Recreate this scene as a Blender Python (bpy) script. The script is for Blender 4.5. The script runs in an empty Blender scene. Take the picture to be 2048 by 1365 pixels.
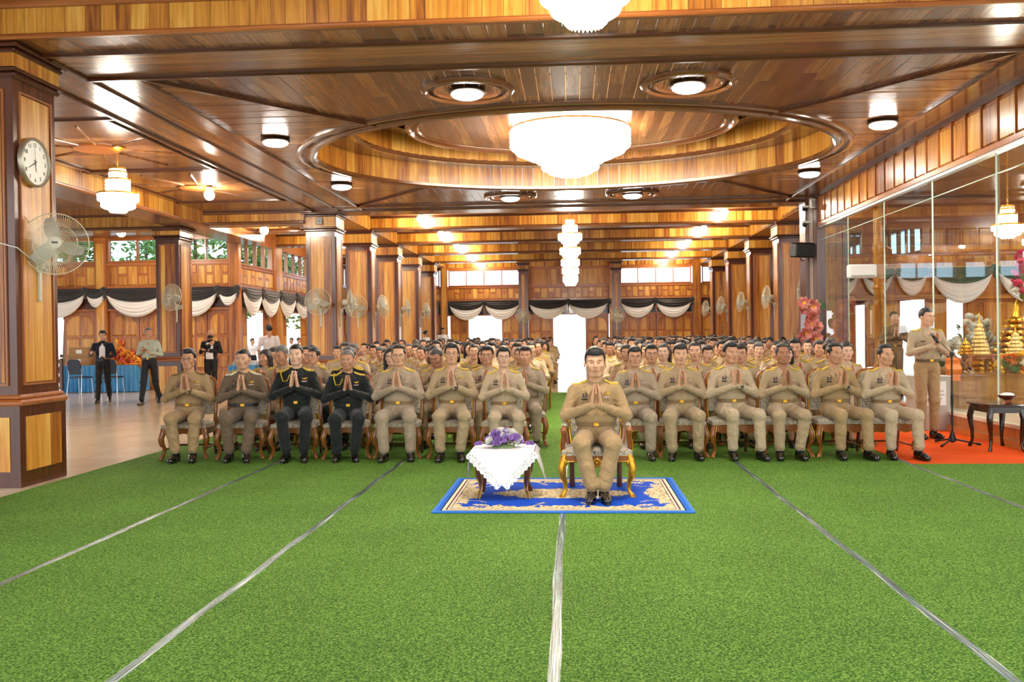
import bpy, math, random
import numpy as np
from mathutils import Vector, Matrix, Euler

R = random.Random(7)
PI = math.pi
SC = bpy.context.scene
COL = SC.collection

# ------------------------------------------------------------------ camera
FPX, CAMH = 1826.0, 1.46
YAW, PITCH, ROLL = math.atan(121 / FPX), math.atan(13.9 / FPX), -0.0132
cam_d = bpy.data.cameras.new('camera')
cam_d.sensor_width = 36.0
cam_d.lens = 36.0 * FPX / 2048.0
cam_d.clip_end = 300
cam = bpy.data.objects.new('camera', cam_d)
COL.objects.link(cam)
CAMM = Matrix.Rotation(YAW, 3, 'Z') @ Matrix.Rotation(PI / 2 - PITCH, 3, 'X') @ Matrix.Rotation(ROLL, 3, 'Z')
cam.location = (0, 0, CAMH)
cam.rotation_euler = CAMM.to_euler()
SC.camera = cam

def on_y(px, py, y):
    """where in the room something stands that the photograph shows at px, py, when its distance down the hall is y"""
    d = CAMM @ Vector(((px - 1024) / FPX, -(py - 682.5) / FPX, -1))
    return Vector((0, 0, CAMH)) + d * (y / d.y)

def on_z(px, py, z=0.0):
    d = CAMM @ Vector(((px - 1024) / FPX, -(py - 682.5) / FPX, -1))
    return Vector((0, 0, CAMH)) + d * ((z - CAMH) / d.z)

# ------------------------------------------------------------------ world and light
SC.view_settings.view_transform = 'Standard'
SC.view_settings.look = 'None'
SC.view_settings.gamma = 1.0
SC.view_settings.use_curve_mapping = False
SC.view_settings.exposure = 1.0
wd = bpy.data.worlds.new('sky')
SC.world = wd
wd.use_nodes = True
bg = wd.node_tree.nodes['Background']
bg.inputs[0].default_value = (0.93, 0.97, 1.0, 1)
bg.inputs[1].default_value = 1.5
try:
    SC.cycles.max_bounces = 6
    SC.cycles.diffuse_bounces = 3
    SC.cycles.glossy_bounces = 3
    SC.cycles.transmission_bounces = 6
    SC.cycles.transparent_max_bounces = 8
    SC.cycles.adaptive_threshold = 0.03
    SC.cycles.light_sampling_threshold = 0.03
    SC.cycles.sample_clamp_indirect = 6.0
    SC.cycles.caustics_reflective = False
    SC.cycles.caustics_refractive = False
    SC.cycles.use_denoising = True
except Exception:
    pass

# ------------------------------------------------------------------ materials
def srgb(r, g, b):
    f = lambda c: (c / 255.0 / 12.92) if c / 255.0 <= 0.04045 else ((c / 255.0 + 0.055) / 1.055) ** 2.4
    return (f(r), f(g), f(b), 1.0)

MATS = {}

def nt(name):
    m = bpy.data.materials.new(name)
    m.use_nodes = True
    t = m.node_tree
    return m, t, t.nodes['Principled BSDF'], t.links

def node(t, typ, **kw):
    n = t.nodes.new(typ)
    for k, v in kw.items():
        if k.startswith('i_'):
            key = k[2:]
            n.inputs[int(key) if key.isdigit() else key].default_value = v
        else:
            setattr(n, k, v)
    return n

def plain(name, col, rough=0.5, metal=0.0, bump=0.0, bscale=60.0, var=0.0, vscale=8.0, coat=0.0, sheen=0.0, emit=None, estr=0.0, spec=None):
    if name in MATS:
        return MATS[name]
    m, t, b, L = nt(name)
    b.inputs['Base Color'].default_value = col
    b.inputs['Roughness'].default_value = rough
    b.inputs['Metallic'].default_value = metal
    if coat:
        b.inputs['Coat Weight'].default_value = coat
        b.inputs['Coat Roughness'].default_value = 0.12
    if sheen:
        b.inputs['Sheen Weight'].default_value = sheen
    if spec is not None:
        b.inputs['Specular IOR Level'].default_value = spec
    if emit is not None:
        b.inputs['Emission Color'].default_value = emit
        b.inputs['Emission Strength'].default_value = estr
    if bump or var:
        tc = node(t, 'ShaderNodeTexCoord')
    if bump:
        n = node(t, 'ShaderNodeTexNoise', i_Scale=bscale, i_Detail=3.0)
        bp = node(t, 'ShaderNodeBump', i_Strength=bump, i_Distance=0.02)
        L.new(tc.outputs['Object'], n.inputs['Vector'])
        L.new(n.outputs['Fac'], bp.inputs['Height'])
        L.new(bp.outputs[0], b.inputs['Normal'])
    if var:
        n = node(t, 'ShaderNodeTexNoise', i_Scale=vscale, i_Detail=4.0)
        L.new(tc.outputs['Object'], n.inputs['Vector'])
        mx = node(t, 'ShaderNodeMix', data_type='RGBA')
        mx.inputs[6].default_value = tuple(c * (1 - var) for c in col[:3]) + (1,)
        mx.inputs[7].default_value = tuple(min(1, c * (1 + var)) for c in col[:3]) + (1,)
        L.new(n.outputs['Fac'], mx.inputs[0])
        L.new(mx.outputs[2], b.inputs['Base Color'])
    MATS[name] = m
    return m

def wood(name, axis, cols, rough=0.32, coat=0.35, stripe=0.0, saxis='x', grain=0.5):
    """plank wood: colour differs from piece to piece, grain runs along an axis; stripe > 0 gives far planks that wide"""
    if name in MATS:
        return MATS[name]
    m, t, b, L = nt(name)
    geo = node(t, 'ShaderNodeNewGeometry')
    oi = node(t, 'ShaderNodeObjectInfo')
    rnd = oi.outputs['Random']
    sep = node(t, 'ShaderNodeSeparateXYZ')
    L.new(geo.outputs['Position'], sep.inputs[0])
    if stripe:
        dv = node(t, 'ShaderNodeMath', operation='DIVIDE', i_1=stripe)
        L.new(sep.outputs['xyz'.index(saxis)], dv.inputs[0])
        fl = node(t, 'ShaderNodeMath', operation='FLOOR')
        L.new(dv.outputs[0], fl.inputs[0])
        wn = node(t, 'ShaderNodeTexWhiteNoise', noise_dimensions='1D')
        L.new(fl.outputs[0], wn.inputs['W'])
        rnd = wn.outputs['Value']
    ramp = node(t, 'ShaderNodeValToRGB')
    cr = ramp.color_ramp
    while len(cr.elements) < len(cols):
        cr.elements.new(0.5)
    for i, c in enumerate(cols):
        cr.elements[i].position = i / max(1, len(cols) - 1)
        cr.elements[i].color = c
    # grain
    sc = {'x': (1.2, 22, 22), 'y': (22, 1.2, 22), 'z': (22, 22, 1.2)}[axis]
    mp = node(t, 'ShaderNodeVectorMath', operation='MULTIPLY')
    mp.inputs[1].default_value = sc
    L.new(geo.outputs['Position'], mp.inputs[0])
    ad = node(t, 'ShaderNodeVectorMath', operation='ADD')
    mm = node(t, 'ShaderNodeMath', operation='MULTIPLY', i_1=37.0)
    L.new(rnd, mm.inputs[0])
    L.new(mp.outputs[0], ad.inputs[0])
    L.new(mm.outputs[0], ad.inputs[1])
    n = node(t, 'ShaderNodeTexNoise', i_Scale=1.0, i_Detail=5.0, i_Roughness=0.6, i_Distortion=0.6)
    L.new(ad.outputs[0], n.inputs['Vector'])
    # blend the piece's tone with grain
    mp2 = node(t, 'ShaderNodeVectorMath', operation='MULTIPLY')
    mp2.inputs[1].default_value = tuple(.32 * c for c in sc)
    L.new(ad.outputs[0], mp2.inputs[0])
    mp2.inputs[1].default_value = (.34, .34, .34)
    n2 = node(t, 'ShaderNodeTexNoise', i_Scale=1.0, i_Detail=3.0, i_Roughness=0.55, i_Distortion=1.6)
    L.new(mp2.outputs[0], n2.inputs['Vector'])
    mixn = node(t, 'ShaderNodeMath', operation='ADD')
    L.new(n.outputs['Fac'], mixn.inputs[0])
    L.new(n2.outputs['Fac'], mixn.inputs[1])
    a = node(t, 'ShaderNodeMath', operation='MULTIPLY_ADD', i_1=2.6 * grain, i_2=-2.6 * grain + .2)
    L.new(mixn.outputs[0], a.inputs[0])
    s = node(t, 'ShaderNodeMath', operation='MULTIPLY_ADD', i_1=.7, use_clamp=True)
    L.new(rnd, s.inputs[0])
    L.new(a.outputs[0], s.inputs[2])
    L.new(s.outputs[0], ramp.inputs[0])
    L.new(ramp.outputs[0], b.inputs['Base Color'])
    b.inputs['Roughness'].default_value = rough
    b.inputs['Coat Weight'].default_value = coat
    b.inputs['Coat Roughness'].default_value = 0.15
    bp = node(t, 'ShaderNodeBump', i_Strength=0.12, i_Distance=0.01)
    L.new(n.outputs['Fac'], bp.inputs['Height'])
    L.new(bp.outputs[0], b.inputs['Normal'])
    MATS[name] = m
    return m

GOLDC = [srgb(122, 64, 20), srgb(168, 102, 32), srgb(194, 130, 44), srgb(212, 152, 60), srgb(226, 178, 90)]
BROWNC = [srgb(88, 50, 26), srgb(122, 74, 40), srgb(150, 98, 56), srgb(178, 126, 78)]
REDC = [srgb(146, 80, 34), srgb(170, 100, 46), srgb(188, 118, 58)]
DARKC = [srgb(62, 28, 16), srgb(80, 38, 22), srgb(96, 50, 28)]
W = {}
for ax in 'xyz':
    W['gold' + ax] = wood('gold_wood_' + ax, ax, GOLDC, 0.35, 0.3)
    W['brown' + ax] = wood('ceiling_wood_' + ax, ax, BROWNC, 0.22, 0.45)
    W['red' + ax] = wood('door_wood_' + ax, ax, REDC, 0.3, 0.3)
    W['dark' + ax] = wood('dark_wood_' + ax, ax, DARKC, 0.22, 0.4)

M_white = plain('white_paint', srgb(235, 235, 232), 0.5)
M_black = plain('black_plastic', srgb(22, 22, 24), 0.4)
M_gold = plain('gold_paint', srgb(212, 160, 52), 0.28, 0.85, bump=0.2, bscale=80)
M_goldy = plain('gold_thread', srgb(222, 186, 56), 0.45, 0.2, bump=0.5, bscale=220)
M_chrome = plain('chrome_metal', srgb(200, 200, 205), 0.2, 0.9)
M_grey = plain('grey_plastic', srgb(168, 168, 160), 0.45)

def emitter(name, col, strength):
    if name in MATS:
        return MATS[name]
    m, t, b, L = nt(name)
    b.inputs['Base Color'].default_value = (0.9, 0.9, 0.9, 1)
    b.inputs['Emission Color'].default_value = col
    b.inputs['Emission Strength'].default_value = strength
    MATS[name] = m
    return m

def glass_mat(name, col=(1, 1, 1, 1), fac=0.12, rough=0.02):
    """thin pane: mostly clear, with mirror gloss that grows towards grazing view"""
    if name in MATS:
        return MATS[name]
    m = bpy.data.materials.new(name)
    m.use_nodes = True
    t = m.node_tree
    t.nodes.clear()
    out = node(t, 'ShaderNodeOutputMaterial')
    tr = node(t, 'ShaderNodeBsdfTransparent')
    tr.inputs[0].default_value = col
    gl = node(t, 'ShaderNodeBsdfGlossy')
    gl.inputs['Roughness'].default_value = rough
    fr = node(t, 'ShaderNodeFresnel', i_IOR=1.45)
    ad = node(t, 'ShaderNodeMath', operation='ADD', i_1=fac, use_clamp=True)
    ge = node(t, 'ShaderNodeNewGeometry')
    iv = node(t, 'ShaderNodeMath', operation='SUBTRACT', i_0=1.0)
    mu = node(t, 'ShaderNodeMath', operation='MULTIPLY')
    t.links.new(ge.outputs['Backfacing'], iv.inputs[1])
    t.links.new(iv.outputs[0], mu.inputs[1])
    t.links.new(ad.outputs[0], mu.inputs[0])
    mx = node(t, 'ShaderNodeMixShader')
    t.links.new(fr.outputs[0], ad.inputs[0])
    t.links.new(mu.outputs[0], mx.inputs[0])
    t.links.new(tr.outputs[0], mx.inputs[1])
    t.links.new(gl.outputs[0], mx.inputs[2])
    t.links.new(mx.outputs[0], out.inputs[0])
    MATS[name] = m
    return m

# ------------------------------------------------------------------ objects
def tag(o, label=None, cat=None, group=None, kind=None):
    if label: o['label'] = label
    if cat: o['category'] = cat
    if group: o['group'] = group
    if kind: o['kind'] = kind
    return o

def ob(name, data, parent=None, loc=(0, 0, 0), rot=(0, 0, 0), scale=(1, 1, 1), mats=None):
    o = bpy.data.objects.new(name, data)
    COL.objects.link(o)
    o.location, o.rotation_euler, o.scale = loc, rot, scale
    if parent is not None:
        o.parent = parent
    if mats:
        for i, m in enumerate(mats):
            if i < len(o.material_slots):
                o.material_slots[i].link = 'OBJECT'
                o.material_slots[i].material = m
    return o

def empty(name, loc=(0, 0, 0), rz=0.0, label=None, cat=None, group=None, kind=None, scale=1.0):
    o = ob(name, None, None, loc, (0, 0, rz), (scale,) * 3)
    o.empty_display_size = 0.1
    return tag(o, label, cat, group, kind)

def kids(o):
    return list(o.children)

def copy_tree(o, parent=None):
    c = o.copy()
    COL.objects.link(c)
    c.parent = parent
    for ch in o.children:
        copy_tree(ch, c)
    return c

CUBES = {}
CV = [(x, y, z) for z in (-.5, .5) for y in (-.5, .5) for x in (-.5, .5)]
CF = [(0, 2, 3, 1), (4, 5, 7, 6), (0, 1, 5, 4), (2, 6, 7, 3), (0, 4, 6, 2), (1, 3, 7, 5)]

def piece(name, mat, x0, x1, y0, y1, z0, z1, parent=None):
    """a plank, panel or batten: a box that shares its mesh with all pieces of the same material"""
    me = CUBES.get(mat.name)
    if me is None:
        me = bpy.data.meshes.new('piece')
        me.from_pydata(CV, [], CF)
        me.materials.append(mat)
        CUBES[mat.name] = me
    return ob(name, me, parent, ((x0 + x1) / 2, (y0 + y1) / 2, (z0 + z1) / 2), (0, 0, 0), (x1 - x0, y1 - y0, z1 - z0))

class G:
    """collects shapes into one mesh; mat is the index of the slot the next faces take"""
    def __init__(s):
        s.v, s.f, s.m, s.mat = [], [], [], 0
        s.T = Matrix.Identity(4)
    def add(s, vs, fs):
        k = len(s.v)
        if s.T == Matrix.Identity(4):
            s.v.extend(tuple(v) for v in vs)
        else:
            s.v.extend(tuple(s.T @ Vector(v)) for v in vs)
        s.f.extend(tuple(i + k for i in f) for f in fs)
        s.m.extend([s.mat] * len(fs))
        return s
    def box(s, x0, x1, y0, y1, z0, z1, b=0.0):
        if b <= 0:
            return s.add([((x0, x1)[i & 1], (y0, y1)[(i >> 1) & 1], (z0, z1)[i >> 2]) for i in range(8)], CF)
        # chamfered box: a prism with cut corners and inset caps
        p = [(x0 + b, y0), (x1 - b, y0), (x1, y0 + b), (x1, y1 - b), (x1 - b, y1), (x0 + b, y1), (x0, y1 - b), (x0, y0 + b)]
        cx, cy = (x0 + x1) / 2, (y0 + y1) / 2
        q = [(x + (b * .8 if x < cx else -b * .8), y + (b * .8 if y < cy else -b * .8)) for x, y in p]
        vs = [(x, y, z0) for x, y in q] + [(x, y, z0 + b) for x, y in p] + [(x, y, z1 - b) for x, y in p] + [(x, y, z1) for x, y in q]
        fs = [tuple(range(7, -1, -1)), tuple(range(24, 32))]
        for k in (0, 8, 16):
            for i in range(8):
                j = (i + 1) % 8
                fs.append((k + i, k + j, k + 8 + j, k + 8 + i))
        return s.add(vs, fs)
    def prism(s, poly, z0, z1):
        n = len(poly)
        vs = [(x, y, z0) for x, y in poly] + [(x, y, z1) for x, y in poly]
        fs = [tuple(range(n - 1, -1, -1)), tuple(range(n, 2 * n))] + [(i, (i + 1) % n, n + (i + 1) % n, n + i) for i in range(n)]
        return s.add(vs, fs)
    def tube(s, pts, r, n=8, cap=True, closed=False, flat=None):
        pts = [Vector(p) for p in pts]
        k = len(pts)
        rr = r if isinstance(r, (list, tuple)) else [r] * k
        vs, fs = [], []
        up = Vector((0, 0, 1))
        prev = None
        for i, p in enumerate(pts):
            a = pts[(i - 1) % k] if (closed or i > 0) else p
            b = pts[(i + 1) % k] if (closed or i < k - 1) else p
            d = (b - a)
            if d.length < 1e-9: d = Vector((0, 0, 1))
            d.normalize()
            if prev is None:
                u = d.orthogonal().normalized() if abs(d.dot(up)) > .95 else d.cross(up).normalized()
            else:
                u = (prev - d * prev.dot(d))
                u = u.normalized() if u.length > 1e-6 else d.orthogonal().normalized()
            prev = u
            w = d.cross(u)
            fu, fw = flat if flat else (1, 1)
            for j in range(n):
                t = 2 * PI * j / n
                vs.append(p + (u * math.cos(t) * fu + w * math.sin(t) * fw) * rr[i])
        for i in range(k if closed else k - 1):
            a, b = i * n, ((i + 1) % k) * n
            for j in range(n):
                j2 = (j + 1) % n
                fs.append((a + j, a + j2, b + j2, b + j))
        if cap and not closed:
            fs.append(tuple(range(n - 1, -1, -1)))
            fs.append(tuple(range((k - 1) * n, k * n)))
        return s.add(vs, fs)
    def lathe(s, prof, n=16, c=(0, 0, 0), sx=1.0, sy=1.0, cap=True):
        vs, fs = [], []
        for r, z in prof:
            for j in range(n):
                t = 2 * PI * j / n
                vs.append((c[0] + r * sx * math.cos(t), c[1] + r * sy * math.sin(t), c[2] + z))
        for i in range(len(prof) - 1):
            a, b = i * n, (i + 1) * n
            for j in range(n):
                j2 = (j + 1) % n
                fs.append((a + j, a + j2, b + j2, b + j))
        if cap:
            fs.append(tuple(range(n - 1, -1, -1)))
            k = (len(prof) - 1) * n
            fs.append(tuple(range(k, k + n)))
        return s.add(vs, fs)
    def ball(s, c, r, n=10, m=6, M=None):
        r = r if isinstance(r, (list, tuple)) else (r, r, r)
        vs, fs = [], []
        for i in range(1, m):
            a = PI * i / m
            for j in range(n):
                t = 2 * PI * j / n
                vs.append(Vector((r[0] * math.sin(a) * math.cos(t), r[1] * math.sin(a) * math.sin(t), r[2] * math.cos(a))))
        vs += [Vector((0, 0, r[2])), Vector((0, 0, -r[2]))]
        if M is not None:
            vs = [M @ v for v in vs]
        c = Vector(c)
        vs = [v + c for v in vs]
        for i in range(m - 2):
            for j in range(n):
                j2 = (j + 1) % n
                fs.append((i * n + j, (i + 1) * n + j, (i + 1) * n + j2, i * n + j2))
        t, b = len(vs) - 2, len(vs) - 1
        for j in range(n):
            j2 = (j + 1) % n
            fs.append((t, j, j2))
            fs.append((b, (m - 2) * n + j2, (m - 2) * n + j))
        return s.add(vs, fs)
    def mesh(s, name, mats, smooth=True):
        me = bpy.data.meshes.new(name)
        me.from_pydata(s.v, [], s.f)
        for m in (mats if isinstance(mats, (list, tuple)) else [mats]):
            me.materials.append(m)
        if any(s.m):
            me.polygons.foreach_set('material_index', s.m)
        if smooth:
            me.polygons.foreach_set('use_smooth', [True] * len(s.f))
            try:
                me.set_sharp_from_angle(angle=math.radians(38))
            except Exception:
                pass
        me.update()
        return me
    def build(s, name, mats, parent=None, smooth=True, loc=(0, 0, 0), rot=(0, 0, 0)):
        return ob(name, s.mesh(name, mats, smooth), parent, loc, rot)
# ================================================================== THE SETTING
CZ = 4.4          # height of the main ceiling
# ---- floor
def carpet_mat(name, c1, c2, c3, scale, bump):
    m, t, b, L = nt(name)
    geo = node(t, 'ShaderNodeNewGeometry')
    n1 = node(t, 'ShaderNodeTexNoise', i_Scale=scale, i_Detail=3.0, i_Roughness=0.7)
    n2 = node(t, 'ShaderNodeTexNoise', i_Scale=1.1, i_Detail=3.0)
    mp = node(t, 'ShaderNodeVectorMath', operation='MULTIPLY')
    mp.inputs[1].default_value = (1.0, 0.8, 1.0)
    L.new(geo.outputs['Position'], mp.inputs[0])
    L.new(mp.outputs[0], n1.inputs['Vector'])
    L.new(geo.outputs['Position'], n2.inputs['Vector'])
    r = node(t, 'ShaderNodeValToRGB')
    r.color_ramp.elements[0].position, r.color_ramp.elements[0].color = 0.36, c1
    r.color_ramp.elements[1].position, r.color_ramp.elements[1].color = 0.64, c3
    e = r.color_ramp.elements.new(0.5)
    e.color = c2
    L.new(n1.outputs['Fac'], r.inputs[0])
    hs = node(t, 'ShaderNodeHueSaturation')
    ma = node(t, 'ShaderNodeMath', operation='MULTIPLY_ADD', i_1=0.5, i_2=0.75)
    L.new(n2.outputs['Fac'], ma.inputs[0])
    L.new(ma.outputs[0], hs.inputs['Value'])
    L.new(r.outputs[0], hs.inputs['Color'])
    L.new(hs.outputs[0], b.inputs['Base Color'])
    b.inputs['Roughness'].default_value = 0.85
    b.inputs['Specular IOR Level'].default_value = 0.15
    bp = node(t, 'ShaderNodeBump', i_Strength=bump, i_Distance=0.03)
    L.new(n1.outputs['Fac'], bp.inputs['Height'])
    L.new(bp.outputs[0], b.inputs['Normal'])
    return m

def tile_mat():
    m, t, b, L = nt('polished_stone_tiles')
    geo = node(t, 'ShaderNodeNewGeometry')
    br = node(t, 'ShaderNodeTexBrick', offset=0.0, i_Scale=1.0)
    br.inputs['Color1'].default_value = srgb(232, 214, 184)
    br.inputs['Color2'].default_value = srgb(224, 204, 172)
    br.inputs['Mortar'].default_value = srgb(190, 172, 142)
    br.inputs['Mortar Size'].default_value = 0.004
    br.inputs['Brick Width'].default_value = 0.6
    br.inputs['Row Height'].default_value = 0.6
    n = node(t, 'ShaderNodeTexNoise', i_Scale=2.5, i_Detail=6.0)
    L.new(geo.outputs['Position'], br.inputs['Vector'])
    L.new(geo.outputs['Position'], n.inputs['Vector'])
    mx = node(t, 'ShaderNodeMix', data_type='RGBA', blend_type='MULTIPLY')
    mx.inputs[0].default_value = 0.22
    r = node(t, 'ShaderNodeValToRGB')
    r.color_ramp.elements[0].color = (0.62, 0.56, 0.48, 1)
    r.color_ramp.elements[0].position = 0.3
    r.color_ramp.elements[1].color = (1, 1, 1, 1)
    r.color_ramp.elements[1].position = 0.6
    L.new(n.outputs['Fac'], r.inputs[0])
    L.new(br.outputs['Color'], mx.inputs[6])
    L.new(r.outputs[0], mx.inputs[7])
    L.new(mx.outputs[2], b.inputs['Base Color'])
    b.inputs['Roughness'].default_value = 0.16
    return m

G().box(-17, 12.5, -4, 46, -0.2, 0).build('floor', tile_mat())
tag(bpy.data.objects['floor'], 'polished cream stone floor of the hall', kind='structure')
M_green = carpet_mat('green_turf_carpet', srgb(42, 82, 18), srgb(90, 138, 46), srgb(146, 182, 86), 90, 0.7)
M_orange = carpet_mat('orange_carpet', srgb(206, 66, 6), srgb(226, 80, 12), srgb(234, 94, 24), 160, 0.12)
M_orange.node_tree.nodes['Principled BSDF'].inputs['Base Color']

def turf_strip(x0, x1, label, y1=39.0, y0=-2.5):
    g = G()
    n = 40
    vs, fs = [], []
    for i in range(n + 1):
        y = y0 + (y1 - y0) * i / n
        w0 = 0.012 * math.sin(i * 1.7 + x0)
        w1 = 0.012 * math.sin(i * 1.3 + x1)
        vs += [(x0 + w0 * (x0 < -5), y, 0), (x0 + w0 * (x0 < -5), y, .014), (x1, y, .014), (x1, y, 0)]
    for i in range(n):
        a, b = 4 * i, 4 * i + 4
        for j in range(3):
            fs.append((a + j, b + j, b + j + 1, a + j + 1))
    g.add(vs, fs)
    return tag(g.build('turf_carpet', M_green, smooth=False), label, 'carpet', 'lengths of green turf carpet')

SEAMS = [-3.41, -1.965, -0.1, 1.785, 3.585]
ed = [-5.3] + SEAMS + [5.3]
nm = ['green turf carpet strip along the cream floor beside the clock column',
      'green turf carpet strip, second from the cream floor', 'green turf carpet strip under the small cloth covered table',
      'green turf carpet strip under the armchair of the man in front', 'green turf carpet strip, second from the glass shrine',
      'green turf carpet strip next to the orange carpet']
for i in range(6):
    turf_strip(ed[i], ed[i + 1], nm[i], y1=(22.4 if i in (2, 3) else 36.0) if i < 5 else 10.02)

def tape_mat():
    m, t, b, L = nt('seam_tape_film')
    geo = node(t, 'ShaderNodeNewGeometry')
    mp = node(t, 'ShaderNodeVectorMath', operation='MULTIPLY')
    mp.inputs[1].default_value = (90, 1.6, 1)
    n = node(t, 'ShaderNodeTexNoise', i_Scale=1.0, i_Detail=5.0)
    L.new(geo.outputs['Position'], mp.inputs[0])
    L.new(mp.outputs[0], n.inputs['Vector'])
    r = node(t, 'ShaderNodeValToRGB')
    for p, c in ((0.38, srgb(40, 72, 66)), (0.56, srgb(86, 122, 114)), (0.68, srgb(200, 208, 198))):
        e = r.color_ramp.elements.new(p)
        e.color = c
    r.color_ramp.elements.remove(r.color_ramp.elements[0])
    r.color_ramp.elements.remove(r.color_ramp.elements[-1])
    L.new(n.outputs['Fac'], r.inputs[0])
    L.new(r.outputs[0], b.inputs['Base Color'])
    b.inputs['Roughness'].default_value = 0.25
    bp = node(t, 'ShaderNodeBump', i_Strength=0.5, i_Distance=0.01)
    L.new(n.outputs['Fac'], bp.inputs['Height'])
    L.new(bp.outputs[0], b.inputs['Normal'])
    return m
M_tape = tape_mat()
tl = ['clear seam tape on the carpet next to the clock column', 'clear seam tape on the carpet, second from the clock column',
      'clear seam tape down the middle aisle under the blue rug', 'clear seam tape ending at the chairs right of the armchair',
      'clear seam tape ending beside the orange carpet']
for x, l in zip(SEAMS, tl):
    g = G()
    n = 60
    vs, fs = [], []
    for i in range(n + 1):
        y = -2.4 + (24.7 if abs(x + .1) < .01 else 12.9) * i / n
        w = 0.026 + 0.004 * math.sin(i * 2.1 + x)
        o = 0.006 * math.sin(i * 0.9 + 3 * x)
        vs += [(x + o - w, y, .0145), (x + o - w * .3, y, .0175), (x + o + w * .3, y, .0172), (x + o + w, y, .0145)]
    for i in range(n):
        for j in range(3):
            fs.append((4 * i + j, 4 * i + j + 1, 4 * i + j + 5, 4 * i + j + 4))
    g.add(vs, fs)
    tag(g.build('seam_tape', M_tape), l, 'tape', 'seam tapes on the turf carpet')
g = G().box(3.6, 5.28, 10.03, 19.6, 0.0, .012)
tag(g.build('orange_carpet', M_orange, smooth=False), 'bright orange carpet in front of the glass shrine', 'carpet')

# ---- main ceiling: a flat field of planks around an oval coffer
OC, OA, OB = 15.16, 4.22, 3.3      # oval centre along the hall, half axes
HX = 4.8                            # half width of the field
Y0, Y1 = 9.95, 20.35                # field ends
M_bx, M_by, M_gz = W['brownx'], W['browny'], W['goldz']
ceil = tag(ob('ceiling', None), 'glossy brown plank ceiling of the main bay', kind='structure')
DX = 2.66
DYN = OC - OB * math.sqrt(1 - (DX / OA) ** 2)   # where the diagonals meet the oval
DYF = OC + OB * math.sqrt(1 - (DX / OA) ** 2)

def inner_y(x, near=True):
    ax = abs(x)
    if ax <= DX:
        d = OB * math.sqrt(max(0, 1 - (ax / OA) ** 2))
        return OC - d if near else OC + d
    t = (HX - ax) / (HX - DX)
    return Y0 + t * (DYN - Y0) if near else Y1 + t * (DYF - Y1)

def inner_x(y):
    if DYN <= y <= DYF:
        return OA * math.sqrt(max(0, 1 - ((y - OC) / OB) ** 2))
    return HX - (y - Y0) / (DYN - Y0) * (HX - DX) if y < OC else HX - (Y1 - y) / (Y1 - DYF) * (HX - DX)

def plank(poly, mat, parent, z=CZ):
    g = G()
    g.prism(poly, z + R.uniform(0, .005), z + .03)
    return g.build('plank', mat, parent, smooth=False)

pw = 0.17
x = -HX
while x < HX - .01:
    x1 = min(x + pw, HX) - .008
    xs = [x, (2 * x + x1) / 3, (x + 2 * x1) / 3, x1]
    for near in (True, False):
        edge = Y0 if near else Y1
        ins = [inner_y(q, near) for q in xs]
        far = min(ins) if near else max(ins)
        cut = edge + (far - edge) * R.uniform(.3, .8)
        if abs(far - edge) > .8:
            plank([(x, edge), (x1, edge), (x1, cut - .003), (x, cut - .003)][::1 if near else -1], M_by, ceil)
            s = cut
        else:
            s = edge
        poly = [(x, s), (x1, s)] + [(q, v) for q, v in zip(xs[::-1], ins[::-1])]
        plank(poly if near else poly[::-1], M_by, ceil)
    x += pw
y = Y0
while y < Y1 - .01:
    y1 = min(y + .17, Y1) - .008
    ys = [y, (2 * y + y1) / 3, (y + 2 * y1) / 3, y1]
    for s in (-1, 1):
        ins = [s * inner_x(q) for q in ys]
        poly = [(s * HX, y)] + [(v, q) for v, q in zip(ins, ys)] + [(s * HX, y1)]
        plank(poly if s < 0 else poly[::-1], M_bx, ceil)
    y += .17
# border soffits around the field
for (a, b) in ((9.09, 9.5), (9.503, 9.93)):
    piece('soffit_board', M_bx, -5.4, 5.4, a, b, CZ - .01, CZ + .03, ceil)
x = -6.0
while x < 5.4:
    piece('soffit_plank', M_by, x, x + .176, 8.66, 9.07, CZ, CZ + .03, ceil)
    x += .18
for s, xa, xb in ((-1, -5.38, -4.84), (1, 4.84, 5.36)):
    for q in range(3):
        w = (xb - xa) / 3
        piece('soffit_board', M_by, xa + q * w, xa + (q + 1) * w - .004, 9.95, 20.95, CZ - .01, CZ + .03, ceil)
for q in range(3):
    piece('soffit_board', M_by, -6.0 + q * .2, -5.804 + q * .2, 9.1, 21.0, CZ, CZ + .03, ceil)
for q in range(3):
    piece('soffit_board', M_bx, -5.4, 5.36, 20.4 + q * .19, 20.586 + q * .19, CZ - .01, CZ + .03, ceil)
M_mould = W['darkx']
M_edge = wood('varnished_edge_wood', 'x', [srgb(96, 56, 30), srgb(120, 74, 42)], 0.12, 0.9)  # glossy varnish, its tone lightened for the bright reflections along the edges
def rail(name, p, q, w, h, mat, parent, z=CZ):
    """a straight moulding under the ceiling from p to q"""
    p, q = Vector(p), Vector(q)
    d = (q - p).normalized()
    n = Vector((-d.y, d.x, 0))
    prof = [(-w / 2, .01), (-w / 2, -h * .5), (-w * .3, -h), (w * .3, -h), (w / 2, -h * .5), (w / 2, .01)]
    vs = [p + n * a + Vector((0, 0, z + b)) for a, b in prof] + [q + n * a + Vector((0, 0, z + b)) for a, b in prof]
    fs = [(i, i + 1, 7 + i, 6 + i) for i in range(5)] + [(0, 1, 2, 3, 4, 5), (11, 10, 9, 8, 7, 6)]
    return G().add(vs, fs).build(name, mat, parent, smooth=False)
rail('moulding', (-5.9, 9.08, 0), (5.4, 9.08, 0), .07, .035, M_mould, ceil)
rail('moulding', (-5.4, 9.94, 0), (5.4, 9.94, 0), .08, .045, M_mould, ceil)
for yy in (20.38, 20.97):
    rail('moulding', (-5.4, yy, 0), (5.4, yy, 0), .08, .045, M_edge, ceil)
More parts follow.
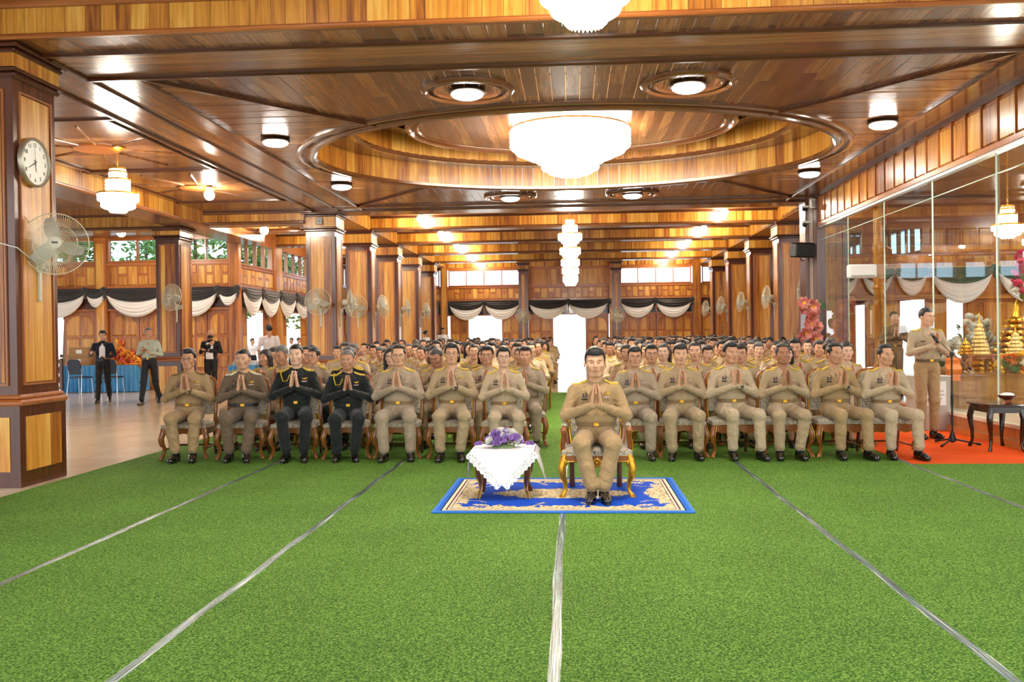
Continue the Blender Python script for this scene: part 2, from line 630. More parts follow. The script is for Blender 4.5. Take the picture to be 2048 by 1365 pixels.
for xx in (-5.98, -5.39, -4.82, 4.82):
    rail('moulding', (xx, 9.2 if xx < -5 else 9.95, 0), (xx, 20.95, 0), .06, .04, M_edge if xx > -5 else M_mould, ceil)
for sx in (-1, 1):
    rail('moulding', (sx * HX, Y0, 0), (sx * DX, DYN, 0), .07, .04, M_mould, ceil)
    rail('moulding', (sx * HX, Y1, 0), (sx * DX, DYF, 0), .07, .04, M_mould, ceil)

# ---- oval coffer
cof = tag(ob('ceiling_coffer', None), 'stepped oval coffer of golden boards above the hall', kind='structure')
def ell(a, b, n=96, z=0.0, c=OC):
    return [(a * math.cos(2 * PI * i / n), c + b * math.sin(2 * PI * i / n), z) for i in range(n)]
def oval_ring(name, a, b, z, w, h, mat, parent, n=96):
    """a moulding bent round an oval"""
    prof = [(-w / 2, .02), (-w / 2, -h * .5), (-w * .25, -h), (w * .2, -h * .9), (w * .3, -h * .5), (w / 2, -h * .4), (w / 2, .02)]
    k = len(prof)
    vs, fs = [], []
    for i in range(n):
        t = 2 * PI * i / n
        for o, dz in prof:
            vs.append(((a + o) * math.cos(t), OC + (b + o) * math.sin(t), z + dz))
    for i in range(n):
        j = (i + 1) % n
        for q in range(k - 1):
            fs.append((i * k + q, i * k + q + 1, j * k + q + 1, j * k + q))
    return G().add(vs, fs).build(name, mat, parent)
def oval_plate(name, a0, b0, a1, b1, z, mat, parent, n=96, t=.03):
    vs = ell(a0, b0, n, z) + ell(a1, b1, n, z) + ell(a0, b0, n, z + t) + ell(a1, b1, n, z + t)
    fs = []
    for i in range(n):
        j = (i + 1) % n
        fs += [(i, j, n + j, n + i), (2 * n + i, 3 * n + i, 3 * n + j, 2 * n + j), (i, 2 * n + i, 2 * n + j, j), (n + i, n + j, 3 * n + j, 3 * n + i)]
    return G().add(vs, fs).build(name, mat, parent, smooth=False)
def oval_boards(a, b, z0, z1, parent, n):
    # boards of about equal width round the oval
    pts = [Vector((a * math.cos(2 * PI * i / 720), OC + b * math.sin(2 * PI * i / 720), 0)) for i in range(721)]
    acc = [0]
    for i in range(720): acc.append(acc[-1] + (pts[i + 1] - pts[i]).length)
    L_ = acc[-1]
    k = 0
    def pos(s):
        s %= L_
        lo = 0
        for i in range(720):
            if acc[i + 1] >= s:
                f = (s - acc[i]) / (acc[i + 1] - acc[i])
                return pts[i].lerp(pts[i + 1], f)
        return pts[0]
    for i in range(n):
        p, q = pos(L_ * i / n), pos(L_ * (i + 1) / n - .004)
        d = (q - p).normalized()
        o = Vector((d.y, -d.x, 0)) * .02      # outwards
        G().prism([(p.x, p.y), (q.x, q.y), (q.x + o.x, q.y + o.y), (p.x + o.x, p.y + o.y)][::-1], z0, z1).build('board', M_gz, parent, smooth=False)
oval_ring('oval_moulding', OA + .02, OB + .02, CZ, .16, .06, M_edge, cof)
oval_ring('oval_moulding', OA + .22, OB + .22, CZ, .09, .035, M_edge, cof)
oval_boards(OA, OB, CZ, CZ + .40, cof, 110)
A2, B2 = 3.55, 2.75
oval_plate('coffer_step', OA + .03, OB + .03, A2, B2, CZ + .40, M_bx, cof)
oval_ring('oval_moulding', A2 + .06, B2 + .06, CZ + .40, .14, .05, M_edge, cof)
oval_boards(A2, B2, CZ + .40, CZ + .72, cof, 96)
oval_plate('coffer_step', A2 + .03, B2 + .03, 3.1, 2.4, CZ + .72, M_bx, cof)
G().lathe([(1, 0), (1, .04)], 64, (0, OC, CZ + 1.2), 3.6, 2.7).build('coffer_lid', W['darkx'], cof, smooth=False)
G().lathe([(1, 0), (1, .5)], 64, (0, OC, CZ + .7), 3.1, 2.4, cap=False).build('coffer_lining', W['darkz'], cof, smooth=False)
# hanging oval panel in the middle of the coffer
DA, DB, DZ = 2.68, 2.08, CZ + .47
pan = tag(ob('ceiling_panel', None), 'oval panel of planks hanging inside the coffer behind the big chandelier', kind='structure')
x = -DA
while x < DA - .02:
    x1 = min(x + .16, DA) - .003
    f = lambda q: DB * math.sqrt(max(0, 1 - (q / DA) ** 2))
    m_ = (x + x1) / 2
    G().prism([(x, OC - f(x)), (m_, OC - f(m_)), (x1, OC - f(x1)), (x1, OC + f(x1)), (m_, OC + f(m_)), (x, OC + f(x))], DZ, DZ + .04).build('plank', M_by, pan, smooth=False)
    x += .16
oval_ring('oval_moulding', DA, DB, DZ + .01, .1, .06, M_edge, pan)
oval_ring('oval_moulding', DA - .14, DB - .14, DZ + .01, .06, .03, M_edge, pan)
G().box(-.9, -.8, OC - .05, OC + .05, DZ, CZ + 1.2).box(.8, .9, OC - .05, OC + .05, DZ, CZ + 1.2).build('hanger', W['darkz'], pan)

# ---- beams faced with vertical boards
def beam(x0, x1, y0, y1, z0, z1, label, bw=.19, face=(True, False), edge=True):
    b = tag(ob('beam', None), label, kind='structure')
    G().box(x0, x1, y0 + .025, y1 - .025, z0 + .02, z1).build('beam_core', W['brownx'], b, smooth=False)
    for k, on in enumerate(face):
        if not on: continue
        x = x0
        while x < x1 - .02:
            w = bw * R.uniform(.7, 1.25)
            xe = min(x + w, x1)
            if xe > x1 - .05: xe = x1
            ya, yb = (y0, y0 + .025) if k == 0 else (y1 - .025, y1)
            dy = R.uniform(0, .004)
            piece('board', M_gz, x, xe - .004, ya - dy if k == 0 else ya, yb if k == 0 else yb + dy, z0 + .02, z1, b)
            x = xe
    piece('soffit_board', M_bx, x0, x1, y0 - .01, y1 + .01, z0, z0 + .019, b)
    if edge:
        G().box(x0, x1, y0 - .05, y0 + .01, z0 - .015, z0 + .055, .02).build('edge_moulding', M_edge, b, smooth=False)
        G().box(x0, x1, y0 - .03, y0 + .0, z1 - .05, z1, .01).build('edge_moulding', W['darkx'], b, smooth=False)
    return b

beam(-6.2, 6.4, 8.60, 8.66, CZ, CZ + .40, 'wide front beam faced with upright golden boards overhead', edge=False)
fb = bpy.data.objects['beam']
G().box(-6.2, 6.4, 8.55, 8.61, CZ - .005, CZ + .045, .015).build('edge_moulding', W['redx'], fb, smooth=False)
G().box(-6.2, 6.4, 8.54, 8.61, CZ + .3, CZ + .40, .02).build('edge_moulding', W['redx'], fb, smooth=False)
fc = tag(ob('ceiling', None), 'dark plank ceiling in front of the front beam', kind='structure')
for i in range(50):
    piece('plank', M_bx, -10, 8, -1.4 + i * .2, -1.203 + i * .2, CZ + .40, CZ + .43, fc)
RZ = 4.72
beam(-9.4, 9.4, 20.98, 21.7, CZ - .04, RZ, 'beam over the first pair of rear columns', face=(True, True))
for yy, nm_ in ((24.75, 'second'), (28.6, 'third'), (32.5, 'fourth'), (36.3, 'fifth')):
    beam(-9.4, 9.4, yy, yy + .6, CZ - .04, RZ, nm_ + ' cross beam of the rear hall faced with golden boards', bw=.22)
M_rc = wood('rear_ceiling_wood', 'x', BROWNC, 0.3, 0.3, stripe=.16, saxis='y')
rc = tag(G().box(-9.6, 9.6, 21.6, 39.7, RZ, RZ + .05).build('ceiling', M_rc, smooth=False), 'plank ceiling of the rear hall between the cross beams', kind='structure')
for sx in (-1, 1):   # long beams over the rear column rows
    b = tag(ob('beam', None), ('left' if sx < 0 else 'right') + ' lengthwise beam of the rear hall over the columns', kind='structure')
    xa, xb = (-6.2, -5.5) if sx < 0 else (5.5, 6.2)
    for (ya, yb) in ((21.7, 24.7), (25.4, 28.55), (29.25, 32.45), (33.15, 36.25), (36.95, 39.5)):
        G().box(xa, xb, ya, yb, CZ - .03, RZ).build('beam_section', W['goldz'], b, smooth=False)
        xi = xb if sx < 0 else xa - .02
        yy = ya
        while yy < yb - .1:
            piece('board', M_gz, xi, xi + .02, yy, min(yy + .24, yb) - .004, CZ, RZ, b)
            yy += .24

# ---- left aisle ceiling
lc = tag(ob('ceiling', None), 'coffered plank ceiling over the left aisle with star shaped mouldings', kind='structure')
y = 3.0
while y < 20.9:
    piece('plank', M_bx, -8.6, -6.0, y, y + .196, CZ + .02, CZ + .05, lc)
    y += .2
for yc in (13.7, 17.5):
    c = (-7.3, yc)
    for a in range(8):
        t = PI / 4 * a + PI / 8
        p = (c[0] + .32 * math.cos(t), c[1] + .32 * math.sin(t), 0)
        q = (c[0] + 1.2 * math.cos(t), c[1] + 1.55 * math.sin(t), 0)
        rail('star_moulding', p, q, .04, .02, W['brownx'], lc, CZ + .02)
    G().lathe([(.30, 0), (.34, .0), (.36, .03), (.30, .03)], 24, (c[0], c[1], CZ - .005)).build('round_moulding', W['redx'], lc)
    for (p, q) in (((-8.55, yc - 1.85, 0), (-6.05, yc - 1.85, 0)), ((-8.55, yc + 1.85, 0), (-6.05, yc + 1.85, 0)), ((-8.4, yc - 1.8, 0), (-8.4, yc + 1.8, 0)), ((-6.2, yc - 1.8, 0), (-6.2, yc + 1.8, 0))):
        rail('border_moulding', p, q, .06, .03, W['darkx'], lc, CZ + .02)
b = tag(ob('beam', None), 'lengthwise beam of the left aisle faced with golden boards', kind='structure')
G().box(-9.5, -8.64, 3, 25.3, 4.1, 4.45).build('beam_core', W['browny'], b, smooth=False)
y = 3.0
while y < 21.2:
    piece('board', M_gz, -8.64, -8.62, y, y + .226, 4.12, 4.44, b)
    y += .23
G().box(-8.66, -8.57, 3, 21.2, 4.07, 4.13, .02).build('edge_moulding', W['redy'], b, smooth=False)
beam(-8.64, -6.2, 20.95, 21.6, 4.12, 4.45, 'short cross beam closing the left aisle bay')
beam(-17, -9.3, 20.95, 21.6, 4.05, 4.4, 'cross beam of the outer left bay')
M_lc = wood('outer_bay_wood', 'x', BROWNC, 0.25, 0.4, stripe=.2, saxis='y')
oc = tag(G().box(-17, -9.3, 3, 25.7, 4.38, 4.43).box(-9.6, -6.0, 21.5, 25.5, 4.42, 4.47).build('ceiling', M_lc, smooth=False), 'brown plank ceiling of the outer left bay', kind='structure')
for c in ((-11.6, 22.9), (-8.0, 23.4)):
    for a in range(8):
        t = PI / 4 * a + PI / 8
        rail('star_moulding', (c[0] + .5 * math.cos(t), c[1] + .5 * math.sin(t), 0), (c[0] + 1.5 * math.cos(t), c[1] + 1.3 * math.sin(t), 0), .06, .04, W['redx'], oc, 4.38 if c[0] < -9 else 4.42)
    G().lathe([(.62, 0), (.66, -.03), (.7, 0), (.7, .03)], 24, (c[0], c[1], 4.37 if c[0] < -9 else 4.41)).build('round_moulding', W['redx'], oc)

# ---- columns
def column(x0, x1, y0, y1, top, label, ped=.87, cap=4.06):
    """pedestal with framed panels, panelled shaft, moulded capital and a block of boards under the ceiling"""
    cx, cy = (x0 + x1) / 2, (y0 + y1) / 2
    o = tag(ob('column', None, None, (cx, cy, 0)), label, kind='structure')
    hx, hy = (x1 - x0) / 2, (y1 - y0) / 2
    px, py = hx, hy                       # pedestal half sizes
    sx, sy = hx - .045, hy - .045         # shaft half sizes
    G().box(-px, px, -py, py, 0, ped - .05).build('pedestal', W['darkz'], o, smooth=False)
    g = G()
    g.box(-px - .025, px + .025, -py - .025, py + .025, ped - .06, ped, .02)
    g.box(-px, px, -py, py, ped, ped + .05, .02)
    g.build('pedestal_ledge', W['redx'], o, smooth=False)
    G().box(-sx, sx, -sy, sy, ped + .05, cap).build('shaft', W['darkz'], o, smooth=False)
    G().box(-hx + .01, hx - .01, -hy + .01, hy - .01, cap + .1, top).build('block', W['goldz'], o, smooth=False)
    g = G()
    g.box(-hx, hx, -hy, hy, cap, cap + .06, .02)
    g.box(-hx - .03, hx + .03, -hy - .03, hy + .03, cap + .06, cap + .1, .015)
    g.build('capital_moulding', W['darkx'], o, smooth=False)
    g = G()
    g.box(-hx - .02, hx + .02, -hy - .02, hy + .02, top - .1, top - .05, .015)
    g.box(-hx - .06, hx + .06, -hy - .06, hy + .06, top - .05, top - .005, .015)
    g.build('crown_moulding', W['darkx'], o, smooth=False)
    for (ax, s) in (('y', -1), ('x', 1), ('x', -1)):
        if ax == 'x' and (s > 0) == (cx > 0): pass
        h = (sx if ax == 'y' else sy) - .12
        d = sy if ax == 'y' else sx
        n = 3
        for k in range(n):                                       # shaft boards, slightly proud of each other
            u0, u1 = -h + 2 * h * k / n, -h + 2 * h * (k + 1) / n - .003
            dd = d + .008 + R.uniform(0, .003)
            if ax == 'y': piece('board', M_gz, u0, u1, -dd, -d + .01, ped + .17, cap - .14, o)
            else: piece('board', M_gz, min(s * dd, s * (d - .01)), max(s * dd, s * (d - .01)), u0, u1, ped + .17, cap - .14, o)
        hp = (px if ax == 'y' else py) - .1
        dp = py if ax == 'y' else px
        for k in range(n):
            u0, u1 = -hp + 2 * hp * k / n, -hp + 2 * hp * (k + 1) / n - .003
            dd = dp + .008 + R.uniform(0, .003)
            if ax == 'y': piece('board', M_gz, u0, u1, -dd, -dp + .01, .16, ped - .17, o)
            else: piece('board', M_gz, min(s * dd, s * (dp - .01)), max(s * dd, s * (dp - .01)), u0, u1, .16, ped - .17, o)
        hb = (hx if ax == 'y' else hy) - .02
        db = (hy if ax == 'y' else hx) - .01
        nb = 4
        for k in range(nb):                                      # boards of the block
            u0, u1 = -hb + 2 * hb * k / nb, -hb + 2 * hb * (k + 1) / nb - .003
            dd = db + .006 + R.uniform(0, .003)
            if ax == 'y': piece('board', M_gz, u0, u1, -dd, -db + .01, cap + .1, top - .1, o)
            else: piece('board', M_gz, min(s * dd, s * (db - .01)), max(s * dd, s * (db - .01)), u0, u1, cap + .1, top - .1, o)
        # thin framing beads round the shaft boards
        g = G()
        e = h + .012
        zb, zt = ped + .16, cap - .13
        for (u0, u1, z0, z1) in ((-e - .02, -e, zb, zt), (e, e + .02, zb, zt), (-e - .02, e + .02, zb - .02, zb), (-e - .02, e + .02, zt, zt + .02)):
            if ax == 'y': g.box(u0, u1, -d - .02, -d + .01, z0, z1)
            else: g.box(min(s * (d + .02), s * (d - .01)), max(s * (d + .02), s * (d - .01)), u0, u1, z0, z1)
        g.build('panel_bead', W['redz'], o, smooth=False)
    return o
column(-6.27, -5.45, 8.66, 9.48, CZ, 'big wooden column with a wall clock and fan at its side')
for y0, l in ((21.0, 'left rear column nearest the audience with a grey box on top'), (24.75, 'second column of the left rear row'), (28.6, 'third column of the left rear row'), (32.5, 'fourth column of the left rear row'), (36.2, 'last column of the left rear row')):
    column(-6.25, -5.47, y0, y0 + .8, CZ - .04, l, cap=3.92)
for y0, l in ((21.0, 'right rear column behind the black loudspeaker'), (24.75, 'second column of the right rear row'), (28.6, 'third column of the right rear row'), (32.5, 'fourth column of the right rear row'), (36.2, 'last column of the right rear row')):
    column(5.47, 6.25, y0, y0 + .8, CZ - .04, l, cap=3.92)
column(-9.85, -9.2, 20.95, 21.75, 4.1, 'wooden column standing free in the left aisle behind the walking officer', ped=.98, cap=3.8)
column(-2.2, -1.76, 37.2, 37.6, CZ - .04, 'slim column left of the bright middle doorway', cap=4.0)
column(1.58, 2.02, 37.2, 37.6, CZ - .04, 'slim column right of the bright middle doorway', cap=4.0)
# ================================================================== WALLS, WINDOWS, DOORS, DRAPES
RP = {}
def rpanel(parent, u0, u1, z0, z1, mat, d=.025, y=0.0, name='panel'):
    """a raised panel with sloping edges, its face towards -y"""
    me = RP.get(mat.name)
    if me is None:
        i = .42
        vs = [(-.5, 0, -.5), (.5, 0, -.5), (.5, 0, .5), (-.5, 0, .5), (-i, -1, -.45), (i, -1, -.45), (i, -1, .45), (-i, -1, .45)]
        fs = [(4, 5, 6, 7), (0, 1, 5, 4), (1, 2, 6, 5), (2, 3, 7, 6), (3, 0, 4, 7)]
        me = bpy.data.meshes.new('panel')
        me.from_pydata(vs, [], fs)
        me.materials.append(mat)
        RP[mat.name] = me
    return ob(name, me, parent, ((u0 + u1) / 2, y, (z0 + z1) / 2), (0, 0, 0), (u1 - u0, d, z1 - z0))

def slab(parent, u0, u1, z0, z1, mat, y0=0.0, y1=.12, name='wall_slab'):
    return piece(name, mat, u0, u1, y0, y1, z0, z1, parent)

def panel_band(w, u0, u1, z0, z1, n, split=True):
    slab(w, u0, u1, z0, z1, W['redz'])
    k = (u1 - u0) / n
    for i in range(n):
        a, b = u0 + i * k + .025, u0 + (i + 1) * k - .025
        if split and i % 2:
            m_ = (z0 + z1) / 2 + .02
            rpanel(w, a, b, z0 + .05, m_ - .03, W['goldz'])
            rpanel(w, a, b, m_ + .03, z1 - .05, W['goldz'])
        else:
            rpanel(w, a, b, z0 + .05, z1 - .05, W['goldz'])
    piece('rail', W['redx'], u0, u1, -.04, .0, z0 - .03, z0 + .03, w)
    piece('rail', W['redx'], u0, u1, -.04, .0, z1 - .03, z1 + .03, w)

M_pane = glass_mat('window_glass', (0.82, 0.93, 1.0, 1), .03, .02)
NWIN, NDOOR = [0], [0]
def window(w, u0, u1, z0, z1, n, label):
    NWIN[0] += 1
    o = tag(ob('window_%d' % NWIN[0], None, None, w.location, w.rotation_euler), label, kind='structure')
    f = .045
    for (a, b, c, d) in ((u0, u0 + f, z0, z1), (u1 - f, u1, z0, z1), (u0 + f, u1 - f, z0, z0 + f), (u0 + f, u1 - f, z1 - f, z1)):
        piece('window_frame', W['redz'], a, b, -.03, .12, c, d, o)
    k = (u1 - u0) / n
    for i in range(1, n):
        piece('mullion', W['redz'], u0 + i * k - .02, u0 + i * k + .02, -.02, .1, z0 + f, z1 - f, o)
    for i in range(n):
        piece('pane', M_pane, u0 + i * k + .02, u0 + (i + 1) * k - .02, .045, .052, z0 + f, z1 - f, o)
    return o

def door(w, u0, u1, z1, label, y=0.03, rot=0.0, arch=1):
    """a panelled leaf: two arched panels at the top, square panels below"""
    NDOOR[0] += 1
    o = tag(ob('door_%d' % NDOOR[0], None, None, w.location, w.rotation_euler), label, kind='structure')
    h = z1
    piece('leaf', W['redz'], u0, u1, y, y + .045, .01, h, o)
    mid = (u0 + u1) / 2
    for s, (a, b) in ((0, (u0 + .07, mid - .025)), (1, (mid + .025, u1 - .07))):
        for (c, d) in ((.12, .55), (.62, .95), (1.02, h - .78)):
            rpanel(o, a, b, c, d, W['goldz' if (s + int(c * 10)) % 3 else 'redz'], .022, y)
        # arched top panel
        c, d = h - .72, h - .12
        pts = [(a, c), (b, c)]
        for q in range(7):
            t = q / 6 * PI / 2
            if s == 0: pts.append((b - (b - a) * math.sin(t), d - .28 * (1 - math.cos(t))))
            else: pts.append((b - (b - a) * (1 - math.cos(t)), d - .28 + .28 * math.sin(t)))
        if s == 0: pts = [(a, c), (b, c)] + [(b - (b - a) * q / 6, d - .3 * (1 - math.sqrt(max(0, 1 - (q / 6) ** 2)))) for q in range(7)]
        else: pts = [(a, c), (b, c)] + [(b - (b - a) * q / 6, d - .3 * (1 - math.sqrt(max(0, 1 - (1 - q / 6) ** 2)))) for q in range(7)]
        n = len(pts)
        cx, cz = sum(p[0] for p in pts) / n, sum(p[1] for p in pts) / n
        ins = [(cx + (p[0] - cx) * .86, cz + (p[1] - cz) * .9) for p in pts]
        vs = [(p[0], y, p[1]) for p in pts] + [(p[0], y - .022, p[1]) for p in ins]
        fs = [tuple(range(n, 2 * n))] + [(i, (i + 1) % n, n + (i + 1) % n, n + i) for i in range(n)]
        G().add(vs, fs).build('arched_panel', W['goldz'], o, smooth=False)
    G().ball((u1 - .05, y - .03, 1.0), .025).build('door_knob', M_gold, o)
    return o

def pilaster(w, u0, u1, z1, mat='goldz'):
    piece('pilaster', W['redz'], u0, u1, -.1, .1, 0, z1, w)
    n = 2
    for k in range(n):
        a = u0 + .05 + (u1 - u0 - .1) * k / n
        piece('pilaster_board', W[mat], a, a + (u1 - u0 - .1) / n - .004, -.115, -.095, .2, z1 - .25, w)
    piece('pilaster_cap', W['redx'], u0 - .02, u1 + .02, -.13, .1, z1 - .16, z1 - .08, w)

M_blackc = plain('black_satin', srgb(26, 26, 32), 0.45, sheen=.4)
M_whitec = plain('white_chiffon', srgb(244, 242, 240), 0.7, sheen=.2)
M_greenc = plain('teal_satin', srgb(40, 96, 84), 0.5)
SW = [0]
def cloth(u0, u1, top, bot, folds, nu=18, nv=14, depth=.05, y=-.13):
    """a swag hung between two points; top(t), bot(t) give its upper and lower edge"""
    vs, fs = [], []
    for i in range(nu + 1):
        t = i / nu
        zt, zb = top(t), bot(t)
        amp = min(1, (zt - zb) / .12)
        for j in range(nv + 1):
            v = j / nv
            fo = depth * amp * (.5 + .5 * math.sin(v * folds * 2 * PI + 1.2)) + .05 * amp * math.sin(PI * v)
            vs.append((u0 + (u1 - u0) * t, y - fo - .03 * math.sin(PI * t), zt + (zb - zt) * v))
    for i in range(nu):
        for j in range(nv):
            a = i * (nv + 1) + j
            fs.append((a, a + 1, a + nv + 2, a + nv + 1))
    return vs, fs

def swag(w, u0, u1, label, z=2.9, sag=.34, group='black and white swags on the walls', black=None, bow=True):
    SW[0] += 1
    mid = (u0 + u1) / 2
    o = tag(ob('swag_drape', None, None, w.location, w.rotation_euler), label, 'drape', group)
    sgn = min(1.0, (u1 - u0) / 1.2)
    lb = lambda t: z - .13 - (sag * .62 * sgn + .04) * (4 * t * (1 - t)) ** .8
    lw = lambda t: z - .17 - (sag * 1.6 * sgn + .1) * (4 * t * (1 - t)) ** .7
    e = .03
    me = G().add(*cloth(u0, u1, lambda t: z, lb, 4.2, depth=.035, y=-.15))
    me.build('black_cloth', black or M_blackc, o)
    G().add(*cloth(u0 + e, u1 - e, lambda t: lb(t) + .03, lw, 4.6, depth=.03, y=-.125)).build('white_cloth', M_whitec, o)
    if bow:
        g = G()
        for k in range(7):
            t = 2 * PI * k / 7
            g.ball((u1 + .06 * math.cos(t), -.22, z - .04 + .06 * math.sin(t)), (.05, .035, .045), 8, 5)
        g.ball((u1, -.24, z - .04), .045, 8, 5)
        g.tube([(u1, -.2, z - .06), (u1 + .03, -.2, z - .18), (u1 + .01, -.2, z - .3)], [.05, .05, .02], 6)
        g.build('rosette', black or M_blackc, o)
    return o

DT, PB, PT, WB, WT = 2.27, 2.95, 3.5, 3.56, 4.27

# ---- far wall
wb = tag(ob('wall_back', None, None, (0, 39.5, 0)), 'panelled far wall with doorways and high windows', kind='structure')
bays = [(-9.4, -5.7), (-5.4, -2.22), (-1.92, 1.6), (2.05, 5.15), (5.5, 9.4)]
for (a, b) in bays:
    panel_band(wb, a, b, PB, PT, 12)
    slab(wb, a, b, PT, WB, W['redx'])
    slab(wb, a, b, WT, RZ, W['redx'])
    n = 9
    for i in range(n):
        rpanel(wb, a + (b - a) * i / n + .03, a + (b - a) * (i + 1) / n - .03, WT + .1, RZ - .08, W['goldz'])
    slab(wb, a, b, DT + .45, PB, W['darkx'])
    piece('transom_glass', plain('dark_glass', srgb(40, 44, 44), .08), a, b, .04, .05, DT + .04, DT + .45, wb)
    piece('door_head', W['redx'], a, b, -.02, .1, DT, DT + .05, wb)
    piece('transom_post', W['redz'], (a + b) / 2 - .03, (a + b) / 2 + .03, -.02, .1, DT, PB, wb)
for (a, b) in ((-9.6, -9.4), (-5.7, -5.4), (-2.22, -1.92), (1.6, 2.05), (5.15, 5.5), (9.4, 9.6)):
    pilaster(wb, a, b, RZ)
window(wb, -5.35, -2.25, WB, WT, 4, 'bright high window left of the middle doorway')
window(wb, 2.08, 5.1, WB, WT, 4, 'bright high window right of the middle doorway')
window(wb, -9.3, -5.75, WB, WT, 4, 'high window at the far end of the left aisle')
window(wb, 5.55, 9.35, WB, WT, 4, 'high window at the far end of the right aisle')
slab(wb, -1.92, 1.6, WB, WT, W['redx'])
for i in range(14):
    piece('board', M_gz, -1.9 + i * .25, -1.654 + i * .25, -.02, .0, WB + .03, WT - .03, wb)
door(wb, -5.3, -4.5, DT, 'panelled door leaf left of the left far doorway')
door(wb, -3.05, -2.25, DT, 'panelled door leaf right of the left far doorway')
door(wb, -1.88, -.82, DT, 'panelled door leaf left of the bright middle doorway')
door(wb, .57, 1.57, DT, 'panelled door leaf right of the bright middle doorway')
for i, (a, b) in enumerate(((2.08, 2.82), (2.84, 3.58), (3.62, 4.36), (4.38, 5.12))):
    door(wb, a, b, DT, 'closed far door leaf, number %s from the middle doorway' % ('two', 'three', 'four', 'five')[i])
for i, (a, b) in enumerate(((-9.35, -8.2), (-8.15, -7.0), (-6.95, -5.75))):
    door(wb, a, b, DT, 'closed door leaf at the far end of the left aisle', arch=0)
for i, (a, b) in enumerate(((5.55, 6.7), (6.75, 7.9), (7.95, 9.35))):
    door(wb, a, b, DT, 'closed door leaf at the far end of the right aisle', arch=0)
slab(wb, 2.05, 5.15, 0, DT, W['darkz'], .09, .13)
slab(wb, -9.4, -5.7, 0, DT, W['darkz'], .09, .13)
slab(wb, 5.5, 9.4, 0, DT, W['darkz'], .09, .13)
for (a, b, l) in ((-5.35, -3.8, 'first swag of the far wall, over the left doorway'), (-3.8, -2.25, 'second swag of the far wall, beside the left slim column'),
                  (-2.2, -1.9, 'narrow swag behind the left slim column'), (-1.88, -.17, 'swag over the left half of the middle doorway'),
                  (-.17, 1.55, 'swag over the right half of the middle doorway'), (1.6, 2.02, 'narrow swag behind the right slim column'),
                  (2.06, 3.55, 'first swag over the closed far doors'), (3.55, 5.1, 'last swag over the closed far doors')):
    swag(wb, a, b, 'black and white ' + l)

# ---- wall that closes the outer left bay (faces the audience's front)
wt = tag(ob('wall_left', None, None, (0, 25.4, 0)), 'panelled wall with windows behind the blue table', kind='structure')
for (a, b) in ((-17, -13.62), (-13.3, -11.5), (-11.1, -9.7)):
    panel_band(wt, a, b, PB, 3.6, 11 if a < -14 else 6)
    slab(wt, a, b, 3.6, 3.66, W['redx'])
    slab(wt, a, b, 4.33, 4.5, W['redx'])
    slab(wt, a, b, DT + .05, PB, W['darkx'])
    piece('door_head', W['redx'], a, b, -.02, .1, DT, DT + .06, wt)
for (a, b) in ((-13.62, -13.3), (-11.5, -11.1), (-9.7, -9.4)):
    pilaster(wt, a, b, 4.45)
window(wt, -13.28, -11.52, 3.66, 4.33, 2, 'left high window with trees outside')
window(wt, -11.08, -9.72, 3.66, 4.33, 2, 'high window with trees outside beside the corner')
window(wt, -16.9, -13.64, 3.66, 4.33, 4, 'high window with trees seen through the near fan')
for (a, b, l) in ((-14.62, -13.66, 'door leaf beside the open doorway to the garden'), (-13.27, -12.4, 'door leaf behind the red and gold ornaments, nearer the garden doorway'), (-12.38, -11.52, 'door leaf behind the walking officer'),
                  (-11.07, -10.4, 'door leaf behind the man with the black mask, nearer the column'), (-10.38, -9.72, 'door leaf behind the man with the black mask, nearer the corner'), (-16.8, -15.8, 'door leaf hidden behind the clock column')):
    door(wt, a, b, DT, 'panelled ' + l)
slab(wt, -13.3, -9.4, 0, DT, W['darkz'], .09, .13)
for (a, b, l) in ((-15.6, -13.87, 'swag over the garden doorway'), (-13.87, -13.3, 'narrow swag between garden doorway and left window'), (-13.3, -11.5, 'swag over the table of red and gold ornaments'),
                  (-11.4, -10.0, 'swag above the man with the black mask'), (-10.0, -9.42, 'narrow swag in the corner of the left walls')):
    swag(wt, a, b, 'black and white ' + l)

# ---- outermost left wall: open doorways under a band of panels and windows
wo = tag(ob('wall_left_outer', None, None, (-17, 0, 0), (0, 0, PI / 2)), 'outermost left wall with open doorways and high windows', kind='structure')
bpy.context.view_layer.update()
for i in range(7):
    a = -1.9 + i * 3.9
    panel_band(wo, a + .35, a + 3.9, PB, 3.6, 9)
    slab(wo, a + .35, a + 3.9, 3.6, 3.66, W['redx'])
    slab(wo, a + .35, a + 3.9, 4.33, 4.5, W['redx'])
    slab(wo, a + .35, a + 3.9, DT, PB, W['darkx'])
    pilaster(wo, a, a + .35, 4.45)
    window(wo, a + .37, a + 3.88, 3.66, 4.33, 4, 'high window of the outermost left wall, number %s from the front' % ('one', 'two', 'three', 'four', 'five', 'six', 'seven')[i])

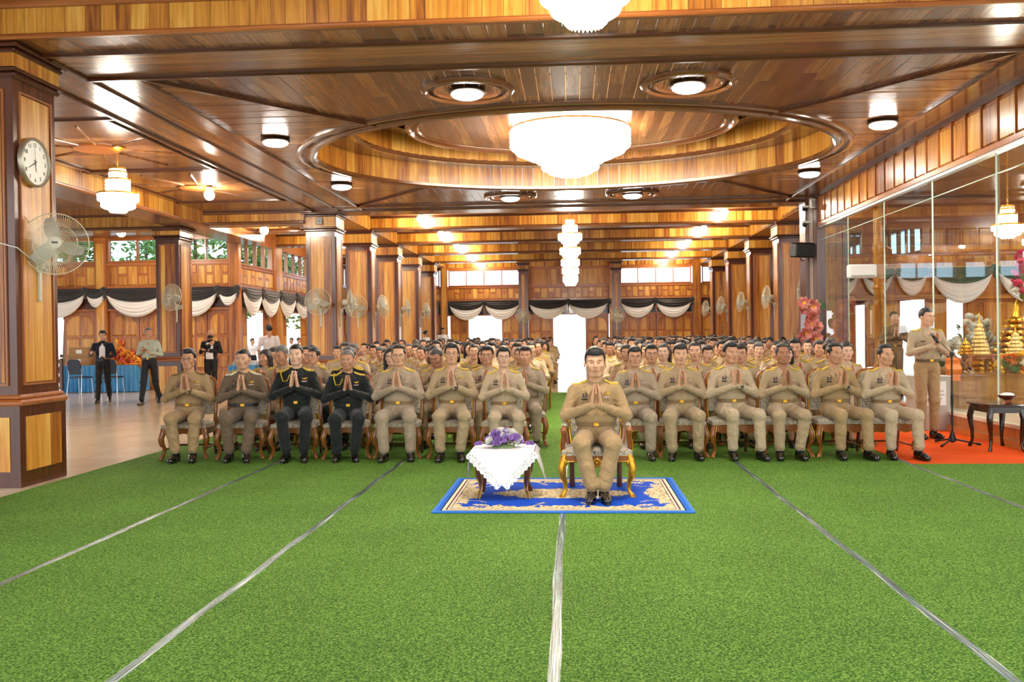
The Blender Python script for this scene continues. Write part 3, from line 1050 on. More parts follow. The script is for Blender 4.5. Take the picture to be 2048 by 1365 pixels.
# ---- left aisle wall
wl = tag(ob('wall_left_aisle', None, None, (-9.5, 0, 0), (0, 0, PI / 2)), 'panelled wall of the left aisle with open doors', kind='structure')
bpy.context.view_layer.update()
lb = [(25.5, 28.5), (29.2, 32.4), (33.1, 36.3), (36.9, 39.5)]
for (a, b) in lb:
    panel_band(wl, a, b, PB, PT, 9)
    slab(wl, a, b, PT, WB, W['redx'])
    slab(wl, a, b, WT + .05, RZ, W['redx'])
    slab(wl, a, b, DT + .05, PB, W['darkx'])
    piece('door_head', W['redx'], a, b, -.02, .1, DT, DT + .06, wl)
for (a, b) in ((28.5, 29.2), (32.4, 33.1), (36.3, 36.9)):
    pilaster(wl, a, b, RZ)
for i, (a, b) in enumerate(lb):
    window(wl, a + .05, b - .05, WB, WT + .05, 4, ('first', 'second', 'third', 'last')[i] + ' high window of the left aisle wall')
    if i < 2:
        door(wl, a + .05, a + .75, DT, 'open door leaf before the ' + ('first', 'second')[i] + ' bright side doorway')
        door(wl, b - .75, b - .05, DT, 'open door leaf beyond the ' + ('first', 'second')[i] + ' bright side doorway')
    else:
        k = (b - a) / 4
        for q in range(4):
            door(wl, a + q * k + .01, a + (q + 1) * k - .01, DT, 'closed door leaf deep in the left aisle')
for (a, b, l) in ((25.5, 27.0, 'over the first side doorway, nearer the corner'), (27.0, 28.7, 'over the first side doorway, farther from the corner'), (28.7, 30.4, 'over the second side doorway, nearer the corner'), (30.4, 32.2, 'over the second side doorway, farther from the corner'), (33.1, 34.8, 'deep in the left aisle behind the second column'), (34.8, 36.4, 'deep in the left aisle behind the third column')):
    swag(wl, a, b, 'black and white swag ' + l)

# ---- right aisle wall
wr = tag(ob('wall_right', None, None, (9.5, 0, 0), (0, 0, -PI / 2)), 'panelled wall of the right aisle behind the columns', kind='structure')
bpy.context.view_layer.update()
for i, (a, b) in enumerate([(24.1, 28.5), (29.2, 32.4), (33.1, 36.3), (36.9, 39.5)]):
    panel_band(wr, -b, -a, PB, PT, 9)
    slab(wr, -b, -a, WT + .05, RZ, W['redx'])
    slab(wr, -b, -a, PT, WB, W['redx'])
    slab(wr, -b, -a, DT, PB, W['darkx'])
    window(wr, -b + .05, -a - .05, WB, WT + .05, 4, ('first', 'second', 'third', 'last')[i] + ' high window of the right aisle wall')
    k = (b - a) / 4
    for q in range(4):
        if q in (1, 2) and i in (0, 1): continue
        door(wr, -b + q * k + .01, -b + (q + 1) * k - .01, DT, 'panelled door leaf of the right aisle wall')
for (a, b) in ((28.5, 29.2), (32.4, 33.1), (36.3, 36.9)):
    pilaster(wr, -b, -a, RZ)

# ---- glass shrine on the right
GX = 5.35
bd = tag(ob('wall_right_band', None, None, (GX, 0, 0), (0, 0, -PI / 2)), 'band of upright panels above the glass of the shrine', kind='structure')
bpy.context.view_layer.update()
slab(bd, -20.1, -7, 3.68, CZ, W['redz'], 0, .1)
k = .46
for i in range(28):
    a = -20.05 + i * k
    rpanel(bd, a + .02, a + k - .02, 3.78, CZ - .1, W['goldz'], .03)
    piece('batten', W['redz'], a - .012, a + .012, -.045, 0, 3.74, CZ - .04, bd)
piece('band_rail', W['redx'], -20.1, -7, -.05, 0, 3.7, 3.77, bd)
piece('band_rail', W['darkx'], -20.1, -7, -.05, 0, CZ - .07, CZ, bd)
piece('aluminium_channel', plain('aluminium', srgb(206, 210, 212), .3, .6), -20.1, -7, -.035, .06, 3.655, 3.7, bd)
sk = tag(ob('baseboard_right', None), 'wooden base under the glass wall of the shrine', kind='structure')
for i in range(9):
    piece('base_board', W['redx'], GX - .03, GX + .05, 7 + i * 1.46, 8.455 + i * 1.46, .0, .24, sk)
piece('base_step', W['redy'], GX - .09, GX - .03, 7, 20.1, 0, .1, sk)
piece('base_sill', plain('pale_sill', srgb(225, 215, 190), .25), GX - .05, GX + .08, 7, 20.1, .24, .285, sk)
M_pg = glass_mat('shrine_glass', (0.96, 0.98, 0.96, 1), .075, .015)
M_edgeg = plain('glass_edge', srgb(196, 216, 196), .15, emit=None)
gw = tag(ob('glass_wall', None), 'tall clear glass wall of the shrine with pale joints', 'glass wall')
ys = [20.05, 18.1, 16.05, 13.95, 11.9, 9.85, 7.8]
for i in range(6):
    for (z0, z1) in ((.285, 3.395), (3.405, 3.655)):
        pn = piece('pane', M_pg, GX, GX + .012, ys[i + 1] + .006, ys[i] - .006, z0, z1, gw)
        if i == 4: pn.rotation_euler.z = -.02      # this pane stands a little askew
    piece('joint', M_edgeg, GX - .004, GX + .016, ys[i + 1] - .007, ys[i + 1] + .007, .285, 3.655, gw)
    piece('joint', M_edgeg, GX - .003, GX + .015, ys[i + 1], ys[i], 3.394, 3.406, gw)
# inside of the shrine
sf = tag(G().box(GX + .08, 14, 7, 23.9, 0, .27).build('floor', plain('pale_stone', srgb(214, 205, 188), .2), smooth=False), 'raised pale floor inside the glass shrine', kind='structure')
sc_ = tag(G().box(GX + .1, 14, 7, 24.1, CZ, CZ + .05).build('ceiling', M_lc, smooth=False), 'plank ceiling inside the glass shrine', kind='structure')
ws = tag(ob('wall_right_back', None, None, (0, 23.9, 0)), 'panelled rear wall of the shrine with bright openings', kind='structure')
bpy.context.view_layer.update()
panel_band(ws, 6.3, 14, 2.95, 3.35, 20)
slab(ws, 6.3, 14, 4.05, CZ, W['redx'])
for (a, b) in ((6.3, 6.75), (7.45, 7.7), (8.95, 14)):
    slab(ws, a, b, 3.35, 4.05, W['redz'])
n = 12
for i in range(n):
    rpanel(ws, 9.1 + i * .4, 9.46 + i * .4, 3.42, 4.0, W['goldz'])
slab(ws, 6.3, 14, 2.25, 2.95, W['redx'])
piece('cross_rail', W['goldx'], 6.3, 14, -.12, 0, 2.2, 2.32, ws)
for (a, b) in ((6.3, 6.95), (7.5, 8.3), (9.0, 9.5), (9.95, 14)):
    slab(ws, a, b, .27, 2.25, W['redz'])
    m_ = max(1, int((b - a) / .5))
    for i in range(m_):
        for (z0, z1) in ((.4, 1.1), (1.2, 2.1)):
            rpanel(ws, a + (b - a) * i / m_ + .04, a + (b - a) * (i + 1) / m_ - .04, z0, z1, W['goldz'])
window(ws, 6.75, 7.45, 3.35, 4.05, 2, 'small window behind the shrine beside the carved post')
window(ws, 7.7, 8.95, 3.3, 4.05, 3, 'window standing in for bright windows mirrored in the shrine glass')  # takes the place of bright windows mirrored in the glass
tag(G().box(14, 14.1, 7, 24, 0, CZ).build('wall_right_end', wood('shrine_wall', 'z', REDC, .35, .3, stripe=.3, saxis='y'), smooth=False), 'wooden end wall of the shrine', kind='structure')
for i, (a, b) in enumerate(((6.5, 7.3), (7.35, 8.15), (8.2, 9.0), (9.05, 10.6), (10.7, 12.2))):  # swags built in place of drapes reflected in the glass
    swag(ws, a, b, ('first', 'second', 'third', 'fourth', 'last')[i] + ' white swag with teal edge standing in for drapes mirrored in the glass', z=3.0, sag=.4, group='white swags standing in for mirrored drapes', black=M_greenc, bow=(i == 3))
piece('curtain_rail', W['goldx'], 6.4, 12.3, -.17, 0, 2.97, 3.03, ws)
# long pale gauze strung across the back of the shrine
g = G()
for (a, b) in ((6.3, 8.1), (8.1, 9.7), (9.7, 11.6)):
    g.add(*cloth(a, b, lambda t: 2.18 - .1 * 4 * t * (1 - t), lambda t: 2.0 - .16 * 4 * t * (1 - t), 2.0, depth=.03))
tag(g.build('gauze_garland', M_whitec), 'long white gauze hung along the shrine rail below the swags', 'drape')

# ---- outside
gr = tag(G().box(-60, 60, -60, 90, -.6, -.25).build('ground', plain('outside_ground', srgb(190, 190, 180), .9), smooth=False), 'pale paved yard outside the hall', kind='structure')
M_leaf = plain('tree_leaf', srgb(96, 138, 60), .6, var=.35, vscale=1.5)
M_bark = plain('tree_bark', srgb(96, 78, 60), .9, bump=.6, bscale=20)
def tree(x, y, h, r, label, n=2600):
    o = empty('tree', (x, y, -.25), 0, label, 'tree', 'trees outside the left windows')
    G().tube([(0, 0, 0), (.1, .05, h * .4), (0, 0, h * .75)], [.16, .12, .05], 8).tube([(.08, .05, h * .35), (.6, .2, h * .6)], [.07, .03], 6).tube([(.08, .05, h * .4), (-.6, -.2, h * .65)], [.07, .03], 6).build('trunk', M_bark, o)
    rr = random.Random(int(x * 10))
    vs, fs = [], []
    cl = [(rr.uniform(-.6, .6) * r, rr.uniform(-.6, .6) * r, h * rr.uniform(.35, .95), r * rr.uniform(.35, .6)) for _ in range(14)]
    for i in range(n):
        cx, cy, cz, cr = rr.choice(cl)
        d = Vector((rr.gauss(0, 1), rr.gauss(0, 1), rr.gauss(0, 1))).normalized() * cr * rr.uniform(.6, 1)
        p = Vector((cx, cy, cz)) + d
        a = Vector((rr.gauss(0, 1), rr.gauss(0, 1), rr.gauss(0, .6))).normalized() * .16
        b_ = a.cross(Vector((rr.gauss(0, 1), rr.gauss(0, 1), rr.gauss(0, 1)))).normalized() * .06
        k = len(vs)
        vs += [p - a, p + b_, p + a, p - b_]
        fs.append((k, k + 1, k + 2, k + 3))
    f_ = G().add(vs, fs).build('foliage', M_leaf, o, smooth=False)
    f_['kind'] = 'stuff'
for x, y, h, r, l in ((-23.5, 33, 7.5, 2.4, 'leafy tree farthest to the left outside'), (-17.8, 31.0, 7, 2.0, 'leafy tree outside the left high window'), (-18.2, 38, 8, 2.6, 'tall leafy tree behind the left window trees'), (-13.5, 32, 7.2, 2.2, 'leafy tree outside the corner window'), (-18.5, 28.2, 3.0, 1.4, 'bushy tree seen through the garden doorway'), (-13.0, 38.5, 7, 1.8, 'leafy tree outside the left aisle wall')):
    tree(x, y, h, r, l)
# ================================================================== LAMPS AND FIXTURES
E_dome = emitter('lamp_dome_glow', (1.0, 0.96, 0.89, 1), 48)
E_bulb = emitter('bulb_glow', (1.0, 0.90, 0.74, 1), 210)
E_crys = emitter('crystal_glow', (1.0, 0.93, 0.82, 1), 11)
E_big = emitter('big_crystal_glow', (1.0, 0.90, 0.72, 1), 10)
M_bronze = plain('bronze_metal', srgb(72, 52, 40), .35, .6)

for m_ in (E_crys, E_big):
    m_.cycles.emission_sampling = 'NONE'
def lamp(o, z, power, r=.12, col=(1.0, .9, .74)):
    l = bpy.data.lights.new('chandelier_lamp', 'POINT')
    l.energy, l.shadow_soft_size, l.color = power, r, col
    return ob('chandelier_lamp', l, o, (0, 0, z))

def dome(x, y, z, label, ring=False, r=.21):
    o = empty('ceiling_light', (x, y, z), 0, label, 'ceiling light', 'round flush lights of the main ceiling')
    G().lathe([(r * .7, 0), (r * 1.08, -.005), (r * 1.12, -.038), (r * .98, -.052)], 28).build('metal_ring', M_bronze, o)
    G().lathe([(r * .98, -.05), (r * .92, -.075), (r * .7, -.098), (r * .35, -.112), (.02, -.115)], 16).build('glass_dome', E_dome, o)
    if ring:
        for (a, w, h) in ((.52, .09, .05), (.4, .05, .03)):
            prof = [(a + w / 2, .005), (a + w / 2, -h * .5), (a + w * .2, -h), (a - w * .2, -h), (a - w / 2, -h * .5), (a - w / 2, .005)]
            G().lathe(prof, 40, cap=False).build('ring_moulding', M_edge, o)
for x, y, l, rg in ((-1.22, 10.9, 'flush light in a ring left of the top chandelier', 1), (1.4, 10.9, 'flush light in a ring right of the top chandelier', 1),
                    (-1.28, 19.4, 'far flush light in a ring left of the big chandelier', 1), (1.3, 19.4, 'far flush light in a ring right of the big chandelier', 1),
                    (-4.35, 13.28, 'plain flush light left of the oval coffer, nearer one', 0), (-4.4, 17.35, 'plain flush light left of the oval coffer, farther one', 0),
                    (4.4, 13.2, 'plain flush light by the panel band, nearer one', 0), (4.4, 17.2, 'plain flush light by the panel band, farther one', 0)):
    dome(x, y, CZ - .005, l, rg, .2 if rg else .19)

for i, (x, y) in enumerate(((-3.0, 6.0), (3.0, 6.0), (-3.0, 2.4), (3.0, 2.4))):  # unseen lights added overhead to brighten the faces
    dome(x, y, CZ + .395, 'added unseen flush light of the front bay, %s row on the %s' % ('farther' if y > 4 else 'nearer', 'left' if x < 0 else 'right'), 0, .24)

def bulb(x, y, z, label, r=.065):
    o = empty('bulb_lamp', (x, y, z), 0, label, 'ceiling lamp', 'bare round bulbs on the ceilings')
    G().lathe([(r * 1.2, 0), (r * 1.2, -.02), (r * .6, -.04), (r * .6, -.06)], 16).build('lamp_holder', M_gold, o)
    G().ball((0, 0, -.06 - r * .9), r, 10, 7).build('globe', E_bulb, o)
for i, yy in enumerate((24.15, 27.9, 31.6, 35.5, 38.6)):
    for s in (-1, 1):
        bulb(s * 4.0, yy, RZ, 'bare bulb number %s from the audience on the %s of the rear ceiling' % (('one', 'two', 'three', 'four', 'five')[i], 'left' if s < 0 else 'right'), .1)
bulb(-7.03, 17.4, CZ + .0, 'bare bulb on the left aisle ceiling behind the left chandelier', .1)
bulb(-11.6, 22.9, 4.37, 'bare bulb over the blue table', .11)
bulb(-8.0, 23.4, 4.41, 'bare bulb in front of the side doorway with the white shirted man', .11)
for yy in (27, 31):
    bulb(-7.8, yy, RZ, 'bare bulb over the left aisle, %s one' % ('nearer' if yy < 28 else 'farther'), .09)

def strands(g, r, z0, z1, n, w=.012, taper=0.0):
    """a ring of hanging crystal strands: each a chain of faceted beads"""
    for i in range(n):
        t = 2 * PI * i / n
        k = max(2, int((z0 - z1) / (w * 3.2)))
        prof = []
        for j in range(k):
            za = z0 + (z1 - z0) * j / k
            zb = z0 + (z1 - z0) * (j + 1) / k
            prof += [(w * .35, za), (w, (za + zb) / 2)]
        prof.append((w * .2, z1))
        rr = r
        g.lathe(prof, 4, (rr * math.cos(t), rr * math.sin(t), 0), cap=False)

def chandelier(x, y, top, tiers, label, mat, chain=None, n_w=.03, scale_w=.014):
    """tiers: (radius, z top, z bottom) below the ceiling; metal rings carry rings of crystal strands"""
    o = empty('chandelier', (x, y, top), 0, label, 'chandelier')
    g = G()
    g.lathe([(.12, 0), (.13, -.015), (.06, -.05), (.02, -.06)], 20)
    g.build('ceiling_rose', M_gold, o)
    zt = tiers[0][1]
    if zt < -.08:
        g = G()
        k = int((-zt) / .035)
        for i in range(k):
            c = -.05 - (-zt - .05) * (i + .5) / k
            g.tube([(.011 * math.cos(a) * (i % 2), .011 * math.cos(a) * ((i + 1) % 2), c + .022 * math.sin(a)) for a in [q * PI / 4 for q in range(8)]], .003, 4, closed=True)
        g.build('chain', M_gold, o)
    g = G()
    g.tube([(0, 0, zt), (0, 0, tiers[-1][2] + .03)], .012, 8)
    g.build('stem', M_gold, o)
    for (r, z0, z1) in tiers:
        g = G()
        g.lathe([(r - .02, z0 + .015), (r + .012, z0 + .015), (r + .012, z0 - .012), (r - .02, z0 - .012)], 28, cap=False)
        for q in range(6):
            t = PI / 3 * q
            g.tube([(0, 0, z0), (r * math.cos(t), r * math.sin(t), z0)], .006, 4)
        g.build('tier_ring', M_gold, o)
        g = G()
        n = max(10, int(2 * PI * r / n_w))
        strands(g, r, z0 - .005, z1, n, scale_w)
        strands(g, r * .86, z0 - .005, z1 - (z0 - z1) * .12, max(8, int(n * .8)), scale_w)
        k = len(g.f)
        s = g.build('crystal_strands', mat, o, smooth=False)
        s['kind'] = 'stuff'
        # glowing core behind the strands
    return o

# the big one under the oval panel
big = [(.98, -.05, -.34), (.90, -.30, -.42), (.72, -.38, -.50), (.55, -.46, -.58), (.46, -.50, -.70), (.36, -.60, -.76), (.22, -.66, -.80)]
BIGC = chandelier(0, OC, DZ, big, 'huge glowing crystal chandelier under the oval coffer', E_big, n_w=.035, scale_w=.02)
chandelier(.13, 7.0, CZ + .40, [(.2, -.2, -.45), (.38, -.42, -.66), (.34, -.6, -.80), (.26, -.7, -.90), (.16, -.8, -.98)], 'bright crystal chandelier cut off by the top of the picture', E_crys, n_w=.03, scale_w=.016)
tall = [(.1, -.38, -.52)]
for zc, rr in ((-.8, .29), (-1.16, .25), (-1.45, .22), (-1.66, .2), (-1.86, .18)):
    tall += [(rr * .62, zc + .28, zc + .06), (rr, zc + .06, zc - .10), (rr * .72, zc - .04, zc - .18)]
chandelier(-.03, 23.2, RZ, [(r, a, b) for r, a, b in tall], 'tall tiered crystal chandelier hanging over the middle aisle', E_crys, n_w=.035, scale_w=.018)
bell = [(.11, -.33, -.42), (.12, -.38, -.6), (.17, -.5, -.72), (.29, -.72, -.83), (.24, -.78, -.93), (.13, -.86, -.99)]
chandelier(-6.97, 13.68, CZ + .02, bell, 'bell shaped crystal chandelier over the left aisle beside the clock', E_crys, n_w=.028, scale_w=.015)
shr = on_y(2015, 440, 13.2)
chandelier(shr.x, 13.2, CZ, [(r * .68, (a + .33) * .66 - 1.25, (b + .33) * .66 - 1.25) for r, a, b in bell], 'bell shaped crystal chandelier inside the glass shrine', E_crys, n_w=.03, scale_w=.014)

for c_, z_, p_ in (('chandelier', -.45, 420), ('chandelier.001', -.7, 220), ('chandelier.002', -.9, 160), ('chandelier.003', -.75, 110), ('chandelier.004', -1.45, 170)):
    lamp(bpy.data.objects[c_], z_, p_)

# ------------------------------------------------------------------ wall fans
M_fan = plain('fan_grey_plastic', srgb(204, 200, 184), .4)
M_blade = plain('fan_blade', srgb(176, 176, 164), .3, coat=.2)
M_wire = plain('fan_wire', srgb(224, 216, 190), .35, .2)
FR = .315
def fan_meshes():
    d = {}
    g = G().box(-.045, .045, -.03, 0, -.07, .07, .008).box(-.03, .03, -.07, -.02, -.03, .05, .008).tube([(0, -.05, .03), (0, -.12, .1), (0, -.16, .15)], .018, 8)
    d['bracket'] = g.mesh('bracket', M_fan)
    d['pole'] = G().box(-.018, .018, -.035, -.003, -.36, -.05, .006).mesh('pole', M_fan)
    d['switch_box'] = G().box(.06, .13, -.05, 0, -.05, .05, .008).ball((.095, -.055, 0), .015).mesh('switch_box', M_grey)
    # head: built round its own centre, air goes to -y
    d['fan_head'] = G().tube([(0, .16, 0), (0, .14, 0), (0, .06, 0), (0, -.0, 0)], [.035, .07, .085, .06], 16).mesh('fan_head', M_fan)
    for nm_, bulge, y in (('front_guard', -1, -.06), ('rear_guard', 1, -.055)):
        g = G()
        n = 84
        for i in range(n):
            t = 2 * PI * i / n
            pts = []
            for q in range(5):
                f = .06 + (FR - .06) * q / 4
                yy = y + bulge * .075 * (1 - (f / FR) ** 2.2) ** .8
                pts.append((f * math.cos(t + .2 * q / 4), yy, f * math.sin(t + .2 * q / 4)))
            g.tube(pts, .0017, 3, cap=False)
        for f, rr in ((FR, .005), (FR * .66, .0022), (.065, .003)):
            yy = y + bulge * .075 * (1 - (f / FR) ** 2.2) ** .8 if f < FR else y
            g.tube([(f * math.cos(a), yy, f * math.sin(a)) for a in [2 * PI * q / 40 for q in range(40)]], rr, 5, closed=True)
        d[nm_] = g.mesh(nm_, M_wire)
    vs, fs = [], []
    for side in (0, .004):
        for i in range(9):
            f = .05 + .225 * i / 8
            w = .045 + .09 * math.sin(PI * (.12 + .8 * i / 8))
            for j in range(5):
                s = j / 4 - .5
                vs.append((f * math.cos(s * w / f * 1.1), -.06 + s * .07 + side, f * math.sin(s * w / f * 1.1)))
    for k in (0, 45):
        for i in range(8):
            for j in range(4):
                a = k + i * 5 + j
                fs.append((a, a + 1, a + 6, a + 5))
    for i in range(8):
        for j in (0, 4):
            a = i * 5 + j
            fs.append((a, a + 5, a + 50, a + 45))
    d['blade'] = G().add(vs, fs).mesh('blade', M_blade)
    d['hub_cap'] = G().tube([(0, -.145, 0), (0, -.14, 0), (0, -.12, 0), (0, -.05, 0)], [.05, .06, .065, .06], 20).mesh('hub_cap', M_fan)
    d['badge'] = G().box(-.03, .03, -.15, -.144, -.01, .01, .003).mesh('badge', plain('fan_badge', srgb(90, 80, 74), .4))
    return d
FM = fan_meshes()
def fan(x, y, z, rz, yaw, label, tilt=-.08, spin=0.3):
    o = empty('wall_fan', (x, y, z), rz, label, 'fan', 'grey wall fans on the columns')
    for k in ('bracket', 'pole', 'switch_box'):
        ob(k, FM[k], o)
    h = ob('fan_head', FM['fan_head'], o, (0, -.2, .22), (tilt, 0, yaw))
    for k in ('front_guard', 'rear_guard', 'hub_cap', 'badge'):
        ob(k, FM[k], h)
    for i in range(3):
        ob('blade', FM['blade'], h, (0, 0, 0), (0, spin + i * 2 * PI / 3, 0))
    return o
fan(-5.49, 9.07, 2.22, PI / 2, -1.12, 'near grey wall fan on the clock column')
fan(-9.3, 20.99, 2.2, 0, -.4, 'wall fan on the free column of the left aisle')
fan(-5.86, 21.04, 2.05, 0, -.1, 'wall fan facing front on the first left rear column')
fan(-5.51, 21.4, 2.05, PI / 2, .35, 'wall fan seen edge on at the first left rear column')
fan(-5.86, 24.79, 2.05, 0, -.05, 'wall fan facing front on the second left rear column')
fan(-5.51, 25.2, 2.05, PI / 2, -.3, 'wall fan turned to the aisle on the second left rear column')
fan(-5.51, 29.0, 2.1, PI / 2, .1, 'wall fan turned to the aisle on the third left rear column')
fan(-5.51, 32.9, 2.1, PI / 2, -.2, 'wall fan turned to the aisle on the fourth left rear column')
fan(-1.98, 37.23, 1.95, 0, .05, 'wall fan on the slim column left of the middle doorway')
fan(1.8, 37.23, 1.95, 0, .05, 'wall fan on the slim column right of the middle doorway')
fan(5.51, 21.4, 2.15, -PI / 2, -.25, 'wall fan above the pink lotus flowers')
fan(5.51, 25.2, 2.15, -PI / 2, .15, 'wall fan turned to the aisle on the second right rear column')
fan(5.51, 29.0, 2.15, -PI / 2, .2, 'wall fan turned to the aisle on the third right rear column')
fan(5.51, 32.9, 2.15, -PI / 2, .3, 'wall fan turned to the aisle on the fourth right rear column')
fan(5.51, 36.6, 2.15, -PI / 2, .3, 'wall fan turned to the aisle on the last right rear column')
# cable along the near column
tag(G().tube([(-6.3, 8.66, 2.52), (-6.0, 8.64, 2.5), (-5.6, 8.64, 2.42), (-5.47, 8.7, 2.38), (-5.475, 8.9, 2.3), (-5.478, 9.03, 2.27)], .006, 6).build('fan_cable', M_white), 'thin pale cable running round the clock column to the near fan', 'cable')

# ------------------------------------------------------------------ wall clock
ck = empty('wall_clock', (-5.478, 8.98, 3.27), PI / 2, 'round white wall clock on the big column', 'clock')
g = G(); g.T = Matrix.Rotation(PI / 2, 4, 'X')
g.lathe([(.245, 0), (.25, .05), (.24, .06), (.224, .05), (.222, .03)], 48, cap=False)
g.build('clock_rim', plain('champagne_metal', srgb(196, 188, 170), .3, .6), ck)
g = G(); g.T = Matrix.Rotation(PI / 2, 4, 'X')
g.lathe([(.232, .01), (.232, .035)], 48)
g.build('clock_face', plain('clock_face_white', srgb(240, 238, 232), .35), ck)
M_num = plain('clock_print', srgb(58, 58, 62), .5)
for h in range(1, 13):
    c = bpy.data.curves.new('numeral', 'FONT')
    c.body = str(h)
    c.size = .058
    c.align_x, c.align_y = 'CENTER', 'CENTER'
    c.extrude = .0012
    c.materials.append(M_num)
    t = PI / 2 - h * PI / 6
    tmp = bpy.data.objects.new('numeral_text', c)
    nm_me = bpy.data.meshes.new_from_object(tmp)
    bpy.data.objects.remove(tmp)
    ob('numeral', nm_me, ck, (.178 * math.cos(t), -.0365, .178 * math.sin(t)), (PI / 2, 0, 0))
def hand(name, ang, ln, w, y):
    t = PI / 2 - ang * 2 * PI
    d = Vector((math.cos(t), 0, math.sin(t)))
    n = Vector((-d.z, 0, d.x))
    pts = [-d * .03 + n * w, -d * .03 - n * w, d * ln - n * w * .5, d * ln + n * w * .5]
    G().add([p + Vector((0, y, 0)) for p in pts] + [p + Vector((0, y - .002, 0)) for p in pts], [(3, 2, 1, 0), (4, 5, 6, 7), (0, 1, 5, 4), (1, 2, 6, 5), (2, 3, 7, 6), (3, 0, 4, 7)]).build(name, M_num, ck, smooth=False)
hand('hour_hand', 5.6 / 12, .09, .006, -.038)
hand('minute_hand', 40 / 60, .14, .004, -.041)
hand('second_hand', 59 / 60, .16, .0015, -.044)

# ------------------------------------------------------------------ small fixtures
jb = empty('junction_box', (-5.86, 21.0, 4.15), 0, 'small grey box near the top of the first left rear column', 'box')
G().box(-.08, .08, -.075, 0, -.08, .08, .012).build('housing', M_grey, jb)
G().ball((.02, -.08, .0), .014).build('knob', M_black, jb)
cp = tag(ob('column_post', None, None, (5.33, 20.35, 0)), 'dark corner post with pale strip at the end of the glass wall', kind='structure')
piece('post_core', W['darkz'], -.06, .12, -.3, .3, 0, CZ, cp)
piece('post_board', W['darkz'], -.2, -.065, .1, .6, 0, CZ, cp)
piece('post_strip', wood('pale_varnished', 'z', [srgb(176, 150, 128), srgb(206, 182, 160)], .15, .8), -.12, -.065, -.02, .09, 0, CZ - .05, cp)
sp = empty('loudspeaker', (4.95, 20.05, 3.18), .35, 'black loudspeaker on a bracket beside the glass wall', 'loudspeaker')
g = G()
g.T = Matrix.Rotation(.12, 4, 'X')
g.box(-.24, .24, -.16, .12, -.15, .17, .03)
g.build('cabinet', plain('speaker_black', srgb(24, 25, 27), .5), sp)
g = G(); g.T = Matrix.Rotation(.12, 4, 'X')
g.box(-.215, .215, -.17, -.158, -.125, .145, .01)
g.build('grille', plain('speaker_grille', srgb(34, 36, 38), .7, bump=.8, bscale=400), sp)
G().tube([(.0, .1, -.1), (.1, .16, -.2), (.2, .22, -.2)], .012, 8).build('bracket', M_black, sp)
for i, (z, l) in enumerate(((3.78, 'small dark security camera above the loudspeaker, lower one'), (4.12, 'small dark security camera above the loudspeaker, upper one'))):
    c = empty('security_camera', (5.1, 20.38, z), 0, l, 'camera', 'security cameras by the loudspeaker')
    G().box(-.05, .12, -.03, .06, .02, .07, .01).build('mount', M_white, c)
    G().lathe([(.045, .02), (.055, 0), (.05, -.03), (.03, -.055), (.004, -.062)], 16).build('dome', M_black, c)
bx = empty('wall_box', (5.25, 20.22, 4.2), 0, 'white wall box above the security cameras', 'box')
G().box(-.07, .05, -.07, .03, -.1, .1, .012).build('housing', M_white, bx)
G().box(-.05, .03, -.08, -.07, -.07, .07, .004).build('cover', M_grey, bx)

# pink lotus arrangement at the post
def lotus_mat():
    m, t, b, L = nt('lotus_pink')
    tc = node(t, 'ShaderNodeTexCoord')
    n = node(t, 'ShaderNodeTexNoise', i_Scale=6.0)
    L.new(tc.outputs['Object'], n.inputs['Vector'])
    r = node(t, 'ShaderNodeValToRGB')
    r.color_ramp.elements[0].position, r.color_ramp.elements[0].color = .3, srgb(224, 112, 106)
    r.color_ramp.elements[1].position, r.color_ramp.elements[1].color = .7, srgb(250, 200, 186)
    L.new(n.outputs['Fac'], r.inputs[0])
    L.new(r.outputs[0], b.inputs['Base Color'])
    b.inputs['Roughness'].default_value = .6
    return m
M_lotus = lotus_mat()
M_leafg = plain('lotus_leaf', srgb(52, 116, 62), .5, var=.2)
M_yel = plain('flower_yellow', srgb(240, 196, 40), .6)
def petal_ring(g, n, r, ln, up, w, rot=0.0):
    for i in range(n):
        t = 2 * PI * i / n + rot
        d = Vector((math.cos(t), math.sin(t), 0))
        s = Vector((-d.y, d.x, 0))
        vs = []
        for k, (f, ww) in enumerate(((0, .35), (.35, .9), (.7, 1), (1, .12))):
            c = d * (r + ln * f * math.cos(up * (1 - .3 * f))) + Vector((0, 0, ln * f * math.sin(up) + .02 * f * f))
            vs += [c - s * w * ww + Vector((0, 0, .02 * ww)), c, c + s * w * ww + Vector((0, 0, .02 * ww))]
        fs = []
        for k in range(3):
            for j in range(2):
                a = k * 3 + j
                fs.append((a, a + 1, a + 4, a + 3))
        g.add(vs, fs)
def blossom_mesh():
    g = G()
    petal_ring(g, 8, .01, .12, .25, .042)
    petal_ring(g, 7, .008, .105, .75, .04, .3)
    petal_ring(g, 5, .005, .085, 1.15, .032, .1)
    g.mat = 1
    g.lathe([(.03, 0), (.036, .03), (.03, .045), (.002, .048)], 12)
    return g.mesh('blossom', [M_lotus, M_yel])
BLO = blossom_mesh()
fa = empty('lotus_arrangement', (4.98, 19.72, 0), 0, 'tall arrangement of pink artificial lotus flowers by the glass', 'flowers')
G().tube([(0, .06, 0), (0, .06, 1.9)], .02, 8).lathe([(.16, 0), (.16, .02), (.03, .05)], 16, (0, .06, 0)).build('stand', M_black, fa)
rr = random.Random(3)
for i in range(15):
    p = (rr.uniform(-.22, .2), rr.uniform(-.12, 0), 1.12 + .95 * (i + .5) / 15)
    ob('blossom', BLO, fa, p, (PI / 2 + rr.uniform(-.5, .4), rr.uniform(-.5, .5), rr.uniform(-.7, .7)), (rr.uniform(.95, 1.35),) * 3)
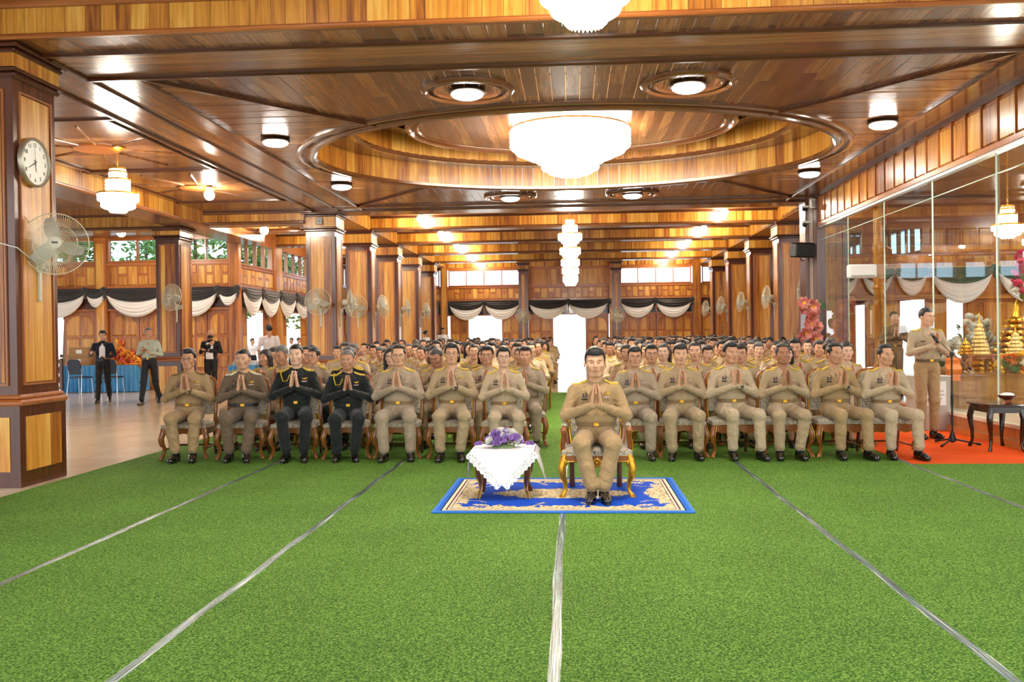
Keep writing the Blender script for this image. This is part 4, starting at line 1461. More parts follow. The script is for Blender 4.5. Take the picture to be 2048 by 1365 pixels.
for i, (a, b, c_) in enumerate(((.22, -.05, 2.0), (.12, -.04, 1.75), (.05, -.05, 1.45), (-.2, -.02, 1.05), (.2, -.03, 1.05), (.26, .0, 1.6), (-.28, -.02, 1.3), (0, -.02, .98))):
    vs = [Vector((.13 * math.cos(2 * PI * k / 14), .1 * math.sin(2 * PI * k / 14), .02 * math.cos(4 * PI * k / 14))) for k in range(14)] + [Vector((0, 0, -.02))]
    o_ = G().add(vs, [(k, (k + 1) % 14, 14) for k in range(14)]).build('leaf', M_leafg, fa, loc=(a, b, c_), rot=(PI / 2 - .4, .4 - .2 * i, .3 * i))
# ================================================================== PEOPLE: smooth bodies from blended volumes
class Vol:
    """a signed distance grid that volumes are blended into; mesh() pulls a smooth surface out of it"""
    def __init__(s, lo, hi, h):
        s.lo, s.h = np.array(lo, np.float32), h
        n = np.ceil((np.array(hi) - np.array(lo)) / h).astype(int) + 1
        s.ax = [s.lo[i] + h * np.arange(n[i], dtype=np.float32) for i in range(3)]
        s.D = np.full(n, 0.2, np.float32)
        s.W = np.full(n, 9.0, np.float32)
        s.L = np.zeros(n, np.int8)
    def _box(s, lo, hi, m):
        sl = []
        for i in range(3):
            a = max(0, int(math.floor((lo[i] - m - s.lo[i]) / s.h)))
            b = min(len(s.ax[i]), int(math.ceil((hi[i] + m - s.lo[i]) / s.h)) + 1)
            if b <= a: return None
            sl.append(slice(a, b))
        return tuple(sl)
    def _put(s, sl, d, k, lab, sub):
        c = s.D[sl]
        k = max(k, 1e-4)
        if sub:
            h = np.maximum(k - np.abs(c + d), 0) / k
            s.D[sl] = np.maximum(c, -d) + h * h * k * .25
        else:
            h = np.maximum(k - np.abs(c - d), 0) / k
            s.D[sl] = np.minimum(c, d) - h * h * k * .25
            w = s.W[sl]
            m = d < w
            s.L[sl] = np.where(m, lab, s.L[sl])
            s.W[sl] = np.minimum(w, d)
    def grid(s, sl):
        return (s.ax[0][sl[0]][:, None, None], s.ax[1][sl[1]][None, :, None], s.ax[2][sl[2]][None, None, :])
    def rc(s, a, b, ra, rb, k=.01, lab=0, sub=False):
        a, b = np.array(a, np.float32), np.array(b, np.float32)
        r = max(ra, rb)
        sl = s._box(np.minimum(a, b) - r, np.maximum(a, b) + r, k + 3 * s.h)
        if sl is None: return s
        X, Y, Z = s.grid(sl)
        ab = b - a
        l2 = float(ab @ ab) + 1e-9
        px, py, pz = X - a[0], Y - a[1], Z - a[2]
        t = np.clip((px * ab[0] + py * ab[1] + pz * ab[2]) / l2, 0, 1)
        d = np.sqrt((px - t * ab[0]) ** 2 + (py - t * ab[1]) ** 2 + (pz - t * ab[2]) ** 2) - (ra + (rb - ra) * t)
        s._put(sl, d.astype(np.float32), k, lab, sub)
        return s
    def el(s, c, r, k=.01, lab=0, sub=False, M=None):
        R_ = max(r)
        c = np.array(c, np.float32)
        sl = s._box(c - R_, c + R_, k + 3 * s.h)
        if sl is None: return s
        X, Y, Z = s.grid(sl)
        x, y, z = X - c[0], Y - c[1], Z - c[2]
        if M is not None:
            x, y, z = (M[0][0] * x + M[1][0] * y + M[2][0] * z, M[0][1] * x + M[1][1] * y + M[2][1] * z, M[0][2] * x + M[1][2] * y + M[2][2] * z)
        k0 = np.sqrt((x / r[0]) ** 2 + (y / r[1]) ** 2 + (z / r[2]) ** 2)
        k1 = np.sqrt((x / r[0] ** 2) ** 2 + (y / r[1] ** 2) ** 2 + (z / r[2] ** 2) ** 2)
        d = k0 * (k0 - 1) / np.maximum(k1, 1e-6)
        s._put(sl, d.astype(np.float32), k, lab, sub)
        return s
    def below(s, f, k=.006):
        """cut away where f(X, Y, Z) < 0"""
        X, Y, Z = s.ax[0][:, None, None], s.ax[1][None, :, None], s.ax[2][None, None, :]
        s.D = np.maximum(s.D, -f(X, Y, Z)).astype(np.float32)
        return s
    def mesh(s):
        D = s.D
        S = D < 0
        nx, ny, nz = D.shape
        cs = [(i, j, k) for i in (0, 1) for j in (0, 1) for k in (0, 1)]
        cnt = np.zeros((nx - 1, ny - 1, nz - 1), np.int8)
        for (i, j, k) in cs:
            cnt += S[i:nx - 1 + i, j:ny - 1 + j, k:nz - 1 + k]
        act = (cnt > 0) & (cnt < 8)
        idx = np.argwhere(act)
        vid = np.full(act.shape, -1, np.int32)
        vid[act] = np.arange(len(idx))
        val = np.stack([D[idx[:, 0] + i, idx[:, 1] + j, idx[:, 2] + k] for (i, j, k) in cs], 1)
        off = np.array(cs, np.float32)
        acc = np.zeros((len(idx), 3), np.float32)
        num = np.zeros(len(idx), np.float32)
        for a in range(8):
            for b in range(a + 1, 8):
                if np.abs(off[a] - off[b]).sum() != 1: continue
                va, vb = val[:, a], val[:, b]
                m = (va < 0) != (vb < 0)
                t = np.where(m, va / np.where(m, va - vb, 1), 0)
                acc += np.where(m[:, None], off[a] + t[:, None] * (off[b] - off[a]), 0)
                num += m
        P = s.lo + s.h * (idx + acc / num[:, None])
        F, LB = [], []
        for ax in range(3):
            a = [slice(None)] * 3
            b = [slice(None)] * 3
            a[ax], b[ax] = slice(0, -1), slice(1, None)
            ch = S[tuple(a)] != S[tuple(b)]
            e = np.argwhere(ch)
            o = [i for i in range(3) if i != ax]
            e = e[(e[:, o[0]] > 0) & (e[:, o[1]] > 0) & (e[:, o[0]] < D.shape[o[0]] - 1) & (e[:, o[1]] < D.shape[o[1]] - 1)]
            q = []
            for d0, d1 in ((-1, -1), (0, -1), (0, 0), (-1, 0)):
                c = e.copy()
                c[:, o[0]] += d0
                c[:, o[1]] += d1
                q.append(vid[c[:, 0], c[:, 1], c[:, 2]])
            q = np.stack(q, 1)
            flip = S[e[:, 0], e[:, 1], e[:, 2]]
            if ax == 1: flip = ~flip
            q = np.where(flip[:, None], q, q[:, ::-1])
            F.append(q)
            LB.append(s.L[e[:, 0], e[:, 1], e[:, 2]])
        F, LB = np.concatenate(F), np.concatenate(LB)
        ok = (F >= 0).all(1)
        return P, F[ok], LB[ok]

class Skinned:
    """collects islands (points, faces, slot per face) into one mesh"""
    def __init__(s):
        s.P, s.F, s.M, s.n = [], [], [], 0
    def add(s, P, F, M):
        s.P.append(np.asarray(P, np.float32))
        s.F += [tuple(int(i) + s.n for i in f) for f in F]
        s.M += list(M) if hasattr(M, '__len__') else [M] * len(F)
        s.n += len(P)
    def g(s, g, slot):
        s.add(np.array(g.v, np.float32), g.f, slot)
    def mesh(s, name, mats):
        me = bpy.data.meshes.new(name)
        me.from_pydata(np.concatenate(s.P).tolist(), [], s.F)
        for m in mats: me.materials.append(m)
        me.polygons.foreach_set('material_index', [int(i) for i in s.M])
        me.polygons.foreach_set('use_smooth', [True] * len(s.F))
        me.update()
        return me

def rotm(yaw=0, pitch=0, roll=0):
    """head turn: yaw > 0 looks towards the viewer's right, pitch > 0 looks down"""
    return np.array(Matrix.Rotation(yaw, 3, 'Z') @ Matrix.Rotation(pitch, 3, 'X') @ Matrix.Rotation(roll, 3, 'Y'), np.float32)

def head_vol(w=1.0, jaw=1.0, nose=1.0, h=.0042, female=False):
    v = Vol((-.1, -.135, -.21), (.1, .13, .14), h)
    v.el((0, .014, .034), (.074 * w, .092, .084), .01)
    v.el((0, -.024, -.03), (.0615 * w, .072, .076), .03)
    v.rc((-.016 * jaw, -.070, -.097), (.016 * jaw, -.070, -.097), .016, .016, .025)
    for s in (-1, 1):
        v.rc((s * .044 * jaw * w, .006, -.05), (s * .026 * jaw, -.055, -.092), .02, .016, .03)
        v.el((s * .04 * w, -.064, -.02), (.027, .026, .026), .03)
        v.rc((s * .014, -.086, .024), (s * .046 * w, -.07, .026), .011, .011, .02)
        v.el((s * .0315, -.098, .003), (.018, .014, .011), .014, sub=True)
        v.el((s * .0315, -.075, .002), (.0165, .0165, .012), .004)
        v.el((s * .079 * w, .012, -.008), (.007, .019, .032), .006, M=rotm(.0, 0, -s * .12).tolist())
        v.el((s * .0125, -.096, -.0315), (.0095 * nose, .0095, .0085), .006)
    v.rc((0, -.088, .018), (0, -.1075, -.026), .0085, .0125 * nose, .012)
    v.el((0, -.079, -.06), (.03, .022, .026), .02)
    v.el((0, -.0985, -.0545), (.024, .0075, .0055), .006)
    v.el((0, -.0965, -.0665), (.019, .008, .0065), .005)
    v.rc((-.02, -.1075, -.0605), (.02, -.1075, -.0605), .0025, .0025, .004, sub=True)
    nr = .044 if female else .052
    v.rc((0, .022, -.06), (0, .036, -.2), nr, nr + .004, .03)
    return v

def feature(P, x, z, dy=0.0):
    m = (np.abs(P[:, 0] - x) < .006) & (np.abs(P[:, 2] - z) < .006)
    return (P[m, 1].min() if m.any() else -.09) + dy

SLOTS = 7   # 0 skin 1 shirt 2 trousers 3 eye white 4 dark 5 lips 6 sock
def put_head(sk, at_, rot, size=1.0, closed=False, mask=False, **kw):
    """adds the head island to a body; returns the map from head space to body space"""
    P, F, L_ = head_vol(**kw).mesh()
    T = lambda q: (np.asarray(q, np.float32) * size) @ rot.T + np.array(at_, np.float32)
    sk.add(T(P), F, 0)
    def blob(c, r, slot, M=None, n=10, m=6):
        g = G().ball(c, r, n, m, M)
        sk.add(T(np.array(g.v, np.float32)), g.f, slot)
    for s in (-1, 1):
        x = s * .0315
        y = feature(P, x, .002)
        if not closed:
            blob((x, y + .003, .001), (.0115, .0045, .0031), 3)
            blob((x, y + .0015, .0012), (.0046, .0045, .0034), 4)
            blob((x, y + .001, .0042), (.0140, .004, .0014), 4, Matrix.Rotation(-s * .1, 3, 'Y'))
        else:
            blob((x, y + .001, -.002), (.0135, .004, .0016), 4)
        yb = feature(P, s * .033, .024)
        blob((s * .033, yb + .002, .025), (.0175, .0042, .0028), 4, Matrix.Rotation(s * .12, 3, 'Y'))
    yl = feature(P, 0, -.0545)
    blob((0, yl + .004, -.0545), (.0235, .0055, .0042), 5)
    blob((0, yl + .006, -.066), (.0205, .0055, .0052), 5)
    if mask:
        g = Vol((-.09, -.14, -.125), (.09, .02, .03), .005)
        g.el((0, -.03, -.05), (.07, .1, .06), .01)
        g.el((0, -.02, -.05), (.062, .09, .07), .004, sub=True)
        g.below(lambda X, Y, Z: (-.0 - Y) + 0 * X + 0 * Z)
        P2, F2, _ = g.mesh()
        sk.add(T(P2), F2, 4)
    return T

def hair_mesh(kind, seed=0):
    h = .005
    v = Vol((-.115, -.13, -.26), (.115, .17, .155), h)
    if kind in ('short', 'crop', 'flat'):
        t = {'short': .012, 'crop': .005, 'flat': .014}[kind]
        v.el((0, .018, .038), (.0765 + t * .7, .094 + t * .6, .087 + t), .01)
        if kind == 'short':
            v.el((0, -.04, .098), (.055, .045, .03), .03)
        if kind == 'flat':
            v.el((0, -.035, .088), (.066, .05, .035), .03)
        zf = .066 if kind != 'flat' else .06
        v.below(lambda X, Y, Z: np.where(Y < -.035, Z - zf - .10 * np.abs(X) * (np.abs(X) > .03) + 0.0 * Y, Z - (.015 - 2.0 * np.maximum(Y + .01, -.03)) + 0 * X).clip(-.02, .02))
        v.below(lambda X, Y, Z: Z + .075 + 0 * X + 0 * Y)
    elif kind == 'balding':
        v.el((0, .02, .034), (.084, .1, .084), .01)
        v.below(lambda X, Y, Z: np.where(Y < -.02, np.minimum(Z - .03, np.abs(X) - .058), Z - (.0 - 1.8 * np.maximum(Y + .01, -.03)) + 0 * X).clip(-.02, .02))
        v.el((0, -.05, .1), (.052, .06, .06), .01, sub=True)
        v.el((0, .012, .098), (.07, .078, .034), .02)
        v.below(lambda X, Y, Z: Z + .07 + 0 * X + 0 * Y)
    elif kind == 'bun':
        v.el((0, .018, .04), (.084, .101, .094), .01)
        v.el((0, .115, .03), (.045, .035, .045), .02)
        v.below(lambda X, Y, Z: np.where(Y < -.03, Z - .062 - .3 * (.05 - np.abs(X)).clip(0, 1) * .3 + 0 * Y, Z - (-.005 - 1.2 * np.maximum(Y + .01, -.02)) + 0 * X).clip(-.02, .02))
        v.below(lambda X, Y, Z: Z + .07 + 0 * X + 0 * Y)
    elif kind in ('bob', 'long'):
        ln = -.12 if kind == 'bob' else -.22
        v.el((0, .02, .042), (.09, .104, .097), .01)
        for s in (-1, 1):
            v.rc((s * .072, .0, .02), (s * .082, .005, ln), .03, .024, .02)
            v.rc((s * .05, .07, .0), (s * .06, .075, ln), .04, .035, .02)
        v.rc((0, .085, 0), (0, .085, ln), .045, .04, .02)
        v.el((0, -.085, -.03), (.062, .085, .1), .012, sub=True)
        v.el((0, -.03, -.1), (.06, .1, .11), .01, sub=True)
    P, F, _ = v.mesh()
    rr = np.random.RandomState(seed)
    sk = Skinned()
    sk.add(P, F, 0)
    return sk.mesh('hair', [MATS['hair_black']])

def hair_mat(name, col):
    m, t, b, L = nt(name)
    tc = node(t, 'ShaderNodeTexCoord')
    mp = node(t, 'ShaderNodeVectorMath', operation='MULTIPLY')
    mp.inputs[1].default_value = (160, 60, 30)
    n = node(t, 'ShaderNodeTexNoise', i_Scale=1.0, i_Detail=2.0)
    L.new(tc.outputs['Object'], mp.inputs[0])
    L.new(mp.outputs[0], n.inputs['Vector'])
    bp = node(t, 'ShaderNodeBump', i_Strength=.5, i_Distance=.01)
    L.new(n.outputs['Fac'], bp.inputs['Height'])
    L.new(bp.outputs[0], b.inputs['Normal'])
    b.inputs['Base Color'].default_value = col
    b.inputs['Roughness'].default_value = .42
    MATS[name] = m
    return m
HAIR = [hair_mat('hair_black', srgb(22, 20, 20)), hair_mat('hair_darkbrown', srgb(42, 30, 24)), hair_mat('hair_grey', srgb(98, 96, 94)), hair_mat('hair_salt', srgb(62, 60, 58))]
SKIN = []
for i, c in enumerate((srgb(212, 164, 132), srgb(202, 152, 120), srgb(190, 140, 108), srgb(170, 120, 90), srgb(220, 178, 150))):
    m = plain('skin_%d' % i, c, .48, var=.06, vscale=14, spec=.35)
    b_ = m.node_tree.nodes['Principled BSDF']
    SKIN.append(m)

def cloth_mat(name, col, rough=.75):
    m, t, b, L = nt(name)
    tc = node(t, 'ShaderNodeTexCoord')
    n = node(t, 'ShaderNodeTexNoise', i_Scale=9.0, i_Detail=2.0, i_Distortion=1.2)
    n2 = node(t, 'ShaderNodeTexNoise', i_Scale=600.0)
    L.new(tc.outputs['Object'], n.inputs['Vector'])
    L.new(tc.outputs['Object'], n2.inputs['Vector'])
    ad = node(t, 'ShaderNodeMath', operation='MULTIPLY_ADD', i_1=.03)
    L.new(n2.outputs['Fac'], ad.inputs[0])
    L.new(n.outputs['Fac'], ad.inputs[2])
    bp = node(t, 'ShaderNodeBump', i_Strength=.5, i_Distance=.05)
    L.new(ad.outputs[0], bp.inputs['Height'])
    L.new(bp.outputs[0], b.inputs['Normal'])
    b.inputs['Base Color'].default_value = col
    b.inputs['Roughness'].default_value = rough
    b.inputs['Sheen Weight'].default_value = .15
    b.inputs['Specular IOR Level'].default_value = .25
    MATS[name] = m
    return m
KH = [cloth_mat('khaki_cloth', srgb(172, 150, 116)), cloth_mat('khaki_light_cloth', srgb(186, 166, 136)), cloth_mat('khaki_warm_cloth', srgb(168, 140, 100)), cloth_mat('khaki_grey_cloth', srgb(166, 148, 124))]
BELTK = cloth_mat('belt_webbing', srgb(132, 108, 74))  # khaki belt, darkened for the shade under the shirt overhang
OLV = cloth_mat('brown_uniform_cloth', srgb(110, 92, 72))
BLK = cloth_mat('black_green_cloth', srgb(28, 32, 30))
NAVY = cloth_mat('navy_cloth', srgb(26, 30, 44))
WHC = cloth_mat('white_shirt_cloth', srgb(236, 234, 236))
SAGE = cloth_mat('sage_shirt_cloth', srgb(176, 184, 166))
M_eyew = plain('eye_white', srgb(226, 218, 212), .3)
M_dark = plain('eye_dark', srgb(26, 20, 18), .3)
M_lip = plain('lips', srgb(168, 96, 86), .45)
M_sock = plain('sock_black', srgb(18, 18, 20), .8)
M_shoe = plain('shoe_leather', srgb(14, 13, 13), .14, coat=.8)
PM = lambda skin, shirt, trou: [skin, shirt, trou, M_eyew, M_dark, M_lip, M_sock]

def V3(*a): return np.array(a, np.float32)

def wai_hands(sk, wr, tip, el=None, h=.0042):
    """both hands pressed palm to palm, fingers up: four fingers and a thumb each"""
    wr, tip = V3(*wr), V3(*tip)
    lo = np.minimum(V3(-wr[0], wr[1], wr[2]), tip) - .07
    hi = np.maximum(wr, tip) + .07
    v = Vol(lo, hi, h)
    for s in (-1, 1):
        w = V3(s * wr[0], wr[1], wr[2])
        t = V3(s * .009 + tip[0], tip[1], tip[2])
        u = (t - w) / np.linalg.norm(t - w)
        ln = np.linalg.norm(t - w)
        row = V3(-s * .0 + s * .28, -1, 0)
        row = row - u * (row @ u)
        row /= np.linalg.norm(row)
        fe = V3(s * abs(el[0]), el[1], el[2]) - w
        fe /= np.linalg.norm(fe)
        v.rc(w + fe * .05, w + u * .012, .025, .0235, .012)
        for k, (o, fl) in enumerate(((-.030, .93), (-.010, 1.0), (.010, .94), (.028, .76))):
            kn = w + u * ln * .5 + row * o
            v.rc(w + u * .012 + row * o * .5, kn, .017, .0122, .010)
            e = w + u * ln * (.5 + .5 * fl) + row * o * .9
            e[0] = s * (.0092 + .011 * k / 3) + tip[0]
            md = (kn + e) / 2 + V3(s * .003, 0, 0)
            v.rc(kn, md, .0105, .0092, .003)
            v.rc(md, e, .0092, .0072, .003)
        b = w + u * .03 - row * .022
        v.rc(b, b + u * .035 - row * .014, .014, .0115, .008)
        v.rc(b + u * .035 - row * .014, b + u * .075 - row * .012, .0112, .0085, .003)
    P, F, _ = v.mesh()
    sk.add(P, F, 0)

def free_hand(sk, wr, u, n, curl=.5, side=1, h=.0048):
    """an open or gripping hand: u along the forearm, n out of the palm"""
    wr = V3(*wr)
    u = V3(*u); u /= np.linalg.norm(u)
    n = V3(*n); n = n - u * (n @ u); n /= np.linalg.norm(n)
    row = np.cross(u, n) * side
    v = Vol(wr - .21, wr + .21, h)
    v.rc(wr - u * .05, wr + u * .012, .025, .023, .01)
    for (o, fl) in ((-.030, .072), (-.010, .08), (.010, .074), (.028, .058)):
        kn = wr + u * .09 + row * o
        v.rc(wr + u * .015 + row * o * .5, kn, .016, .012, .010)
        a = curl
        d1 = u * math.cos(a) + n * math.sin(a)
        d2 = u * math.cos(2 * a) + n * math.sin(2 * a)
        d3 = u * math.cos(2.8 * a) + n * math.sin(2.8 * a)
        p1 = kn + d1 * fl * .45
        p2 = p1 + d2 * fl * .32
        p3 = p2 + d3 * fl * .25
        v.rc(kn, p1, .0105, .0095, .003)
        v.rc(p1, p2, .0095, .0085, .003)
        v.rc(p2, p3, .0085, .007, .003)
    b = wr + u * .03 - row * .024
    q = b + u * .035 - row * .018 + n * .012
    v.rc(b, q, .0135, .011, .008)
    v.rc(q, q + u * .032 + n * (.01 + .02 * curl), .011, .0085, .003)
    P, F, _ = v.mesh()
    sk.add(P, F, 0)

def folds(P, F, mask, centres, seed):
    """creases of cloth: ridges that run strongest round the joints"""
    N = np.zeros_like(P)
    a = P[F]
    n = np.cross(a[:, 2] - a[:, 0], a[:, 3] - a[:, 1])
    for i in range(4): np.add.at(N, F[:, i], n)
    N /= np.maximum(np.linalg.norm(N, axis=1, keepdims=True), 1e-9)
    rs = np.random.RandomState(seed)
    amp = np.full(len(P), .0022, np.float32)
    for c, r in centres:
        amp = np.maximum(amp, .0065 * np.exp(-(np.linalg.norm(P - np.array(c), axis=1) / r) ** 2))
    f = np.zeros(len(P), np.float32)
    for i in range(4):
        k = rs.normal(size=3)
        k[2] *= 1.6
        k *= 2 * np.pi / rs.uniform(.10, .17) / np.linalg.norm(k)
        q = rs.normal(size=3) * 14
        f += (1 - np.abs(np.sin(P @ k * .5 + rs.uniform(0, 6) + .9 * np.sin(P @ q)))) ** 2
    return (P + N * (amp * mask * (f - 1.0))[:, None]).astype(np.float32)

def body_mesh(name, p):
    """one figure: trunk, limbs, head and hands blended to one surface mesh; p gives the joints (facing -y, ground at z = 0)"""
    b, bel = p.get('bulk', 1.0), p.get('belly', 1.0)
    pts = [p['pel'], p['chest'], p['neck']] + list(p['knee']) + list(p['ank']) + list(p['el']) + list(p['wr'])
    A = np.array(pts)
    v = Vol(A.min(0) - .24, A.max(0) + .2, p.get('h', .0115))
    pel, ch, nk = V3(*p['pel']), V3(*p['chest']), V3(*p['neck'])
    wa = (pel + ch) / 2
    f = V3(0, -1, 0)
    v.el(ch + V3(0, .005, -.02), (.165 * b, .112 * b, .165), .05, 1)
    v.el(wa + f * .018 * bel + V3(0, 0, -.01), (.148 * b * bel ** .6, .112 * b * bel, .15), .06, 1)
    v.el(pel + V3(0, .015, .03), (.155 * b, .122 * b, .105), .05, 1)
    bz_ = p.get('belt', pel[2] + .105)
    v.el(V3(wa[0], wa[1] - .012, bz_ + .05), (.158 * b * bel ** .5, .124 * b * bel, .05), .03, 1)
    v.rc(ch + V3(-.06, -.05, .04), ch + V3(.06, -.05, .04), .06 * b, .06 * b, .06, 1)
    sh = [V3(*q) for q in p['sh']]
    v.rc(sh[0] * .86 + ch * .14, nk + V3(-.02, .005, -.005), .052 * b, .05, .05, 1)
    v.rc(sh[1] * .86 + ch * .14, nk + V3(.02, .005, -.005), .052 * b, .05, .05, 1)
    ab = p.get('arm', 1.0) * b
    for i in (0, 1):
        e, w = V3(*p['el'][i]), V3(*p['wr'][i])
        v.rc(sh[i], e, .056 * ab, .046 * ab, .028, 3)
        if p.get('shortsleeve'):
            v.rc(sh[i], (sh[i] + e) / 2, .064 * ab, .062 * ab, .02, 3)
            v.rc(e, w, .042, .028, .018, 5)
        else:
            v.rc(e, w, .046 * ab, .0365, .018, 3)
    for i, s in ((0, -1), (1, 1)):
        hp = pel + V3(s * .085, -.005, 0)
        k, a = V3(*p['knee'][i]), V3(*p['ank'][i])
        tb = p.get('thigh', 1.0) * b
        if p.get('skirt'):
            v.rc(hp, k + V3(0, .02, .0), .088, .074, .05, 2)
            v.rc(k + V3(0, -.02, -.01), k + V3(0, .02, -.1), .06, .058, .02, 2)
            v.rc(k, k * .55 + a * .45, .046, .05, .01, 4)
            v.rc(k * .55 + a * .45, a, .05, .034, .02, 4)
        else:
            v.rc(hp, k, .086 * tb, .068 * tb, .03, 2)
            v.el(k + V3(0, -.004, .0), (.066 * tb, .068 * tb, .066 * tb), .03, 2)
            m = k * .5 + a * .5
            v.rc(k, m, .064 * tb, .060 * tb, .02, 2)
            v.rc(m, a + V3(0, 0, .04), .060 * tb, .058 * tb, .02, 2)
            v.rc(a + V3(0, 0, .03), a + V3(0, 0, -.03), .038, .036, .004, 6)
    if p.get('skirt'):
        kk = (V3(*p['knee'][0]) + V3(*p['knee'][1])) / 2
        v.rc(pel + V3(0, -.05, 0), kk + V3(0, .06, 0), .09, .07, .05, 2)
    P, F, L_ = v.mesh()
    mk = np.ones(len(P), np.float32)
    mk[np.unique(F[(L_ == 4) | (L_ == 5) | (L_ == 6)])] = 0
    P0 = P
    P = folds(P, F, mk, [(q, .12) for q in p['el']] + [(q, .13) for q in p['knee']] + [(pel + V3(0, -.08, .06), .17), (pel + V3(-.1, -.12, 0), .12), (pel + V3(.1, -.12, 0), .12)] + [(q, .09) for q in p['sh']] + [(V3(*q) + V3(0, 0, .08), .09) for q in p['ank']], int(abs(p['knee'][0][0] * 1000) + abs(p['head'][2] * 1000)))
    sk = Skinned()
    zc = P[F].mean(1)
    belt = p.get('belt', pel[2] + .105)
    slot = np.select([L_ == 1, L_ == 2, L_ == 3, L_ == 4, L_ == 5, L_ == 6], [1, 2, 1, 0, 0, 6], 1)
    slot = np.where((L_ == 1) & (zc[:, 2] < belt), 2, slot)
    sk.add(P, F, slot)
    T = put_head(sk, p['head'], p.get('hrot', rotm()), p.get('hsize', 1.0), **p.get('face', {}))
    if 'tip' in p:
        wai_hands(sk, p['wr'][1], p['tip'], p['el'][1])
    else:
        for i in (0, 1):
            hd = p['hand'][i]
            free_hand(sk, p['wr'][i], hd[0], hd[1], hd[2], side=(-1, 1)[i])
    me = sk.mesh(name, PM(SKIN[0], KH[0], KH[0]))
    tv = np.unique(F[L_ == 1])
    info = dict(PT=P[tv], P=P, F=F, L=L_, belt=belt, pel=pel, neck=nk, head=np.array(p['head']), hrot=p.get('hrot', rotm()), hsize=p.get('hsize', 1.0), ank=p['ank'], sh=sh, p=p)
    return me, info

def front_y(I, x, z, r=.012):
    P = I['PT']
    m = (np.abs(P[:, 0] - x) < r) & (np.abs(P[:, 2] - z) < r)
    if not m.any(): m = (np.abs(P[:, 0] - x) < r * 2) & (np.abs(P[:, 2] - z) < r * 2)
    return float(P[m, 1].min()) if m.any() else -.12
def top_z(I, x, y, r=.014):
    P = I['P']
    m = (np.abs(P[:, 0] - x) < r) & (np.abs(P[:, 1] - y) < r)
    return float(P[m, 2].max()) if m.any() else I['sh'][0][2] + .05

# ---- pieces of uniform, fitted to a body once and shared by all who have that body
def collar_mesh(I, mat):
    nk = I['neck']
    g = G()
    n = 9
    for s in (-1, 1):
        vs = []
        for i in range(n):
            t = i / (n - 1)                      # 0 at the nape, 1 at the throat
            a = PI / 2 - s * t * PI * .94
            rx, ry = .060, .062
            top = V3(rx * math.cos(a), nk[1] + .006 - ry * -math.sin(a) * 1, nk[2] + .052 - .052 * t)
            top = V3(rx * math.cos(a), nk[1] + .004 + ry * math.sin(a), nk[2] + .05 - .055 * t)
            ro = .028 + .024 * t
            bx, by = (rx + ro) * math.cos(a), nk[1] + .004 + (ry + ro) * math.sin(a)
            bz = top[2] - .035 - .022 * t
            if i == n - 1:
                bx, bz = s * .060, nk[2] - .105
                by = front_y(I, bx, bz) - .024
                top = V3(s * .012, front_y(I, 0, nk[2] - .04) - .006, nk[2] - .03)
            elif i == n - 2:
                bx, bz = s * .096, nk[2] - .055
                by = front_y(I, bx, bz) - .02
            mid = (top + V3(bx, by, bz)) / 2 + V3(math.cos(a), math.sin(a), .6) * .011
            vs += [top, mid, V3(bx, by, bz)]
        off = [V3(*q) - V3(0, 0, .007) + (V3(0, nk[1], nk[2]) - V3(*q)) * .08 for q in vs]
        fs = []
        for i in range(n - 1):
            for j in range(2):
                q = (i * 3 + j, i * 3 + j + 1, i * 3 + j + 4, i * 3 + j + 3)
                fs.append(q if s > 0 else q[::-1])
                q2 = tuple(3 * n + k for k in q)
                fs.append(q2[::-1] if s > 0 else q2)
            for j in (0, 2):
                fs.append((i * 3 + j, i * 3 + j + 3, 3 * n + i * 3 + j + 3, 3 * n + i * 3 + j))
        for i in (0, n - 1):
            for j in range(2):
                fs.append((i * 3 + j, i * 3 + j + 1, 3 * n + i * 3 + j + 1, 3 * n + i * 3 + j))
        g.add([tuple(q) for q in vs + off], fs)
    return g.mesh('collar', mat)

def epaulette_mesh(I, s, mat):
    g = G()
    vs = []
    n = 6
    x0, x1 = .078, abs(I['sh'][0][0]) + .022
    y = I['sh'][0][1] - .004
    for i in range(n):
        t = i / (n - 1)
        x = s * (x0 + (x1 - x0) * t)
        w = .027 + .009 * t
        for yy in (-w, 0, w):
            vs.append((x, y + yy, top_z(I, x, y) + .006 - (.003 if yy else 0)))
    vs += [(a, b_, c - .014) for a, b_, c in vs]
    fs = []
    m = 3 * n
    for i in range(n - 1):
        for j in range(2):
            q = (i * 3 + j, i * 3 + j + 3, i * 3 + j + 4, i * 3 + j + 1)
            fs += [q if s > 0 else q[::-1]]
        for j in (0, 2):
            q = (i * 3 + j, i * 3 + j + 3, m + i * 3 + j + 3, m + i * 3 + j)
            fs.append(q)
    for i in (0, n - 1):
        for j in range(2):
            fs.append((i * 3 + j, i * 3 + j + 1, m + i * 3 + j + 1, m + i * 3 + j))
    g.add(vs, fs)
    # raised gold leaf work and button
    for t in (.3, .5, .7, .9):
        x = s * (x0 + (x1 - x0) * t)
        g.ball((x, y, top_z(I, x, y) + .007), (.009, .012, .003), 8, 4)
    return g.mesh('epaulette', mat)

